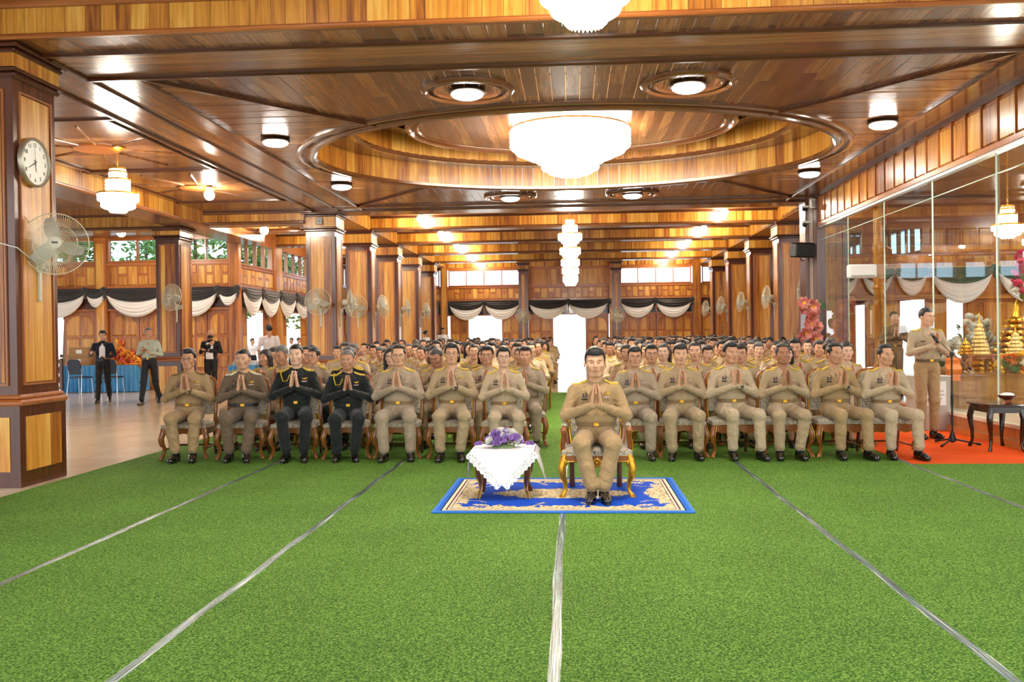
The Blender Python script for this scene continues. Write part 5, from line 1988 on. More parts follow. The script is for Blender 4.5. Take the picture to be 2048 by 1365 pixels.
def patch(I, x0, x1, z0, z1, d=.004, n=3, nz=1):
    """a thin plate that lies on the chest"""
    if nz > 1:
        va, fa = [], []
        for k in range(nz):
            a, b_ = patch(I, x0, x1, z0 + (z1 - z0) * k / nz, z0 + (z1 - z0) * (k + 1) / nz, d, n)
            fa += [tuple(len(va) + q for q in f_) for f_ in b_]
            va += a
        return va, fa
    vs = []
    for i in range(n + 1):
        x = x0 + (x1 - x0) * i / n
        for z in (z0, z1):
            y = front_y(I, x, z)
            vs += [(x, y - d - .003, z), (x, y + .006, z)]
    fs = []
    for i in range(n):
        a = i * 4
        fs += [(a, a + 4, a + 6, a + 2), (a + 1, a + 3, a + 7, a + 5), (a, a + 1, a + 5, a + 4), (a + 2, a + 6, a + 7, a + 3)]
    e = n * 4
    fs += [(0, 2, 3, 1), (e, e + 1, e + 3, e + 2)]
    return vs, fs

def ribbon_mat(name, cols, k):
    m, t, b, L = nt(name)
    tc = node(t, 'ShaderNodeTexCoord')
    sp_ = node(t, 'ShaderNodeSeparateXYZ')
    L.new(tc.outputs['Object'], sp_.inputs[0])
    mu = node(t, 'ShaderNodeMath', operation='MULTIPLY', i_1=k)
    fr = node(t, 'ShaderNodeMath', operation='FRACT')
    L.new(sp_.outputs[0], mu.inputs[0])
    L.new(mu.outputs[0], fr.inputs[0])
    r = node(t, 'ShaderNodeValToRGB')
    r.color_ramp.interpolation = 'CONSTANT'
    while len(r.color_ramp.elements) < len(cols): r.color_ramp.elements.new(.5)
    for i, c in enumerate(cols):
        r.color_ramp.elements[i].position = i / len(cols)
        r.color_ramp.elements[i].color = c
    L.new(fr.outputs[0], r.inputs[0])
    L.new(r.outputs[0], b.inputs['Base Color'])
    b.inputs['Roughness'].default_value = .6
    return m
M_rib = ribbon_mat('service_ribbons', [srgb(238, 238, 236), srgb(190, 50, 52), srgb(240, 236, 230), srgb(60, 62, 130), srgb(226, 190, 90), srgb(160, 60, 120)], 34)
M_tagk = plain('name_tag_black', srgb(30, 26, 26), .35)
M_badge = plain('badge_blue', srgb(46, 44, 96), .4)
M_silver = plain('silver_wing', srgb(214, 212, 200), .3, .6)

def kit(I):
    """meshes of the uniform pieces for one body"""
    k = {}
    nk = I['neck']
    k['collar'] = collar_mesh(I, KH[0])
    k['epL'], k['epR'] = epaulette_mesh(I, 1, M_goldy), epaulette_mesh(I, -1, M_goldy)
    zv = nk[2] - .012
    tri = [(-.036, zv), (.036, zv), (.0, zv - .09), (-.02, zv - .045), (.02, zv - .045)]
    k['throat'] = G().add([(x, front_y(I, x, z) - .0035, z) for x, z in tri], [(0, 3, 4, 1), (3, 2, 4)]).mesh('neck_opening', SKIN[0], False)
    zt = nk[2] - .135
    k['tag'] = G().add(*patch(I, -.125, -.075, zt - .012, zt)).mesh('name_tag', M_tagk, False)
    k['badge'] = G().add(*patch(I, -.118, -.082, zt + .014, zt + .045, .005)).mesh('badge', M_badge, False)
    c = V3(-.1, front_y(I, -.1, zt + .03) - .01, zt + .031)
    k['emblem'] = G().ball(tuple(c), (.009, .004, .011), 10, 6).mesh('emblem', M_gold)
    k['rib'] = G().add(*patch(I, .07, .125, zt + .004, zt + .016, .004, 4)).mesh('ribbon_bar', M_rib, False)
    x, z = .098, zt + .04
    y = front_y(I, x, z) - .006
    k['wing'] = G().add([(x, y - .003, z + .008), (x, y - .003, z - .009), (x - .036, y + .003, z + .012), (x - .018, y, z - .003), (x + .036, y + .003, z + .012), (x + .018, y, z - .003)], [(0, 2, 3, 1), (0, 1, 5, 4)]).ball((x, y - .002, z), (.007, .004, .008), 8, 5).mesh('wing_badge', M_gold, False)
    zp = nk[2] - .155
    g = G()
    for s in (-1, 1):
        g = G()
        g.add(*patch(I, s * .065 if s > 0 else -.14, .14 if s > 0 else -.065, zp - .034, zp, .003, 4))
        k['pocket' + str(s)] = g.mesh('pocket_flap', KH[0])
    zs = [nk[2] - .06 - .07 * i for i in range(5)]
    g = G()
    for z in zs:
        if z > I['belt'] + .03: g.ball((0, front_y(I, 0, z) - .003, z), (.005, .003, .005), 8, 5)
    k['buttons'] = g.mesh('button_row', KH[2])
    # belt round the waist
    P = I['P']
    zb = I['belt']
    m = (np.abs(P[:, 2] - zb) < .014) & (np.abs(P[:, 0]) < .23)
    Q = P[m]
    c = V3(0, I['pel'][1], zb)
    ang = np.arctan2(Q[:, 1] - c[1], Q[:, 0])
    rad = np.hypot(Q[:, 1] - c[1], Q[:, 0])
    n = 32
    rr_ = []
    for i in range(n):
        a = -PI + 2 * PI * (i + .5) / n
        dm = np.abs(ang - a) < .16
        rr_.append(np.median(rad[dm]) if dm.any() else .15)
    rr_ = np.array(rr_)
    rr_ = (np.roll(rr_, 1) + rr_ * 2 + np.roll(rr_, -1)) / 4
    vs, fs = [], []
    for i in range(n):
        a = -PI + 2 * PI * (i + .5) / n
        for (dr, dz) in ((.0, -.02), (.008, -.018), (.008, .018), (.0, .02)):
            vs.append(((rr_[i] + dr) * math.cos(a), c[1] + (rr_[i] + dr) * math.sin(a), zb + dz))
    for i in range(n):
        j = (i + 1) % n
        for q in range(3):
            fs.append((i * 4 + q, j * 4 + q, j * 4 + q + 1, i * 4 + q + 1))
    k['belt'] = G().add(vs, fs).mesh('belt', KH[2])
    yb = c[1] - rr_[n // 4] - .012
    k['buckle'] = G().box(-.024, .024, yb - .006, yb + .008, zb - .018, zb + .018, .004).mesh('buckle', M_gold)
    # wrist watch on the viewer's right wrist
    w, e = V3(*I['p']['wr'][1]), V3(*I['p']['el'][1])
    d = (e - w) / np.linalg.norm(e - w)
    cpt = w + d * .012
    u = np.cross(d, V3(0, 0, 1)); u /= np.linalg.norm(u)
    t_ = np.cross(d, u)
    ringp = [tuple(cpt + (u * math.cos(a) + t_ * math.sin(a)) * .036) for a in [2 * PI * q / 14 for q in range(14)]]
    k['watch'] = G().tube(ringp, .006, 5, closed=True).ball(tuple(cpt - V3(0, .036, 0)), (.014, .006, .014), 10, 5).mesh('watch', M_black)
    return k

def glasses_mesh():
    g = G()
    for s in (-1, 1):
        g.tube([(s * .033 + .022 * math.cos(a), -.106, .0 + .014 * math.sin(a)) for a in [2 * PI * q / 16 for q in range(16)]], .0016, 5, closed=True)
        g.tube([(s * .055, -.105, .003), (s * .079, -.09, .003), (s * .082, .01, .0)], .0015, 5)
    g.tube([(-.012, -.107, .003), (0, -.11, .005), (.012, -.107, .003)], .0015, 5)
    return g.mesh('glasses', plain('spectacle_frame', srgb(48, 36, 32), .3))
GLASS = glasses_mesh()

def shoe_mesh():
    v = Vol((-.08, -.26, -.01), (.08, .12, .16), .006)
    v.rc((0, .03, .045), (0, -.10, .036), .042, .042, .02)
    v.rc((0, -.10, .036), (0, -.165, .03), .042, .034, .02)
    v.rc((0, .03, .05), (0, .02, .10), .042, .04, .02)
    v.below(lambda X, Y, Z: Z - .012 + 0 * X + 0 * Y)
    v.below(lambda X, Y, Z: .1 - Z + 0 * X + 0 * Y)
    P, F, _ = v.mesh()
    sk = Skinned()
    sk.add(P, F, 0)
    g = G()
    pts = []
    for i in range(24):
        a = 2 * PI * i / 24
        pts.append((.043 * math.cos(a) * (1 - .12 * (math.sin(a) < -.5)), -.068 + .135 * math.sin(a)))
    g.prism(pts, 0, .014)
    g.box(-.034, .034, -.005, .07, 0, .022)
    sk.g(g, 0)
    return sk.mesh('shoe', [M_shoe])
SHOE = shoe_mesh()
HAIRM = {k: hair_mesh(k) for k in ('short', 'crop', 'flat', 'balding', 'bun', 'bob', 'long')}

# ---- seated bodies
def seated(wd=0.0, legs=(.13, .13), feet=(.09, .09), fy=(-.40, -.40), sh=.922, lean=0.0, yaw=0.0, pitch=0.0, roll=0.0, hx=0.0, **kw):
    p = dict(pel=(0, .02, .505), chest=(0, .03 + lean, .83), neck=(0, .035 + lean, .985),
             sh=[(-.172 - wd, .035 + lean, sh), (.172 + wd, .035 + lean, sh)],
             el=[(-.262 - wd, -.045 + lean * .5, .695), (.262 + wd, -.045 + lean * .5, .695)],
             wr=[(-.038, -.215 + lean, .795), (.038, -.215 + lean, .795)], tip=(0, -.25 + lean, .985),
             knee=[(-legs[0], -.42, .485), (legs[1], -.42, .485)], ank=[(-feet[0], fy[0], .10), (feet[1], fy[1], .10)],
             head=(hx, .005 + lean, 1.158), hrot=rotm(yaw, pitch, roll), belt=.625)
    p.update(kw)
    return p
BODY, INFO, KIT = {}, {}, {}
def make_body(key, p, kitted=True):
    BODY[key], INFO[key] = body_mesh('body', p)
    if kitted: KIT[key] = kit(INFO[key])
make_body('chief', seated(wd=.012, legs=(.135, .135), feet=(.055, .055), fy=(-.44, -.44), bulk=1.08, belly=1.22, hsize=1.10, head=(0, .0, 1.165), face=dict(w=1.06, jaw=1.15, nose=1.1)))
make_body('m1', seated(yaw=-.12, legs=(.12, .14), feet=(.08, .11), face=dict(w=.98, jaw=.95)))
make_body('m2', seated(wd=.01, yaw=-.22, legs=(.15, .12), feet=(.13, .07), fy=(-.36, -.42), bulk=1.05, belly=1.15, face=dict(w=1.03, jaw=1.08, nose=1.1)))
make_body('m3', seated(yaw=.05, legs=(.15, .16), feet=(.13, .16), fy=(-.40, -.36), bulk=1.06, belly=1.12, face=dict(w=1.05, jaw=1.1, nose=1.05)))
make_body('m4', seated(wd=-.004, yaw=.02, pitch=-.06, legs=(.13, .15), feet=(.12, .10), face=dict(closed=True, w=.96)))
make_body('m5', seated(yaw=.14, legs=(.10, .19), feet=(.09, .2), fy=(-.38, -.44), lean=-.02, bulk=1.0, belly=1.08, face=dict(w=.98, nose=1.12)))
make_body('m6', seated(yaw=-.3, pitch=.3, legs=(.12, .12), face=dict(closed=True, w=1.0), head=(-.01, -.02, 1.15)))
make_body('f1', seated(yaw=.05, wd=-.018, bulk=.9, legs=(.07, .07), feet=(.05, .05), skirt=True, face=dict(w=.94, jaw=.85, nose=.85, female=True), hsize=.96, head=(0, .005, 1.15)))
make_body('f2', seated(yaw=-.25, wd=-.015, bulk=.92, legs=(.07, .07), feet=(.05, .05), skirt=True, face=dict(w=.95, jaw=.88, nose=.9, female=True), hsize=.96, head=(0, .005, 1.15)))

def dress(o, key, skin, shirt, trou, hair='short', hcol=0, detail=2, glasses=False, watch=False, badge=True, belt=None, tag_=True, ep=None, rib=True, shoes=True, wing=False, pockets=True):
    """hangs the body and the pieces of uniform on a person's empty"""
    I = INFO[key]
    ob('body', BODY[key], o, mats=PM(skin, shirt, trou))
    e = Euler(Matrix(I['hrot'].tolist()).to_euler())
    if hair:
        ob('hair', HAIRM[hair], o, tuple(I['head']), e, (I['hsize'],) * 3, mats=[HAIR[hcol]])
    if detail >= 1 and key in KIT and ep is not False:
        for q in ('epL', 'epR'):
            ob('epaulette', KIT[key][q], o, mats=[ep] if ep else None)
    if detail >= 2:
        if glasses: ob('glasses', GLASS, o, tuple(I['head']), e, (I['hsize'],) * 3)
        if shoes:
            for i, a in enumerate(I['ank']):
                ob('shoe', SHOE, o, (a[0], a[1], 0), (0, 0, (-.12, .12)[i]))
    if detail >= 2 and key in KIT:
        k = KIT[key]
        ob('collar', k['collar'], o, mats=[shirt])
        ob('neck_opening', k['throat'], o, mats=[skin])
        if pockets:
            for s in ('pocket-1', 'pocket1'): ob('pocket_flap', k[s], o, mats=[shirt])
        ob('button_row', k['buttons'], o)
        bl = ob('belt', k['belt'], o, mats=[belt or (BELTK if trou in KH else trou)])
        ob('buckle', k['buckle'], bl)
        if tag_: ob('name_tag', k['tag'], o)
        if badge:
            bd_ = ob('badge', k['badge'], o)
            ob('emblem', k['emblem'], bd_)
        if rib: ob('ribbon_bar', k['rib'], o)
        if wing: ob('wing_badge', k['wing'], o)
        if watch: ob('watch', k['watch'], o)
    return o
# ================================================================== FURNITURE AND THINGS
def floral_mat(name, base, c2, c3):
    m, t, b, L = nt(name)
    tc = node(t, 'ShaderNodeTexCoord')
    n = node(t, 'ShaderNodeTexNoise', i_Scale=7.0, i_Detail=2.0, i_Distortion=2.2)
    w = node(t, 'ShaderNodeTexVoronoi', i_Scale=9.0, feature='DISTANCE_TO_EDGE')
    L.new(tc.outputs['Object'], n.inputs['Vector'])
    L.new(n.outputs['Color'], w.inputs['Vector'])
    r = node(t, 'ShaderNodeValToRGB')
    r.color_ramp.elements[0].position, r.color_ramp.elements[0].color = .0, c2
    r.color_ramp.elements[1].position, r.color_ramp.elements[1].color = .16, base
    e = r.color_ramp.elements.new(.07)
    e.color = c3
    L.new(w.outputs['Distance'], r.inputs[0])
    L.new(r.outputs[0], b.inputs['Base Color'])
    b.inputs['Roughness'].default_value = .8
    b.inputs['Sheen Weight'].default_value = .2
    return m
M_flor = floral_mat('floral_upholstery', srgb(214, 204, 182), srgb(92, 84, 66), srgb(150, 140, 116))
M_chw = plain('chair_wood', srgb(146, 84, 40), .25, coat=.5, var=.2, vscale=20)
M_chd = plain('chair_wood_dark', srgb(84, 44, 24), .3, coat=.4)

def cab_leg(sx, sy, h, gold=False):
    """cabriole leg: bulging knee, slim ankle, foot that turns out"""
    pts = [(0, 0, h + .02), (sx * .012, sy * .012, h - .03), (sx * .028, sy * .028, h - .09), (sx * .018, sy * .018, h - .17), (sx * .0, sy * .0, h * .42), (-sx * .004, -sy * .004, h * .22), (sx * .008, sy * .01, .06), (sx * .026, sy * .03, .022), (sx * .034, sy * .04, .0)]
    rad = [.034, .036, .036, .030, .022, .018, .018, .024, .02]
    g = G().tube(pts, rad, 10)
    t = G()
    for o in (-1, 1):
        t.tube([(p[0] + o * rad[i] * .75, p[1] - rad[i] * .72, p[2]) for i, p in enumerate(pts)], .0035, 5)
    return g, t

def cushion(w0, w1, d, z0, z1, nx=10, ny=10):
    """domed seat pad, w0 wide in front, w1 wide behind"""
    vs, fs = [], []
    for i in range(nx + 1):
        u = -1 + 2 * i / nx
        for j in range(ny + 1):
            q = j / ny
            w = w0 + (w1 - w0) * q
            e = (1 - abs(u) ** 4) * (1 - abs(2 * q - 1) ** 4)
            vs.append((u * w / 2, -d / 2 + d * q, z0 + (z1 - z0) * (.6 + .4 * max(0, e) ** .5)))
    k = len(vs)
    vs += [(x, y, z0) for x, y, z in vs]
    m = ny + 1
    for i in range(nx):
        for j in range(ny):
            a = i * m + j
            fs.append((a, a + m, a + m + 1, a + 1))
    for i in range(nx):
        for j in (0, ny):
            a = i * m + j
            fs.append((a, k + a, k + a + m, a + m))
    for j in range(ny):
        for i in (0, nx):
            a = i * m + j
            fs.append((a, a + 1, k + a + 1, k + a))
    return vs, fs

def ornate_chair():
    o = empty('dining_chair', (0, 0, 0), 0, 'x', 'chair')
    W0, W1, D = .54, .50, .48
    G().add(*cushion(W0 - .01, W1 - .02, D, .365, .442)).build('seat_cushion', M_flor, o)
    g = G()
    for s in (-1, 1):
        g.add([(s * W0 / 2, -D / 2, .295), (s * W1 / 2, D / 2, .295), (s * W1 / 2, D / 2, .368), (s * W0 / 2, -D / 2, .368), (s * (W0 / 2 - .03), -D / 2, .295), (s * (W1 / 2 - .03), D / 2, .295), (s * (W1 / 2 - .03), D / 2, .368), (s * (W0 / 2 - .03), -D / 2, .368)], CF if 0 else [(0, 1, 2, 3), (7, 6, 5, 4), (0, 4, 5, 1), (3, 2, 6, 7), (0, 3, 7, 4), (1, 5, 6, 2)])
    # shaped front rail
    n = 12
    vs = []
    for i in range(n + 1):
        x = -W0 / 2 + W0 * i / n
        zb = .295 + .02 * math.cos(4 * PI * i / n)
        vs += [(x, -D / 2, zb), (x, -D / 2, .368), (x, -D / 2 + .03, .368), (x, -D / 2 + .03, zb)]
    fs = []
    for i in range(n):
        for q in range(4):
            fs.append((4 * i + q, 4 * i + 4 + q, 4 * i + 4 + (q + 1) % 4, 4 * i + (q + 1) % 4))
    g.add(vs, fs)
    g.box(-W1 / 2, W1 / 2, D / 2 - .03, D / 2, .295, .368)
    r = g.build('seat_rail', M_chw, o, smooth=False)
    t = G().tube([(-W0 / 2 + W0 * i / n, -D / 2 - .003, .295 + .02 * math.cos(4 * PI * i / n)) for i in range(n + 1)], .004, 5)
    t.tube([(-W0 / 2, -D / 2 - .003, .37), (W0 / 2, -D / 2 - .003, .37)], .003, 5)
    t.build('gold_trim', M_gold, r)
    for s in (-1, 1):
        g, t = cab_leg(s, -1, .345)
        l = g.build('leg', M_chw, o, loc=(s * (W0 / 2 - .03), -D / 2 + .03, 0))
        t.build('gold_trim', M_gold, l)
    for s in (-1, 1):
        G().tube([(0, .06, 0), (0, .02, .2), (0, 0, .36), (0, 0, .42)], [.017, .019, .021, .021], 8).build('leg', M_chd, o, loc=(s * (W1 / 2 - .02), D / 2 - .02, 0))
    G().tube([(-W1 / 2 + .03, D / 2 + .02, .12), (W1 / 2 - .03, D / 2 + .02, .12)], .012, 6).build('stretcher', M_chd, o)
    for s in (-1, 1):
        G().tube([(s * (W0 / 2 - .04), -D / 2 + .06, .12), (s * (W1 / 2 - .03), D / 2 + .0, .12)], .012, 6).build('stretcher', M_chw, o)
    fr = []
    for s in (-1, 1):
        for i in range(7):
            q = i / 6
            fr.append((s * (W1 / 2 - .015 + .012 * math.sin(PI * q)), D / 2 - .01 + .06 * q, .36 + .54 * q))
    L_, R_ = fr[:7], fr[7:]
    arc = [((W1 / 2 - .015) * math.cos(a) * 1.0, D / 2 + .055, .90 + .08 * math.sin(a)) for a in [PI - PI * q / 8 for q in range(1, 8)]]
    f = G().tube(L_ + arc + R_[::-1], .021, 8).build('backrest_frame', M_chw, o)
    G().tube([(x * .93, y - .02, z - .006) for x, y, z in L_ + arc + R_[::-1]], .005, 6).build('gold_trim', M_gold, f)
    vs = []
    for i in range(9):
        u = -1 + i / 4
        for j in range(7):
            q = j / 6
            vs.append((u * (W1 / 2 - .03), D / 2 - .025 + .06 * q - .012 * (1 - u * u), .50 + (.40 + .07 * math.sqrt(max(0, 1 - u * u))) * q))
    fs = [(i * 7 + j, i * 7 + j + 1, i * 7 + j + 8, i * 7 + j + 7) for i in range(8) for j in range(6)]
    k = len(vs)
    vs += [(x, y + .03, z) for x, y, z in vs]
    fs += [tuple(k + q for q in f_[::-1]) for f_ in fs[:48]]
    G().add(vs, fs).build('backrest_panel', M_flor, o)
    return o

def armchair():
    o = empty('armchair', (.2, 8.27, 0), 0, 'carved armchair with gilded legs on the blue rug', 'chair')
    W0, W1, D = .62, .52, .54
    G().add(*cushion(W0, W1, D, .385, .452)).build('seat_cushion', M_flor, o)
    n = 16
    vs = []
    for i in range(n + 1):
        x = -W0 / 2 + W0 * i / n
        zb = .335 - .02 * math.cos(2 * PI * i / n) * 0 - .035 * math.exp(-((i - 8) / 2.0) ** 2)
        vs += [(x, -D / 2, zb), (x, -D / 2, .385), (x, -D / 2 + .035, .385), (x, -D / 2 + .035, zb)]
    fs = [(4 * i + q, 4 * i + 4 + q, 4 * i + 4 + (q + 1) % 4, 4 * i + (q + 1) % 4) for i in range(n) for q in range(4)]
    g = G().add(vs, fs)
    for s in (-1, 1):
        g.add([(s * W0 / 2, -D / 2, .32), (s * W1 / 2, D / 2, .32), (s * W1 / 2, D / 2, .385), (s * W0 / 2, -D / 2, .385), (s * (W0 / 2 - .03), -D / 2, .32), (s * (W1 / 2 - .03), D / 2, .32), (s * (W1 / 2 - .03), D / 2, .385), (s * (W0 / 2 - .03), -D / 2, .385)], [(0, 1, 2, 3), (7, 6, 5, 4), (0, 4, 5, 1), (3, 2, 6, 7), (0, 3, 7, 4), (1, 5, 6, 2)])
    r = g.build('seat_rail', M_chw, o, smooth=False)
    G().tube([(-W0 / 2 + W0 * i / n, -D / 2 - .004, vs[4 * i][2]) for i in range(n + 1)], .006, 6).build('gold_trim', M_gold, r)
    g = G()
    for a in range(9):
        t = 2 * PI * a / 9
        g.ball((.028 * math.cos(t), -D / 2 - .012, .325 + .03 * math.sin(t)), (.014, .012, .014), 8, 5)
    g.ball((0, -D / 2 - .02, .325), .018, 8, 6)
    for s in (-1, 1):
        g.tube([(s * .03, -D / 2 - .01, .33), (s * .06, -D / 2 - .01, .35), (s * .09, -D / 2 - .01, .345)], [.012, .01, .004], 6)
    g.build('carved_ornament', M_gold, o)
    for s in (-1, 1):
        g, t = cab_leg(s, -1, .37)
        l = g.build('leg', M_gold, o, loc=(s * (W0 / 2 - .03), -D / 2 + .03, 0))
        G().tube([(s * .03, -.045, .035), (s * .045, -.05, .045), (s * .05, -.05, .028), (s * .036, -.05, .02), (s * .03, -.05, .03)], .008, 6).build('gilded_scroll', M_gold, l)
        G().ball((0, -.03, .33), (.03, .015, .04), 8, 6).build('gilded_leaf', M_gold, l)
        G().tube([(0, .05, 0), (0, .0, .15), (0, 0, .4)], [.028, .024, .026], 8).build('leg', M_chd, o, loc=(s * (W1 / 2 - .04), D / 2 - .03, 0))
    for s in (-1, 1):
        a = G().tube([(s * .29, -.12, .38), (s * .30, -.13, .46), (s * .285, -.15, .54), (s * .29, -.165, .6)], [.026, .024, .022, .026], 8)
        a.tube([(s * .29, -.18, .605), (s * .285, -.05, .62), (s * .265, .12, .615), (s * .25, .25, .62)], [.028, .024, .022, .022], 8)
        a.ball((s * .29, -.185, .6), (.03, .028, .034), 10, 6)
        q = a.build('arm', M_chw, o)
        G().ball((s * .282, -.06, .638), (.03, .1, .022), 10, 6).build('arm_pad', M_flor, q)
        G().tube([(s * .315, -.15, .40), (s * .32, -.16, .48), (s * .305, -.18, .55), (s * .315, -.2, .6)], .005, 5).build('gold_trim', M_gold, q)
    pts = []
    for s in (-1, 1):
        pts.append([(s * (.235 + .03 * math.sin(PI * q / 6)), .25 + .1 * q / 6, .4 + .43 * q / 6) for q in range(7)])
    arc = [(.235 * math.cos(a) * 1.06, .35, .83 + .16 * math.sin(a)) for a in [PI - PI * q / 10 for q in range(1, 10)]]
    f = G().tube(pts[0] + arc + pts[1][::-1], .028, 8).build('backrest_frame', M_chw, o)
    G().tube([(x * .9, y - .028, z - .008) for x, y, z in pts[0] + arc + pts[1][::-1]], .009, 6).build('gold_trim', M_gold, f)
    g = G()
    for a in range(7):
        g.ball((-.15 + .05 * a, .34, .985 - .012 * abs(a - 3) ** 1.5), (.032, .024, .03), 8, 5)
    g.build('carved_crest', M_gold, o)
    vs = []
    for i in range(9):
        u = -1 + i / 4
        for j in range(7):
            q = j / 6
            vs.append((u * .225, .23 + .1 * q - .02 * (1 - u * u), .5 + (.33 + .14 * math.sqrt(max(0, 1 - u * u))) * q))
    fs = [(i * 7 + j, i * 7 + j + 1, i * 7 + j + 8, i * 7 + j + 7) for i in range(8) for j in range(6)]
    k = len(vs)
    vs += [(x, y + .04, z) for x, y, z in vs]
    fs += [tuple(k + q for q in f_[::-1]) for f_ in fs[:48]]
    G().add(vs, fs).build('backrest_panel', M_flor, o)
    return o

def banquet_chair():
    o = empty('banquet_chair', (0, 0, 0), 0, 'x', 'chair')
    G().add(*cushion(.43, .40, .42, .38, .432, 6, 6)).build('seat', plain('banquet_fabric', srgb(196, 176, 128), .8), o)
    for sx in (-1, 1):
        G().tube([(sx * .2, -.19, .4), (sx * .215, -.215, 0)], .013, 6).build('leg', M_gold, o)
        G().tube([(sx * .19, .2, .4), (sx * .205, .25, 0)], .013, 6).build('leg', M_gold, o)
    arc = [(-.19, .2, .38), (-.195, .225, .62), (-.19, .25, .84), (-.14, .262, .90), (0, .266, .92), (.14, .262, .90), (.19, .25, .84), (.195, .225, .62), (.19, .2, .38)]
    G().tube(arc, .013, 6).build('backrest_frame', M_gold, o)
    G().add([(-.18, .215, .52), (.18, .215, .52), (.17, .25, .86), (-.17, .25, .86), (-.18, .24, .52), (.18, .24, .52), (.17, .275, .86), (-.17, .275, .86)], [(0, 1, 2, 3), (7, 6, 5, 4), (0, 4, 5, 1), (3, 2, 6, 7), (0, 3, 7, 4), (1, 5, 6, 2)]).build('backrest', plain('banquet_fabric', srgb(196, 176, 128), .8), o, smooth=False)
    return o
armchair()

# ---- blue rug
def rug_mat():
    m, t, b, L = nt('blue_floral_rug')
    tc = node(t, 'ShaderNodeTexCoord')
    sp_ = node(t, 'ShaderNodeSeparateXYZ')
    L.new(tc.outputs['Object'], sp_.inputs[0])
    def mth(op, a, b_=None, c=None):
        n = node(t, 'ShaderNodeMath', operation=op)
        for i, q in enumerate((a, b_, c)):
            if q is None: continue
            if isinstance(q, (int, float)): n.inputs[i].default_value = q
            else: L.new(q, n.inputs[i])
        return n.outputs[0]
    ax, ay = mth('ABSOLUTE', sp_.outputs[0]), mth('ABSOLUTE', sp_.outputs[1])
    cb = node(t, 'ShaderNodeCombineXYZ')
    L.new(ax, cb.inputs[0]); L.new(ay, cb.inputs[1])
    e = mth('MINIMUM', mth('SUBTRACT', 1.05, ax), mth('SUBTRACT', .86, ay))      # distance from the border
    n1 = node(t, 'ShaderNodeTexNoise', i_Scale=21.0, i_Detail=2.0, i_Distortion=1.6)
    n2 = node(t, 'ShaderNodeTexNoise', i_Scale=7.0, i_Detail=3.0, i_Distortion=1.0)
    n3 = node(t, 'ShaderNodeTexNoise', i_Scale=26.0, i_Detail=1.0, i_Distortion=1.0)
    for n in (n1, n2, n3): L.new(cb.outputs[0], n.inputs['Vector'])
    orn = node(t, 'ShaderNodeValToRGB')
    orn.color_ramp.interpolation = 'CONSTANT'
    cols = [(0, srgb(32, 44, 96)), (.37, srgb(196, 160, 84)), (.43, srgb(234, 222, 184)), (.55, srgb(206, 178, 112)), (.59, srgb(140, 52, 70)), (.63, srgb(238, 228, 196)), (.7, srgb(40, 60, 130))]
    while len(orn.color_ramp.elements) < len(cols): orn.color_ramp.elements.new(.5)
    for i, (p, c) in enumerate(cols):
        orn.color_ramp.elements[i].position, orn.color_ramp.elements[i].color = p, c
    L.new(n1.outputs['Fac'], orn.inputs[0])
    field = srgb(20, 78, 196)
    # how far the ornament reaches in from the border, and the middle medallion
    reach = mth('MULTIPLY_ADD', n2.outputs['Fac'], .75, -.10)
    inb = mth('LESS_THAN', e, reach)
    md = mth('ADD', mth('POWER', mth('DIVIDE', ax, .60), 2.0), mth('POWER', mth('DIVIDE', ay, .26), 2.0))
    inm = mth('LESS_THAN', md, mth('MULTIPLY_ADD', n2.outputs['Fac'], 1.6, .15))
    om = mth('MAXIMUM', inb, inm)
    m1 = node(t, 'ShaderNodeMix', data_type='RGBA')
    m1.inputs[6].default_value = field
    L.new(orn.outputs[0], m1.inputs[7]); L.new(om, m1.inputs[0])
    st = node(t, 'ShaderNodeValToRGB')
    st.color_ramp.interpolation = 'CONSTANT'
    sc = [(0, srgb(36, 104, 204)), (.4, srgb(28, 36, 80)), (.5, srgb(234, 222, 190)), (.7, srgb(110, 44, 60)), (.82, srgb(234, 222, 190)), (.95, srgb(30, 40, 90))]
    while len(st.color_ramp.elements) < len(sc): st.color_ramp.elements.new(.5)
    for i, (p, c) in enumerate(sc):
        st.color_ramp.elements[i].position, st.color_ramp.elements[i].color = p, c
    L.new(mth('DIVIDE', e, .13), st.inputs[0])
    m2 = node(t, 'ShaderNodeMix', data_type='RGBA')
    L.new(mth('LESS_THAN', e, .13), m2.inputs[0])
    L.new(m1.outputs[2], m2.inputs[6]); L.new(st.outputs[0], m2.inputs[7])
    L.new(m2.outputs[2], b.inputs['Base Color'])
    b.inputs['Roughness'].default_value = .9
    b.inputs['Specular IOR Level'].default_value = .15
    bp = node(t, 'ShaderNodeBump', i_Strength=.3, i_Distance=.01)
    L.new(n3.outputs['Fac'], bp.inputs['Height'])
    L.new(bp.outputs[0], b.inputs['Normal'])
    return m
rg = empty('rug', (-.1, 8.19, .0145), 0, 'blue rug with cream floral border under the armchair', 'rug')
G().box(-1.03, 1.03, -.84, .84, 0, .011).build('pile', rug_mat(), rg, smooth=False)
M_bind = plain('rug_binding', srgb(40, 118, 214), .8)
for (a, b_, c, d) in ((-1.06, 1.06, -.865, -.84), (-1.06, 1.06, .84, .865), (-1.06, -1.03, -.84, .84), (1.03, 1.06, -.84, .84)):
    G().box(a, b_, c, d, 0, .015, .004).build('binding', M_bind, rg)

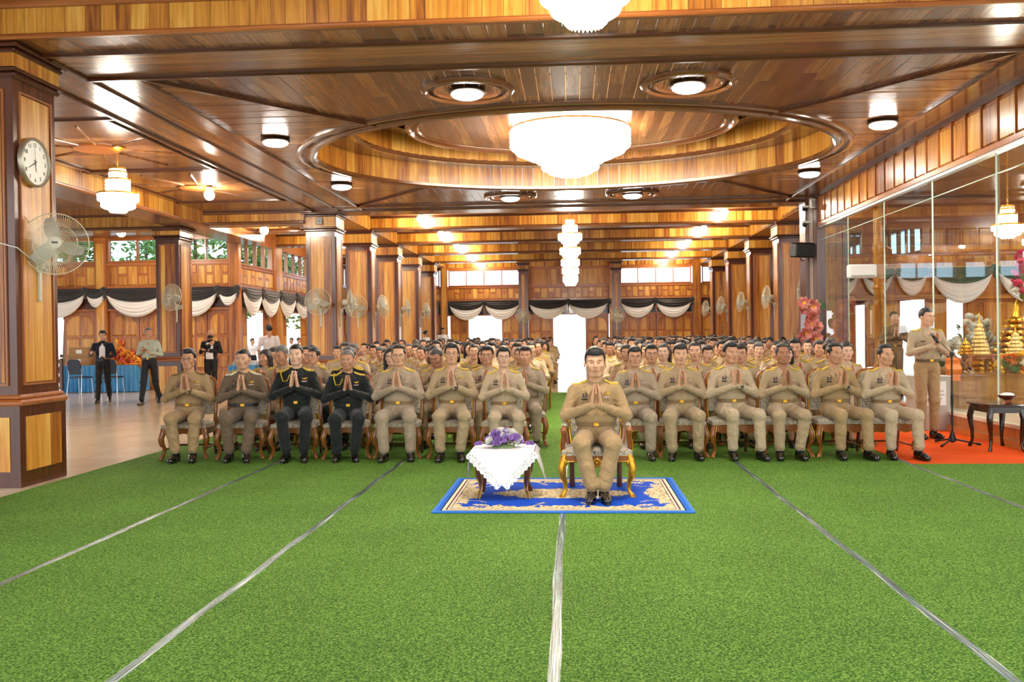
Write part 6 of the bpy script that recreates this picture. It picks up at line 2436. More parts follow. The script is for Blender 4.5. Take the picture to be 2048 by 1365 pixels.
# ---- small table with lace cloth and flowers
tx, ty = -.62, 8.12
tb = empty('side_table', (tx, ty, .0255), 0, 'small carved side table under a white lace cloth', 'table')
G().box(-.24, .24, -.22, .22, .40, .42, .008).build('table_top', M_chd, tb)
G().box(-.22, .22, -.20, .20, .35, .40).build('apron', M_chw, tb, smooth=False)
for sx in (-1, 1):
    for sy in (-1, 1):
        g, t = cab_leg(sx * .6, sy * .6, .36)
        l = g.build('leg', M_chd, tb, loc=(sx * .2, sy * .17, 0))
        if sy < 0: t.build('gold_trim', M_gold, l)
def lace_mat():
    m, t, b, L = nt('white_lace')
    tc = node(t, 'ShaderNodeTexCoord')
    v = node(t, 'ShaderNodeTexVoronoi', i_Scale=95.0)
    L.new(tc.outputs['Object'], v.inputs['Vector'])
    g = node(t, 'ShaderNodeMath', operation='GREATER_THAN', i_1=.32)
    L.new(v.outputs['Distance'], g.inputs[0])
    L.new(g.outputs[0], b.inputs['Alpha'])
    b.inputs['Base Color'].default_value = srgb(240, 240, 238)
    b.inputs['Roughness'].default_value = .8
    return m
M_lace = lace_mat()
M_linen = plain('white_linen', srgb(240, 240, 242), .75, bump=.1, bscale=400)
tc_ = empty('tablecloth', (tx, ty, .447), 0, 'white tablecloth with a lace edge hanging to a point', 'tablecloth')
HW, HD = .275, .25
G().add(*cushion(2 * HW, 2 * HW, 2 * HD, 0, .006, 8, 8)).build('cloth_top', M_linen, tc_)
def flap(p, q, apex, out):
    """a triangle of cloth hanging from edge p-q; lace teeth along its two free sides"""
    p, q, apex, out = Vector(p), Vector(q), Vector(apex), Vector(out)
    n = 14
    vs, fs, rows = [], [], []
    for i in range(n + 1):
        t = i / n
        a, b_ = p.lerp(apex, t), q.lerp(apex, t)
        k = n - i
        row = []
        for j in range(k + 1):
            s = j / max(1, k)
            pt = a.lerp(b_, s) + out * (.006 + .018 * math.sin(t * PI * .5) + .008 * math.sin(5 * s * PI + t * 3) * t)
            row.append(len(vs)); vs.append(pt)
        rows.append(row)
    for i in range(n):
        r0, r1 = rows[i], rows[i + 1]
        for j in range(len(r1)):
            fs.append((r0[j], r1[j], r0[j + 1]))
            if j + 1 < len(r1): fs.append((r0[j + 1], r1[j], r1[j + 1]))
    G().add(vs, fs).build('cloth_flap', M_linen, tc_)
    lv, lf = [], []
    for (u, side) in ((p, -1), (q, 1)):
        d = (apex - u)
        ln = d.length
        e = (p - q).normalized() * (1 if u is p else -1)
        nrm = (e - d.normalized() * e.dot(d.normalized())).normalized()
        m = int(ln / .022)
        for i in range(m + 1):
            t = i / m
            base = u + d * t + out * (.008 + .018 * math.sin(t * PI * .5))
            k = len(lv)
            w = .055 + (.014 if i % 2 else 0)
            lv += [base, base + nrm * w * .6, base + nrm * w]
            if i:
                lf += [(k - 3, k, k + 1, k - 2), (k - 2, k + 1, k + 2, k - 1)]
    G().add(lv, lf).build('lace_edge', M_lace, tc_)
flap((-HW, -HD, 0), (HW, -HD, 0), (0, -HD - .04, -.285), (0, -1, 0))
flap((HW, -HD, 0), (HW, HD, 0), (HW + .06, 0, -.26), (1, 0, 0))
flap((-HW, HD, 0), (-HW, -HD, 0), (-HW - .03, 0, -.26), (-1, 0, 0))
flap((HW, HD, 0), (-HW, HD, 0), (0, HD + .03, -.26), (0, 1, 0))
M_purp = plain('purple_petal', srgb(164, 122, 200), .6, var=.25, vscale=40)
M_whp = plain('white_petal', srgb(244, 242, 232), .6)
def mum(n1, r, mat, c):
    g = G()
    for k, (n, up, ln) in enumerate(((n1, .1, r), (n1, .5, r * .95), (n1 - 2, .95, r * .8), (6, 1.3, r * .6))):
        petal_ring(g, n, .002, ln, up, r * .16, k * .4)
    return g.mesh('blossom', mat)
MUMP, MUMW = mum(12, .028, M_purp, 0), mum(14, .046, M_whp, 0)
fl = empty('flower_arrangement', (tx, ty - .05, .455), 0, 'low arrangement of purple and white flowers on the lace cloth', 'flowers')
G().lathe([(.07, 0), (.075, .01), (.05, .025), (.02, .03)], 18, sx=1.4).build('base', plain('flower_foam', srgb(120, 140, 96), .9), fl)
rr = random.Random(5)
for i in range(60):
    a, f = rr.uniform(0, 2 * PI), math.sqrt(rr.random())
    x, y = .175 * f * math.cos(a), .09 * f * math.sin(a)
    z = .025 + .10 * (1 - f * f) * rr.uniform(.7, 1.1)
    w = i % 4 == 0
    ob('blossom', MUMW if w else MUMP, fl, (x, y, z), (rr.uniform(-.5, .8), x * 4 + rr.uniform(-.3, .3), rr.uniform(0, 6)), (rr.uniform(.9, 1.25),) * 3)
for x in (-.23, -.2, .2, .24, -.215, .215):
    ob('blossom', MUMP, fl, (x, rr.uniform(-.03, .03), .022), (rr.uniform(-.4, .6), x * 3, 0), (.8,) * 3)
for i in range(14):
    a = 2 * PI * i / 14
    G().add([(0, -.008, 0), (.05, -.014, .008), (.09, 0, .0), (.05, .014, .008), (0, .008, 0)], [(0, 1, 2, 3, 4)]).build('leaf', M_leafg, fl, loc=(.13 * math.cos(a), .07 * math.sin(a), .02), rot=(0, -.3, a))

# ---- microphone stand
mc = on_z(1905, 892)
ms = empty('microphone_stand', (mc.x, mc.y, .012), .0, 'black boom microphone stand on the orange carpet', 'microphone stand')
G().tube([(0, 0, .03), (0, 0, 1.12)], .011, 10).tube([(0, 0, .5), (0, 0, .62)], .017, 10).build('pole', M_black, ms)
g = G().lathe([(.02, .03), (.045, .05), (.04, .09), (.02, .16)], 12)
g.build('leg_hub', M_black, ms)
for i in range(3):
    t = 2 * PI * i / 3 - .25
    l = G().tube([(.03 * math.cos(t), .03 * math.sin(t), .07), (.3 * math.cos(t), .3 * math.sin(t), .015)], .011, 8).build('leg', M_black, ms)
    G().tube([(.27 * math.cos(t), .27 * math.sin(t), .022), (.32 * math.cos(t), .32 * math.sin(t), .012)], .016, 8).build('rubber_foot', M_black, l)
G().ball((0, 0, 1.13), .028, 10, 8).tube([(-.02, -.04, 1.13), (.02, .05, 1.13)], .014, 8).build('boom_clutch', M_black, ms)
b0 = (-.2, -.02, 1.32)
b1 = (.24, .02, .93)
bm_ = G().tube([b0, b1], .008, 8).build('boom', M_chrome, ms)
G().tube([(.2, .018, .965), b1], .014, 8).build('counterweight', M_black, bm_)
d = (Vector((-.27, -.03, 1.40)) - Vector(b0)).normalized()
mi = empty('microphone', (mc.x - .2, mc.y - .02, 1.33), 0, 'handheld microphone with silver head clipped to the boom', 'microphone')
G().tube([Vector((.03, 0, -.05)), Vector((-.03, 0, .04))], [.014, .019], 12).build('handle', M_black, mi)
G().ball((-.045, 0, .058), .026, 12, 8).build('grille_head', plain('mic_grille', srgb(150, 150, 150), .35, .8, bump=.8, bscale=300), mi)
G().tube([(.0, 0, -.02), (.005, 0, .01)], .024, 10).build('clip', M_black, mi)

# ---- grey box with paper sign, paper cup
pb = empty('podium_box', (5.13, 13.5, .012), 0, 'plain grey box with a white paper sign beside the microphone stand', 'box')
M_pod = plain('grey_laminate', srgb(176, 172, 162), .5)
G().box(-.27, .19, -.22, .22, 0, .76, .006).build('body', M_pod, pb)
G().box(-.28, .2, -.23, .23, .76, .775, .004).build('top', plain('grey_laminate_light', srgb(204, 202, 194), .4), pb)
ps = G().box(-.17, .13, -.2245, -.222, .36, .70).build('paper_sign', M_white, pb, smooth=False)
ink = plain('ink_grey', srgb(140, 138, 136), .7)
for z, a, b_ in ((.635, -.06, .02), (.555, -.13, .09), (.5, -.14, .1), (.45, -.1, .07)):
    x = a
    r2 = random.Random(int(z * 1000))
    g = G()
    while x < b_:
        w = r2.uniform(.006, .016)
        g.box(x, x + w, -.2256, -.2244, z, z + .014)
        if r2.random() < .4: g.box(x + .002, x + w * .7, -.2256, -.2244, z + .018, z + .022)
        x += w + .005
    g.build('text_line', ink, ps, smooth=False)
cu = empty('paper_cup', (5.02, 13.42, .788), 0, 'white paper cup on the grey box', 'cup')
G().lathe([(.024, 0), (.033, .085), (.03, .085), (.022, .006)], 18).build('cup_wall', M_white, cu)
G().lathe([(.033, .083), (.035, .086), (.033, .089)], 18, cap=False).build('rim', M_white, cu)
ds = empty('saucer', (5.02, 13.42, .776), 0, 'small green saucer under the paper cup', 'saucer')
G().lathe([(.03, 0), (.045, .004), (.055, .011), (.053, .012), (.02, .006)], 20).build('dish', plain('celadon', srgb(150, 184, 150), .3), ds)

# ---- dark side table at the right edge
M_ebony = plain('ebony_wood', srgb(36, 22, 18), .2, coat=.6)
dt = empty('offering_stand', (5.02, 11.25, .012), 0, 'dark carved low table at the edge of the orange carpet', 'table')
G().box(-.21, .24, -.3, .3, .52, .55, .01).box(-.18, .21, -.27, .27, .45, .52).build('table_top', M_ebony, dt)
for sx, x in ((-1, -.16), (1, .19)):
    for sy, y in ((-1, -.25), (1, .25)):
        g, t = cab_leg(sx * .6, sy * .6, .47)
        g.build('leg', M_ebony, dt, loc=(x, y, 0))
bw = empty('offering_bowl', (5.12, 11.15, .562), 0, 'small footed bowl on the dark low table', 'bowl')
G().lathe([(.05, 0), (.03, .03), (.03, .04), (.09, .07), (.11, .1), (.1, .1), (.03, .05)], 20).build('bowl_body', plain('bronze_bowl', srgb(128, 62, 40), .3, .5), bw)
G().ball((0, 0, .1), (.08, .08, .03), 12, 6).build('offering', M_white, bw)

# ---- altar inside the shrine
M_altar = wood('altar_wood', 'z', [srgb(160, 112, 58), srgb(186, 138, 76), srgb(204, 160, 96)], .25, .5, stripe=.12, saxis='x')
M_altt = plain('altar_top_wood', srgb(170, 122, 70), .15, coat=.6)
sx0 = 7.4
al = empty('altar_stage', (sx0, 14.9, .27), 0, 'curved wooden altar stage in two tiers behind the glass', 'altar')
for k, (rx, ry, z0, z1) in enumerate(((1.95, 2.0, 0, .19), (1.8, 1.85, .22, .5))):
    G().lathe([(1, z0), (1, z1)], 56, sx=rx, sy=ry).build('tier', M_altar, al)
    G().lathe([(1.0, z1), (1.02, z1 + .005), (1.02, z1 + .03), (1, z1 + .035)], 56, sx=rx + .03, sy=ry + .03).build('tier_top', M_altt, al)
AZ = .27 + .535
M_gleam = plain('polished_gold', srgb(232, 178, 60), .22, .9, bump=.25, bscale=40)
def small_table(x, y, label, w=.42, h=.26):
    o = empty('altar_table', (x, y, AZ), 0, label, 'table', 'small carved tables on the altar')
    G().box(-w / 2, w / 2, -.16, .16, h - .03, h, .008).box(-w / 2 + .03, w / 2 - .03, -.13, .13, h - .07, h - .03).build('table_top', M_chw, o)
    for sx in (-1, 1):
        for sy in (-1, 1):
            g, t = cab_leg(sx * .7, sy * .7, h - .05)
            g.build('leg', M_chw, o, loc=(sx * (w / 2 - .05), sy * .11, 0))
    return o
small_table(6.1, 14.2, 'small carved altar table under the gold candle holder')
small_table(6.72, 14.05, 'small carved altar table beside the yellow bouquet', .5)
def tower(x, y, z, h, r, label, tiers=7, mat=None, name='gold_ornament'):
    """a tapering tiered golden offering with a spire"""
    o = empty(name, (x, y, z), 0, label, 'ornament', 'golden offerings on the altar')
    g = G()
    for i in range(tiers):
        f = 1 - i / tiers * .8
        z0 = h * .75 * i / tiers
        z1 = h * .75 * (i + .8) / tiers
        g.lathe([(r * f, z0), (r * f * 1.06, z0 + (z1 - z0) * .2), (r * f * .8, z1), (r * f * .6, h * .75 * (i + 1) / tiers)], 14)
        for q in range(10):
            t = 2 * PI * q / 10
            g.ball((r * f * 1.02 * math.cos(t), r * f * 1.02 * math.sin(t), z0 + (z1 - z0) * .4), (r * .12, r * .12, (z1 - z0) * .5), 6, 4)
    g.build('tiers', mat or M_gleam, o)
    G().lathe([(r * .2, h * .73), (r * .1, h * .85), (r * .12, h * .88), (.004, h)], 10).build('spire', M_gleam, o)
    return o
tower(6.1, 14.15, AZ + .26, .62, .13, 'tall slim golden candle holder with pale top on the altar', 8, plain('ivory_gold', srgb(240, 206, 132), .4, .3))
tower(5.92, 14.2, AZ + .26, .26, .11, 'low golden offering left of the tall candle holder', 4)
tower(6.55, 14.0, AZ + .26, .42, .12, 'pale golden cone beside the bouquet', 6, plain('ivory_gold', srgb(240, 206, 132), .4, .3))
tower(6.85, 14.05, AZ + .26, .34, .17, 'broad golden offering near the picture edge', 5)
tower(7.0, 14.9, AZ, 1.1, .45, 'large golden throne of the altar at the picture edge', 9)
tower(6.35, 14.7, AZ, .55, .22, 'golden offering in front of the white flowers', 5)
tower(5.85, 15.6, AZ, .8, .06, 'slim candle stand at the back of the altar', 8, plain('ivory_gold', srgb(240, 206, 132), .4, .3))
def bouquet(x, y, z, w, h, n, mats, label, green=True, size=.05):
    o = empty('bouquet', (x, y, z), 0, label, 'flowers')
    rr = random.Random(int(x * 100 + y * 10))
    g = G()
    for i in range(22):
        a = 2 * PI * i / 22
        g.tube([(0, 0, 0), (w * .3 * math.cos(a), w * .2 * math.sin(a), h * .4), (w * .5 * math.cos(a), w * .3 * math.sin(a), h * rr.uniform(.4, .9))], [.008, .006, .003], 5)
    g.build('stems', M_leafg, o)
    ms_ = [mum(10, size, m_, 0) for m_ in mats]
    for i in range(n):
        a, f = rr.uniform(0, 2 * PI), math.sqrt(rr.random())
        ob('blossom', ms_[i % len(ms_)], o, (w * .5 * f * math.cos(a), w * .3 * f * math.sin(a), h * (.25 + .75 * rr.random() * math.sqrt(max(.05, 1 - f * f)))), (rr.uniform(.2, 1.3), rr.uniform(-.6, .6), rr.uniform(-1, 1)), (rr.uniform(.8, 1.3),) * 3)
    for i in range(16):
        a = rr.uniform(0, 2 * PI)
        G().add([(0, -.02, 0), (.06, -.035, .02), (.14, 0, .0), (.06, .035, .02), (0, .02, 0)], [(0, 1, 2, 3, 4)]).build('leaf', M_leafg, o, loc=(w * .3 * math.cos(a), w * .25 * math.sin(a), h * rr.uniform(.1, .7)), rot=(0, -.6, a))
    return o
M_cream = plain('cream_petal', srgb(246, 240, 220), .6)
M_orp = plain('orange_petal', srgb(238, 128, 40), .6)
M_pink = plain('pink_petal', srgb(222, 70, 120), .6)
bouquet(6.5, 15.3, AZ, .8, 1.0, 60, [M_cream, M_whp], 'big white flower arrangement on the altar', size=.075)
bouquet(5.78, 14.9, AZ, .5, .42, 26, [M_whp], 'low bunch of white flowers above the orange cloth', size=.06)
bouquet(6.28, 13.45, AZ, .5, .3, 34, [M_yel, M_cream, M_orp], 'yellow and orange bouquet at the front of the altar', size=.055)
bouquet(7.0, 14.6, AZ + .95, .4, .9, 40, [M_pink, M_pink, M_whp], 'pink flowers on the golden throne at the picture edge', size=.07)
tag(G().add(*cloth(5.5, 5.72, lambda t: AZ + .22, lambda t: AZ - .12, 2.0, depth=.05, y=13.95)).build('orange_cloth', plain('orange_satin', srgb(236, 120, 30), .5, var=.25)), 'orange cloth hanging at the side of the altar', 'cloth')
# carved post, and a white box put in for a window reflection
pp = on_y(1746, 600, 17.1)
cpost = empty('carved_post', (pp.x + .1, 17.1, .27), 0, 'turned golden wooden post with a carved scroll bracket behind the glass', 'post')
G().lathe([(.09, 0), (.09, .5), (.11, .52), (.07, .6), (.08, 1.0), (.08, 1.9), (.11, 1.95), (.07, 2.0), (.1, 2.1), (.09, 2.6), (.11, 2.65), (.08, 2.8), (.08, CZ - .27)], 14).build('shaft', W['goldz'], cpost)
pts = [(.08 + .07 * math.sin(q * .9) + .05 * q / 14, 0, 3.55 - .12 * q) for q in range(14)]
G().tube(pts, [.05 - .002 * q for q in range(14)], 6, flat=(1, .5)).tube([(p[0] + .08 * math.cos(q * 1.5), 0, p[2] + .05) for q, p in enumerate(pts)], .022, 5).build('scroll_bracket', W['redz'], cpost)
ab = on_y(1726, 543, 16.6)
ac = empty('reflection_box', (ab.x - .02, 16.6, ab.z), 0, 'plain white box standing in for a window reflection beside the carved post', 'box')
G().box(-.24, .24, -.08, .1, -.12, .12, .02).build('casing', M_white, ac)
G().box(-.2, .2, -.09, -.08, -.1, -.07).build('lower_strip', M_grey, ac)
for i, (x, y) in enumerate(((7.2, 10.0), (8.4, 12.2), (9.4, 14.2), (11.5, 17.5), (11.8, 21.0))):  # lamps added out of view to brighten the altar
    dome(x, y, CZ - .005, 'added unseen flush light in the shrine ceiling, number %s from the front' % ('one', 'two', 'three', 'four', 'five')[i], 0, .34)

# ---- left bay: blue tables, chairs, boxes, ornaments, carved rail
M_blue = plain('blue_satin', srgb(58, 148, 210), .4, sheen=.3)
def skirt_table(x0, x1, y0, y1, h, label):
    o = empty('skirted_table', ((x0 + x1) / 2, (y0 + y1) / 2, 0), 0, label, 'table', 'tables with blue pleated skirts')
    hx, hy = (x1 - x0) / 2, (y1 - y0) / 2
    G().box(-hx, hx, -hy, hy, h - .03, h, .005).build('table_top', M_blue, o)
    path = []
    n = int((4 * hx + 4 * hy) / .03)
    per = 4 * hx + 4 * hy
    for i in range(n):
        s = per * i / n
        if s < 2 * hx: p, nn = (-hx + s, -hy), (0, -1)
        elif s < 2 * hx + 2 * hy: p, nn = (hx, -hy + s - 2 * hx), (1, 0)
        elif s < 4 * hx + 2 * hy: p, nn = (hx - (s - 2 * hx - 2 * hy), hy), (0, 1)
        else: p, nn = (-hx, hy - (s - 4 * hx - 2 * hy)), (-1, 0)
        path.append((p, nn))
    vs, fs = [], []
    for i, (p, nn) in enumerate(path):
        for j in range(4):
            d = (.008 + .03 * j / 3) * math.sin(i * 1.55) + .02 * j / 3
            vs.append((p[0] + nn[0] * d, p[1] + nn[1] * d, h - .005 - (h - .02) * j / 3))
    for i in range(n):
        k = (i + 1) % n
        for j in range(3):
            fs.append((4 * i + j, 4 * k + j, 4 * k + j + 1, 4 * i + j + 1))
    G().add(vs, fs).build('pleated_skirt', M_blue, o)
    return o
skirt_table(-14.1, -12.0, 24.35, 25.1, .74, 'long blue skirted table by the garden doorway')
skirt_table(-9.5 + .55, -8.25, 23.2, 23.9, .74, 'blue skirted table with papers behind the man in the mask')
M_navyv = plain('navy_vinyl', srgb(30, 44, 66), .4)
def vinyl_chair(x, y, rz, label):
    o = empty('folding_chair', (x, y, 0), rz, label, 'chair', 'navy chairs at the blue table')
    G().add(*cushion(.42, .40, .40, .42, .47, 6, 6)).build('seat', M_navyv, o)
    vs = []
    for (w, z, yy) in ((.17, .52, .2), (.2, .7, .225), (.19, .86, .25), (.12, .93, .262)):
        vs += [(-w, yy, z), (w, yy, z), (w, yy + .035, z), (-w, yy + .035, z)]
    fs = [(4 * i + q, 4 * i + (q + 1) % 4, 4 * i + 4 + (q + 1) % 4, 4 * i + 4 + q) for i in range(3) for q in range(4)] + [(3, 2, 1, 0), (12, 13, 14, 15)]
    G().add(vs, fs).build('backrest', M_navyv, o)
    for s in (-1, 1):
        G().tube([(s * .2, -.18, .43), (s * .22, -.22, 0)], .011, 6).build('leg', M_chrome, o)
        G().tube([(s * .18, .26, .9), (s * .2, .21, .45), (s * .22, .27, 0)], .011, 6).build('leg', M_chrome, o)
    return o
vinyl_chair(-13.35, 23.98, PI - .15, 'navy chair pushed to the blue table, behind the photographer')
vinyl_chair(-12.45, 23.98, PI + .1, 'navy chair pushed to the blue table, nearer the officer')
M_card = plain('cardboard', srgb(168, 128, 88), .85)
for i, (x, z, w, h, l) in enumerate(((-13.72, .74, .56, .24, 'lower cardboard box on the blue table'), (-13.7, .985, .54, .26, 'upper cardboard box on the blue table'))):
    o = empty('cardboard_box', (x, 24.7, z), .05 * i, l, 'box', 'cardboard boxes on the blue table')
    G().box(-w / 2, w / 2, -.2, .2, 0, h).build('carton', M_card, o, smooth=False)
    G().box(-w / 2 - .002, w / 2 + .002, -.025, .025, h - .05, h + .002).build('tape', plain('packing_tape', srgb(196, 164, 120), .3), o, smooth=False)
    G().box(-.07, .09, -.203, -.2, h * .35, h * .75).build('shipping_label', M_white, o, smooth=False)
M_redv = plain('red_gold_foil', srgb(206, 62, 34), .4, .2)
M_orf = plain('orange_gold_foil', srgb(232, 140, 44), .35, .4)
def flame(x, y, z, h, w, label, seed):
    """a curling festival ornament: swirls of red and gold rising to a flame tip"""
    o = empty('festive_ornament', (x, y, z), 0, label, 'ornament', 'red and gold festive ornaments on the blue table')
    rr = random.Random(seed)
    for k in range(7):
        s = -1 if k % 2 else 1
        x0 = w * (.35 - .09 * k) * s
        pts = [(x0 + s * w * .22 * math.sin(q * .75) * (1 - q / 8), rr.uniform(-.03, .03), h * (k * .09) + h * .42 * q / 6) for q in range(7)]
        G().tube(pts, [.075 * w + .03, .1 * w + .02, .1 * w, .08 * w, .06 * w, .035 * w, .008], 8).build('swirl', M_redv if k % 2 else M_orf, o)
        G().tube([(p[0], p[1] - .05 * w - .03, p[2]) for p in pts[:6]], .014, 5).build('gold_line', M_gleam, o)
    G().tube([(0, 0, 0), (.03, 0, h * .5), (-.02, 0, h * .8), (.03, 0, h)], [.14 * w, .1 * w, .06 * w, .005], 8).build('tip', M_redv, o)
    G().lathe([(w * .45, 0), (w * .48, .03), (w * .4, .06)], 16, sy=.5).build('base', M_orf, o)
flame(-13.0, 24.7, .74, .5, .55, 'red and gold curled ornament nearest the cardboard boxes', 1)
flame(-12.58, 24.75, .74, .78, .6, 'tall pointed red and gold ornament in the middle of the blue table', 2)
flame(-12.2, 24.6, .74, .45, .55, 'coiled red and gold ornament nearest the officer', 4)
cr = empty('carved_rail', (-14.35, 24.3, 0), 0, 'dark carved wooden rail at the garden doorway', 'rail')
for x in (-.42, .28):
    G().box(x - .04, x + .04, -.04, .04, 0, 1.0 if x < 0 else .95, .01).ball((x, 0, 1.02), .045).build('post', M_chd, cr)
G().box(-.42, .28, -.03, .03, .86, .92, .01).build('top_rail', M_chd, cr)
G().box(-.42, .28, -.03, .03, .1, .16, .01).build('bottom_rail', M_chd, cr)
for i in range(5):
    x = -.34 + i * .14
    G().tube([(x + .03 * math.sin(q * 1.6), 0, .16 + .7 * q / 10) for q in range(11)], [.018 + .012 * abs(math.sin(q * 1.6)) for q in range(11)], 6).build('baluster', M_chw, cr)
for i in range(6):
    tag(G().box(-.15, .15, -.11, .11, 0, .035, .004).build('paper_stack', M_white if i % 2 else plain('paper_cream', srgb(220, 214, 196), .7), loc=(-8.75 + .35 * (i % 2), 23.5, .742 + .037 * (i // 2)), rot=(0, 0, .15 * (i - 2))), '%s bundle of papers behind the mask wearer, stack nearer the %s' % (('lowest', 'middle', 'topmost')[i // 2], 'corner' if i % 2 else 'column'), 'papers', 'paper bundles on the blue table')
# ================================================================== THE AUDIENCE
OCH, BCH = ornate_chair(), banquet_chair()
def joined(o, name):
    """the same chair as one mesh, for places where its parts are hidden behind the rows in front"""
    g = G()
    mats = []
    for ch in o.children:
        for c in [ch] + list(ch.children):
            m = c.data.materials[0]
            if m not in mats: mats.append(m)
            k = len(g.v)
            M = Matrix.Translation(c.location) if c.parent is o else Matrix.Translation(ch.location)
            g.mat = mats.index(m)
            g.add([tuple(M @ v.co) for v in c.data.vertices], [tuple(p.vertices) for p in c.data.polygons])
    return g.mesh(name, mats)
BCHM = joined(BCH, 'banquet_chair')
used = {'o': 0, 'b': 0}
def put_chair(kind, x, y, rz, label, group, whole=True):
    if not whole:
        return tag(ob('banquet_chair', BCHM, None, (x, y, .0145), (0, 0, rz)), label, 'chair', group)
    src = OCH if kind == 'o' else BCH
    c = src if not used[kind] else copy_tree(src)
    used[kind] += 1
    c.location, c.rotation_euler = (x, y, .0145), (0, 0, rz)
    return tag(c, label, 'chair', group)

def person(x, y, rz, label, key, sc=1.0, group=None, z=.0145, **kw):
    o = empty('person', (x, y, z), rz, label, 'person', group, scale=sc)
    return dress(o, key, **kw)

Y1ST, DY = 10.82, 1.13
LX = [-4.66, -3.98, -3.33, -2.70, -2.08, -1.44, -.82]
RX = [.73, 1.26, 1.84, 2.44, 3.03, 3.6]
ORD = ['first', 'second', 'third', 'fourth', 'fifth', 'sixth', 'seventh', 'eighth']
NUM = ['one', 'two', 'three', 'four', 'five', 'six', 'seven', 'eight', 'nine', 'ten', 'eleven', 'twelve', 'thirteen', 'fourteen', 'fifteen', 'sixteen', 'seventeen', 'eighteen', 'nineteen', 'twenty']
EPB = plain('epaulette_dark_gold', srgb(120, 96, 40), .5, .2, bump=.5, bscale=200)

person(.2, 8.235, 0, 'man in khaki uniform praying alone in the gilded armchair in front', 'chief', z=.0265, skin=SKIN[0], shirt=KH[2], trou=KH[2], hair='flat', hcol=0, wing=True)

front = [
    (LX[0], 'm1', SKIN[1], KH[2], KH[2], 'short', 0, dict(glasses=True, watch=True, ep=EPB, wing=True), 'man in khaki with glasses and watch on the front chair nearest the clock column'),
    (LX[1], 'm2', SKIN[0], OLV, OLV, 'crop', 0, dict(ep=plain('silver_braid', srgb(190, 186, 160), .4, .4), belt=M_black, wing=True), 'man in dark brown uniform with black belt in the front row'),
    (LX[2], 'm1', SKIN[4], BLK, BLK, 'crop', 0, dict(wing=True, badge=False), 'black uniformed man with black cropped hair in the front row'),
    (LX[3], 'm2', SKIN[2], BLK, BLK, 'crop', 2, dict(wing=True, badge=False), 'black uniformed man with grey hair in the front row'),
    (LX[4], 'm3', SKIN[0], KH[3], KH[3], 'balding', 0, dict(glasses=True), 'stout man with glasses in khaki right of the grey haired black uniform'),
    (LX[5], 'm4', SKIN[0], KH[0], KH[0], 'short', 0, dict(glasses=True, watch=True, wing=True), 'man with glasses and a gold wing badge left of the flower table'),
    (LX[6], 'm4', SKIN[4], KH[1], KH[1], 'short', 0, dict(glasses=True), 'man with glasses seated behind the flower table'),
    (RX[0], 'm3', SKIN[1], KH[3], KH[3], 'flat', 0, dict(glasses=True), 'man with glasses seated just behind the armchair'),
    (RX[1], 'm3', SKIN[0], KH[0], KH[0], 'flat', 0, dict(), 'man with thick fringe, second right of the armchair'),
    (RX[2], 'm5', SKIN[1], KH[1], KH[1], 'short', 0, dict(watch=True), 'man with wrist watch, third right of the armchair'),
    (RX[3], 'm4', SKIN[3], KH[0], KH[0], 'balding', 3, dict(), 'dark tanned man with closed eyes, fourth right of the armchair'),
    (RX[4], 'm5', SKIN[2], KH[2], KH[2], 'balding', 0, dict(watch=True, wing=True), 'older man with receding black hair, second from the orange carpet'),
    (RX[5], 'm5', SKIN[1], KH[1], KH[1], 'balding', 0, dict(), 'man with receding hair on the last front chair by the orange carpet'),
]
SC1 = [1.03, 1.02, 1.06, 1.0, 1.04, 1.05, 1.01, 1.0, 1.02, 1.03, 1.01, 1.01, .99]
for i, (x, key, sk_, sh_, tr_, hr, hc, kw, lab) in enumerate(front):
    rz = R.uniform(-.04, .04) + (.2 if i < 4 else .1 if i < 7 else -.03) + (.1 if i in (9, 11, 12) else 0)
    put_chair('o', x, Y1ST, rz * .5, 'carved wooden dining chair under the ' + lab.replace('man ', 'man ', 1)[:0] + ('black uniformed' if sh_ is BLK else 'brown uniformed' if sh_ is OLV else 'khaki uniformed') + ' man, ' + ((ORD[i] + ' from the clock column') if i < 7 else (ORD[i - 7] + ' right of the middle aisle')), 'carved dining chairs of the first rows')
    o = person(x, Y1ST - .01, rz, lab, key, sc=SC1[i], group='people seated in the front row', skin=sk_, shirt=sh_, trou=tr_, hair=hr, hcol=hc, **kw)
    if sh_ is BLK:      # gold shoulder cord
        I = INFO[key]
        pts = [(-.15, I['sh'][0][1] - .06, 1.0), (-.165, front_y(I, -.15, .93) - .03, .95), (-.14, front_y(I, -.13, .86) - .02, .865), (-.09, front_y(I, -.09, .86) - .015, .87), (-.06, front_y(I, -.06, .93) - .012, .94)]
        G().tube(pts, .007, 6).build('gold_cord', M_goldy, o)

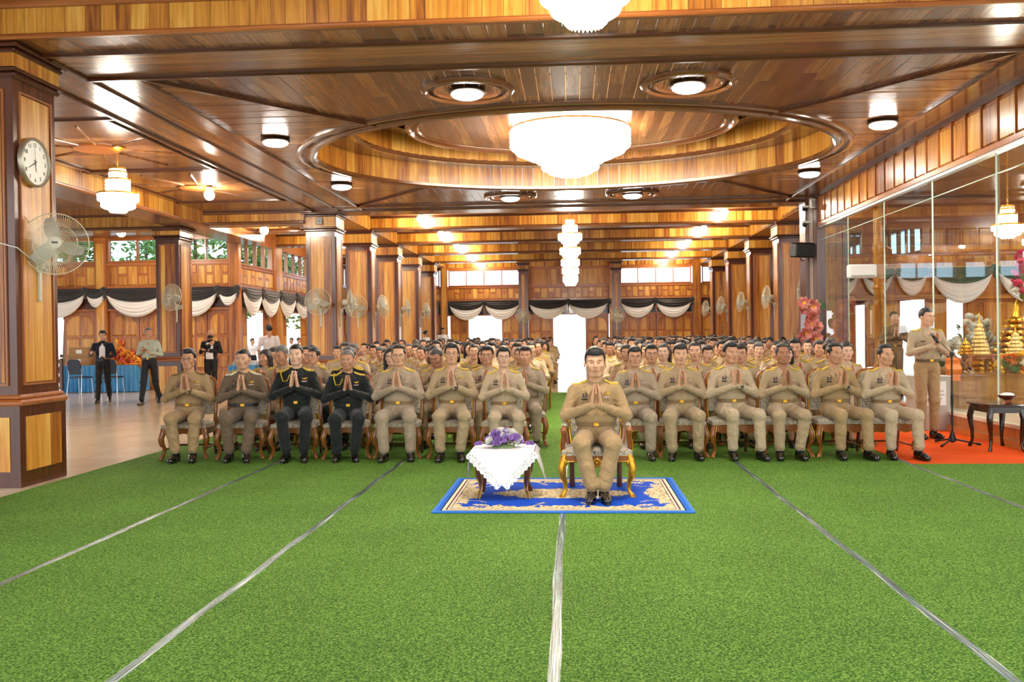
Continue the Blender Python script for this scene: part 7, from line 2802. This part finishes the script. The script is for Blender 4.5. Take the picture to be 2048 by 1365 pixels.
row2 = [  # x, body, skin, shirt, hair, colour, more, label
    (-4.42, 'f2', 4, KH[1], 'bun', 0, {}, 'woman with tied hair between the glasses wearer and the brown uniform'),
    (-3.86, 'm6', 2, KH[0], 'crop', 2, {}, 'grey haired man bowing behind the brown uniform'),
    (-3.62, 'f2', 0, KH[3], 'bun', 0, dict(glasses=True), 'woman with glasses and tied hair behind the black cropped officer'),
    (-2.98, 'm2', 2, BLK, 'crop', 3, dict(ep=None, badge=False), 'black uniformed man in the second row between the two black uniforms'),
    (-2.4, 'f1', 4, KH[1], 'long', 1, dict(glasses=True), 'woman with long hair and glasses in the second row'),
    (-1.78, 'm6', 3, KH[0], 'crop', 3, {}, 'bowing man in the second row left of the wing badge wearer'),
    (-1.12, 'm1', 1, KH[1], 'short', 0, dict(glasses=True), 'man with glasses in the second row behind the flower table'),
    (-.62, 'm3', 1, KH[3], 'short', 0, {}, 'big man on the aisle in the second row behind the flower table'),
    (1.02, 'm3', 1, KH[1], 'short', 0, dict(glasses=True), 'man with glasses in the second row, first right of the aisle'),
    (1.58, 'm1', 0, KH[0], 'crop', 0, {}, 'man with cropped hair in the second row right of the aisle'),
    (2.16, 'm2', 1, KH[0], 'flat', 0, dict(glasses=True, watch=True), 'stout man with glasses and watch in the second row'),
    (2.74, 'f1', 0, KH[1], 'bob', 0, {}, 'woman with shoulder length bob in the second row'),
    (3.0, 'm2', 1, KH[0], 'short', 0, {}, 'man turning aside in the second row beside the bob haired woman'),
    (3.5, 'f1', 4, KH[1], 'bun', 0, {}, 'woman with tied hair in the second row nearest the orange carpet'),
]
GP = 'people seated in the rows behind'
xs2 = []
for i, (x, key, s_, sh_, hr, hc, kw, lab) in enumerate(row2):
    y = Y1ST + DY + (.0 if i not in (2, 12) else .62)
    put_chair('o' if i not in (2, 12) else 'b', x, y, 0, 'chair in row two, %s from the %s' % (ORD[i] if i < 8 else ORD[i - 8], 'clock column' if i < 8 else 'middle aisle on the right'), 'carved dining chairs of the first rows' if i not in (2, 12) else 'gold banquet chairs of the rear rows')
    person(x, y - .01, R.uniform(-.06, .06), lab, key, sc=R.uniform(.99, 1.05), group=GP, skin=SKIN[s_], shirt=sh_, trou=sh_, hair=hr, hcol=hc, **kw)

def crowd_row(r, xs, side):
    y = Y1ST + DY * (r - 1)
    for i, x in enumerate(xs):
        k = len(xs) - i if side == 'left' else i + 1
        xx, yy = x + R.uniform(-.06, .06), y + R.uniform(-.08, .08)
        fem = R.random() < .36
        key = R.choice(['f1', 'f2']) if fem else R.choice(['m1', 'm2', 'm3', 'm5', 'm1', 'm5', 'm4'])
        hr = R.choice(['bun', 'bob', 'long', 'bun']) if fem else R.choice(['short', 'short', 'flat', 'crop', 'short', 'balding'])
        hc = R.choice([0, 0, 0, 1]) if fem else R.choice([0, 0, 0, 0, 2, 3])
        sh_ = R.choice([KH[0], KH[1], KH[2], KH[3], KH[1]])
        if r in (6, 9, 12) and R.random() < .12: sh_ = WHC
        rz = R.uniform(-.1, .1)
        who = 'woman' if fem else 'man'
        hd = {'bun': 'tied hair', 'bob': 'bobbed hair', 'long': 'long hair', 'short': 'short hair', 'flat': 'full hair', 'crop': 'cropped hair', 'balding': 'receding hair'}[hr]
        lab = '%s with %s in row %s, %s %s of the middle aisle' % (who, hd, NUM[r - 1], ORD[k - 1], side)
        cl = 'gold banquet chair in row %s, %s %s of the middle aisle' % (NUM[r - 1], ORD[k - 1], side)
        sc = R.uniform(.97, 1.05) * (1.0 if not fem else .98)
        aisle = k <= 1
        put_chair('b', xx, yy, rz * .4, cl, 'gold banquet chairs of the rear rows', whole=(r <= 9 and k <= 2) or r <= 3)
        if r <= 7:
            person(xx, yy - .01, rz, lab, key, sc=sc, group=GP, skin=SKIN[R.choice([0, 0, 1, 1, 2, 4])], shirt=sh_, trou=sh_, hair=hr, hcol=hc, detail=2 if (r <= 3 or aisle) else 1, glasses=R.random() < .3, badge=False, tag_=False, pockets=False)
        else:
            o = ob('person', BODY[key], None, (xx, yy - .01, .0145), (0, 0, rz), (sc,) * 3, mats=PM(SKIN[R.choice([0, 0, 1, 1, 2, 4])], sh_, sh_))
            tag(o, lab, 'person', GP)
            I = INFO[key]
            ob('hair', HAIRM[hr], o, tuple(I['head']), Matrix(I['hrot'].tolist()).to_euler(), (I['hsize'],) * 3, mats=[HAIR[hc]])
            if aisle or r <= 12:
                for q in ('epL', 'epR'): ob('epaulette', KIT[key][q], o)
            if aisle:
                for j, a in enumerate(I['ank']): ob('shoe', SHOE, o, (a[0], a[1], 0), (0, 0, (-.12, .12)[j]))
for r in range(3, 21):
    off = .3 if r % 2 else 0.0
    crowd_row(r, [x + off * .45 - (.02 if r % 2 else .1) for x in LX], 'left')
    crowd_row(r, [x + (.0 if r % 2 else .12) for x in RX] + ([4.22, 4.78] if r > 8 else [4.2] if r > 4 else []), 'right')

# ------------------------------------------------------------------ people on their feet
def standing(wai=True, stride=0.0, yaw=0.0, pitch=0.0, **kw):
    p = dict(pel=(0, .0, .93), chest=(0, .0, 1.26), neck=(0, .01, 1.425), sh=[(-.178, .01, 1.375), (.178, .01, 1.375)],
             el=[(-.255, -.05, 1.13), (.255, -.05, 1.13)], wr=[(-.038, -.23, 1.215), (.038, -.23, 1.215)],
             knee=[(-.085, -.02 - stride * .3, .50), (.085, -.02 + stride * .25, .50)], ank=[(-.09, -stride * .6, .10), (.09, stride * .75, .10 + abs(stride) * .06)],
             head=(0, -.005, 1.598), hrot=rotm(yaw, pitch), belt=1.03)
    if wai: p['tip'] = (0, -.265, 1.40)
    p.update(kw)
    return p
make_body('s_wai', standing(yaw=.35, pitch=.02, face=dict(w=.98, jaw=1.0)))
make_body('s_photo', standing(False, .42, yaw=.1, pitch=.18, el=[(-.27, -.02, 1.14), (.265, .03, 1.13)], wr=[(-.23, -.25, 1.17), (.10, -.24, 1.06)],
                              hand=[((.2, -1, .25), (1, 0, .3), .45), ((-.7, -.7, .05), (-.2, -.6, .8), .8)], face=dict(w=.95)))
make_body('s_off', standing(False, .5, yaw=.55, pitch=.0, el=[(-.25, .02, 1.14), (.26, .02, 1.12)], wr=[(-.09, -.22, 1.19), (.09, -.22, 1.16)],
                            hand=[((.6, -.7, .25), (.2, -.2, .9), .5), ((-.7, -.6, .25), (-.2, -.2, .9), .6)], face=dict(w=1.0, jaw=1.05)))
make_body('s_mask', standing(False, .0, yaw=.1, pitch=.05, el=[(-.25, .0, 1.15), (.26, -.02, 1.16)], wr=[(.03, -.2, 1.33), (-.05, -.22, 1.2)],
                             hand=[((.8, -.3, .5), (0, .6, .6), .4), ((-.9, -.2, .1), (0, .3, .8), .4)], face=dict(mask=True)), False)
make_body('s_back', standing(False, .0, yaw=.4, el=[(-.25, .04, 1.12), (.25, .04, 1.12)], wr=[(-.24, -.05, .88), (.24, -.05, .88)],
                             hand=[((.0, -.2, -1), (1, 0, 0), .3), ((0, -.2, -1), (-1, 0, 0), .3)], shortsleeve=True), False)

p_ = on_z(1858, 880)
o = person(p_.x, p_.y + .05, .1, 'man in khaki uniform standing and speaking into the boom microphone', 's_wai', sc=1.0, z=.012, skin=SKIN[0], shirt=KH[1], trou=KH[2], hair='crop', hcol=0, badge=False, rib=False, belt=OLV)
o = person(5.66, 16.5, -.2, 'man in dark brown uniform praying on his feet behind the glass', 's_wai', sc=.87, z=.272, skin=SKIN[4], shirt=cloth_mat('brown_mid_cloth', srgb(136, 110, 80)), trou=MATS['brown_mid_cloth'], hair='crop', hcol=3, badge=False, belt=M_black)
# photographer: navy open jacket over a white shirt
p_ = on_z(203, 806)
o = person(p_.x, p_.y + .1, .35, 'young photographer in open navy jacket walking with a camera', 's_photo', sc=.97, z=.002, skin=SKIN[0], shirt=NAVY, trou=plain('black_trouser', srgb(22, 22, 26), .8), hair='short', hcol=0, ep=False, badge=False, tag_=False, rib=False, pockets=False)
I = INFO['s_photo']
G().add(*patch(I, -.065, .065, 1.0, 1.39, .009, 6, 8)).build('shirt_front', WHC, o)
cam_o = empty('photo_camera', o.matrix_basis @ Vector((.02, -.37, 1.03)), .35, 'black camera with a big lens held by the young photographer', 'camera')
G().box(-.07, .07, -.03, .04, -.045, .045, .012).box(-.025, .03, -.02, .03, .04, .065, .008).build('camera_body', M_black, cam_o)
T_ = Matrix.Rotation(PI / 2, 4, 'X')
g = G(); g.T = T_
g.lathe([(.036, .02), (.038, .06), (.044, .065), (.044, .14), (.046, .145), (.046, .17), (.034, .168), (.03, .15)], 20)
g.build('lens', M_black, cam_o)
G().tube([(-.06, 0, .03), (-.1, .0, -.2), (-.05, .02, -.34), (.02, .03, -.2), (.06, 0, .03)], .006, 5).build('strap', M_black, cam_o)
ph = empty('mobile_phone', o.matrix_basis @ Vector((-.2, -.36, 1.235)), .35, 'phone in the raised hand of the young photographer', 'phone')
G().box(-.035, .035, -.075, .075, -.004, .004, .003).build('phone_body', M_black, ph)
G().box(-.031, .031, -.07, .07, .004, .0048).build('screen', plain('phone_screen', srgb(60, 80, 100), .1), ph)
# officer looking up from his phone
p_ = on_z(294, 810)
o = person(p_.x, p_.y + .15, .15, 'grey haired officer in sage green shirt walking in the left aisle', 's_off', sc=.99, z=.002, skin=SKIN[2], shirt=SAGE, trou=plain('black_trouser', srgb(22, 22, 26), .8), hair='crop', hcol=2, badge=False, rib=False, ep=SAGE, belt=M_black)
ph = empty('mobile_phone', o.matrix_basis @ Vector((.02, -.345, 1.225)), .15, 'phone held by the officer in the sage shirt', 'phone')
G().box(-.036, .036, -.07, .07, -.004, .004, .003).build('phone_body', M_black, ph)
G().box(-.032, .032, -.066, .066, .004, .0048).build('screen', plain('phone_screen', srgb(60, 80, 100), .1), ph)
# masked man with black jacket
o = person(-8.75, 21.6, .1, 'bald man in black jacket and black mask with raised hands', 's_mask', sc=.97, z=.002, skin=SKIN[1], shirt=plain('black_trouser', srgb(22, 22, 26), .8), trou=plain('black_trouser', srgb(22, 22, 26), .8), hair=None, ep=False)
I = INFO['s_mask']
G().add(*patch(I, -.09, .09, .98, 1.39, .009, 6, 8)).build('shirt_front', WHC, o)
cl_ = on_y(538, 660, 23.4)
person(cl_.x, 23.4, PI + .2, 'man in white polo shirt seen from behind at the side doorway', 's_back', sc=1.04, z=.002, skin=SKIN[1], shirt=WHC, trou=plain('black_trouser', srgb(22, 22, 26), .8), hair='short', hcol=0, ep=False)
for px, y, sc, rz, hr, lab in ((886, 37.8, 1.02, .3, 'short', 'man in white shirt standing by the far left doorway'), (853, 34.6, .95, 1.2, 'bun', 'person in white with tied hair at the last left column'),
                               ):
    q = on_y(px, 690, y)
    person(q.x, y, rz, lab, 's_back', sc=sc, z=.002, skin=SKIN[1], shirt=WHC, trou=plain('black_trouser', srgb(22, 22, 26), .8), hair=hr, hcol=0, ep=False)
for px, py, y, rz, lab in ((583, 690, 37.5, -.6, 'person in white outside the second side doorway, nearer the column'), (598, 690, 39, .8, 'person in white outside the second side doorway, farther from the hall'), (505, 700, 36, .5, 'person in white outside the first side doorway')):
    q = on_y(px, py, y)
    person(q.x, y, rz, lab, 's_back', sc=.97, z=-.25, skin=SKIN[1], shirt=WHC, trou=NAVY, hair='short', hcol=0, ep=False)
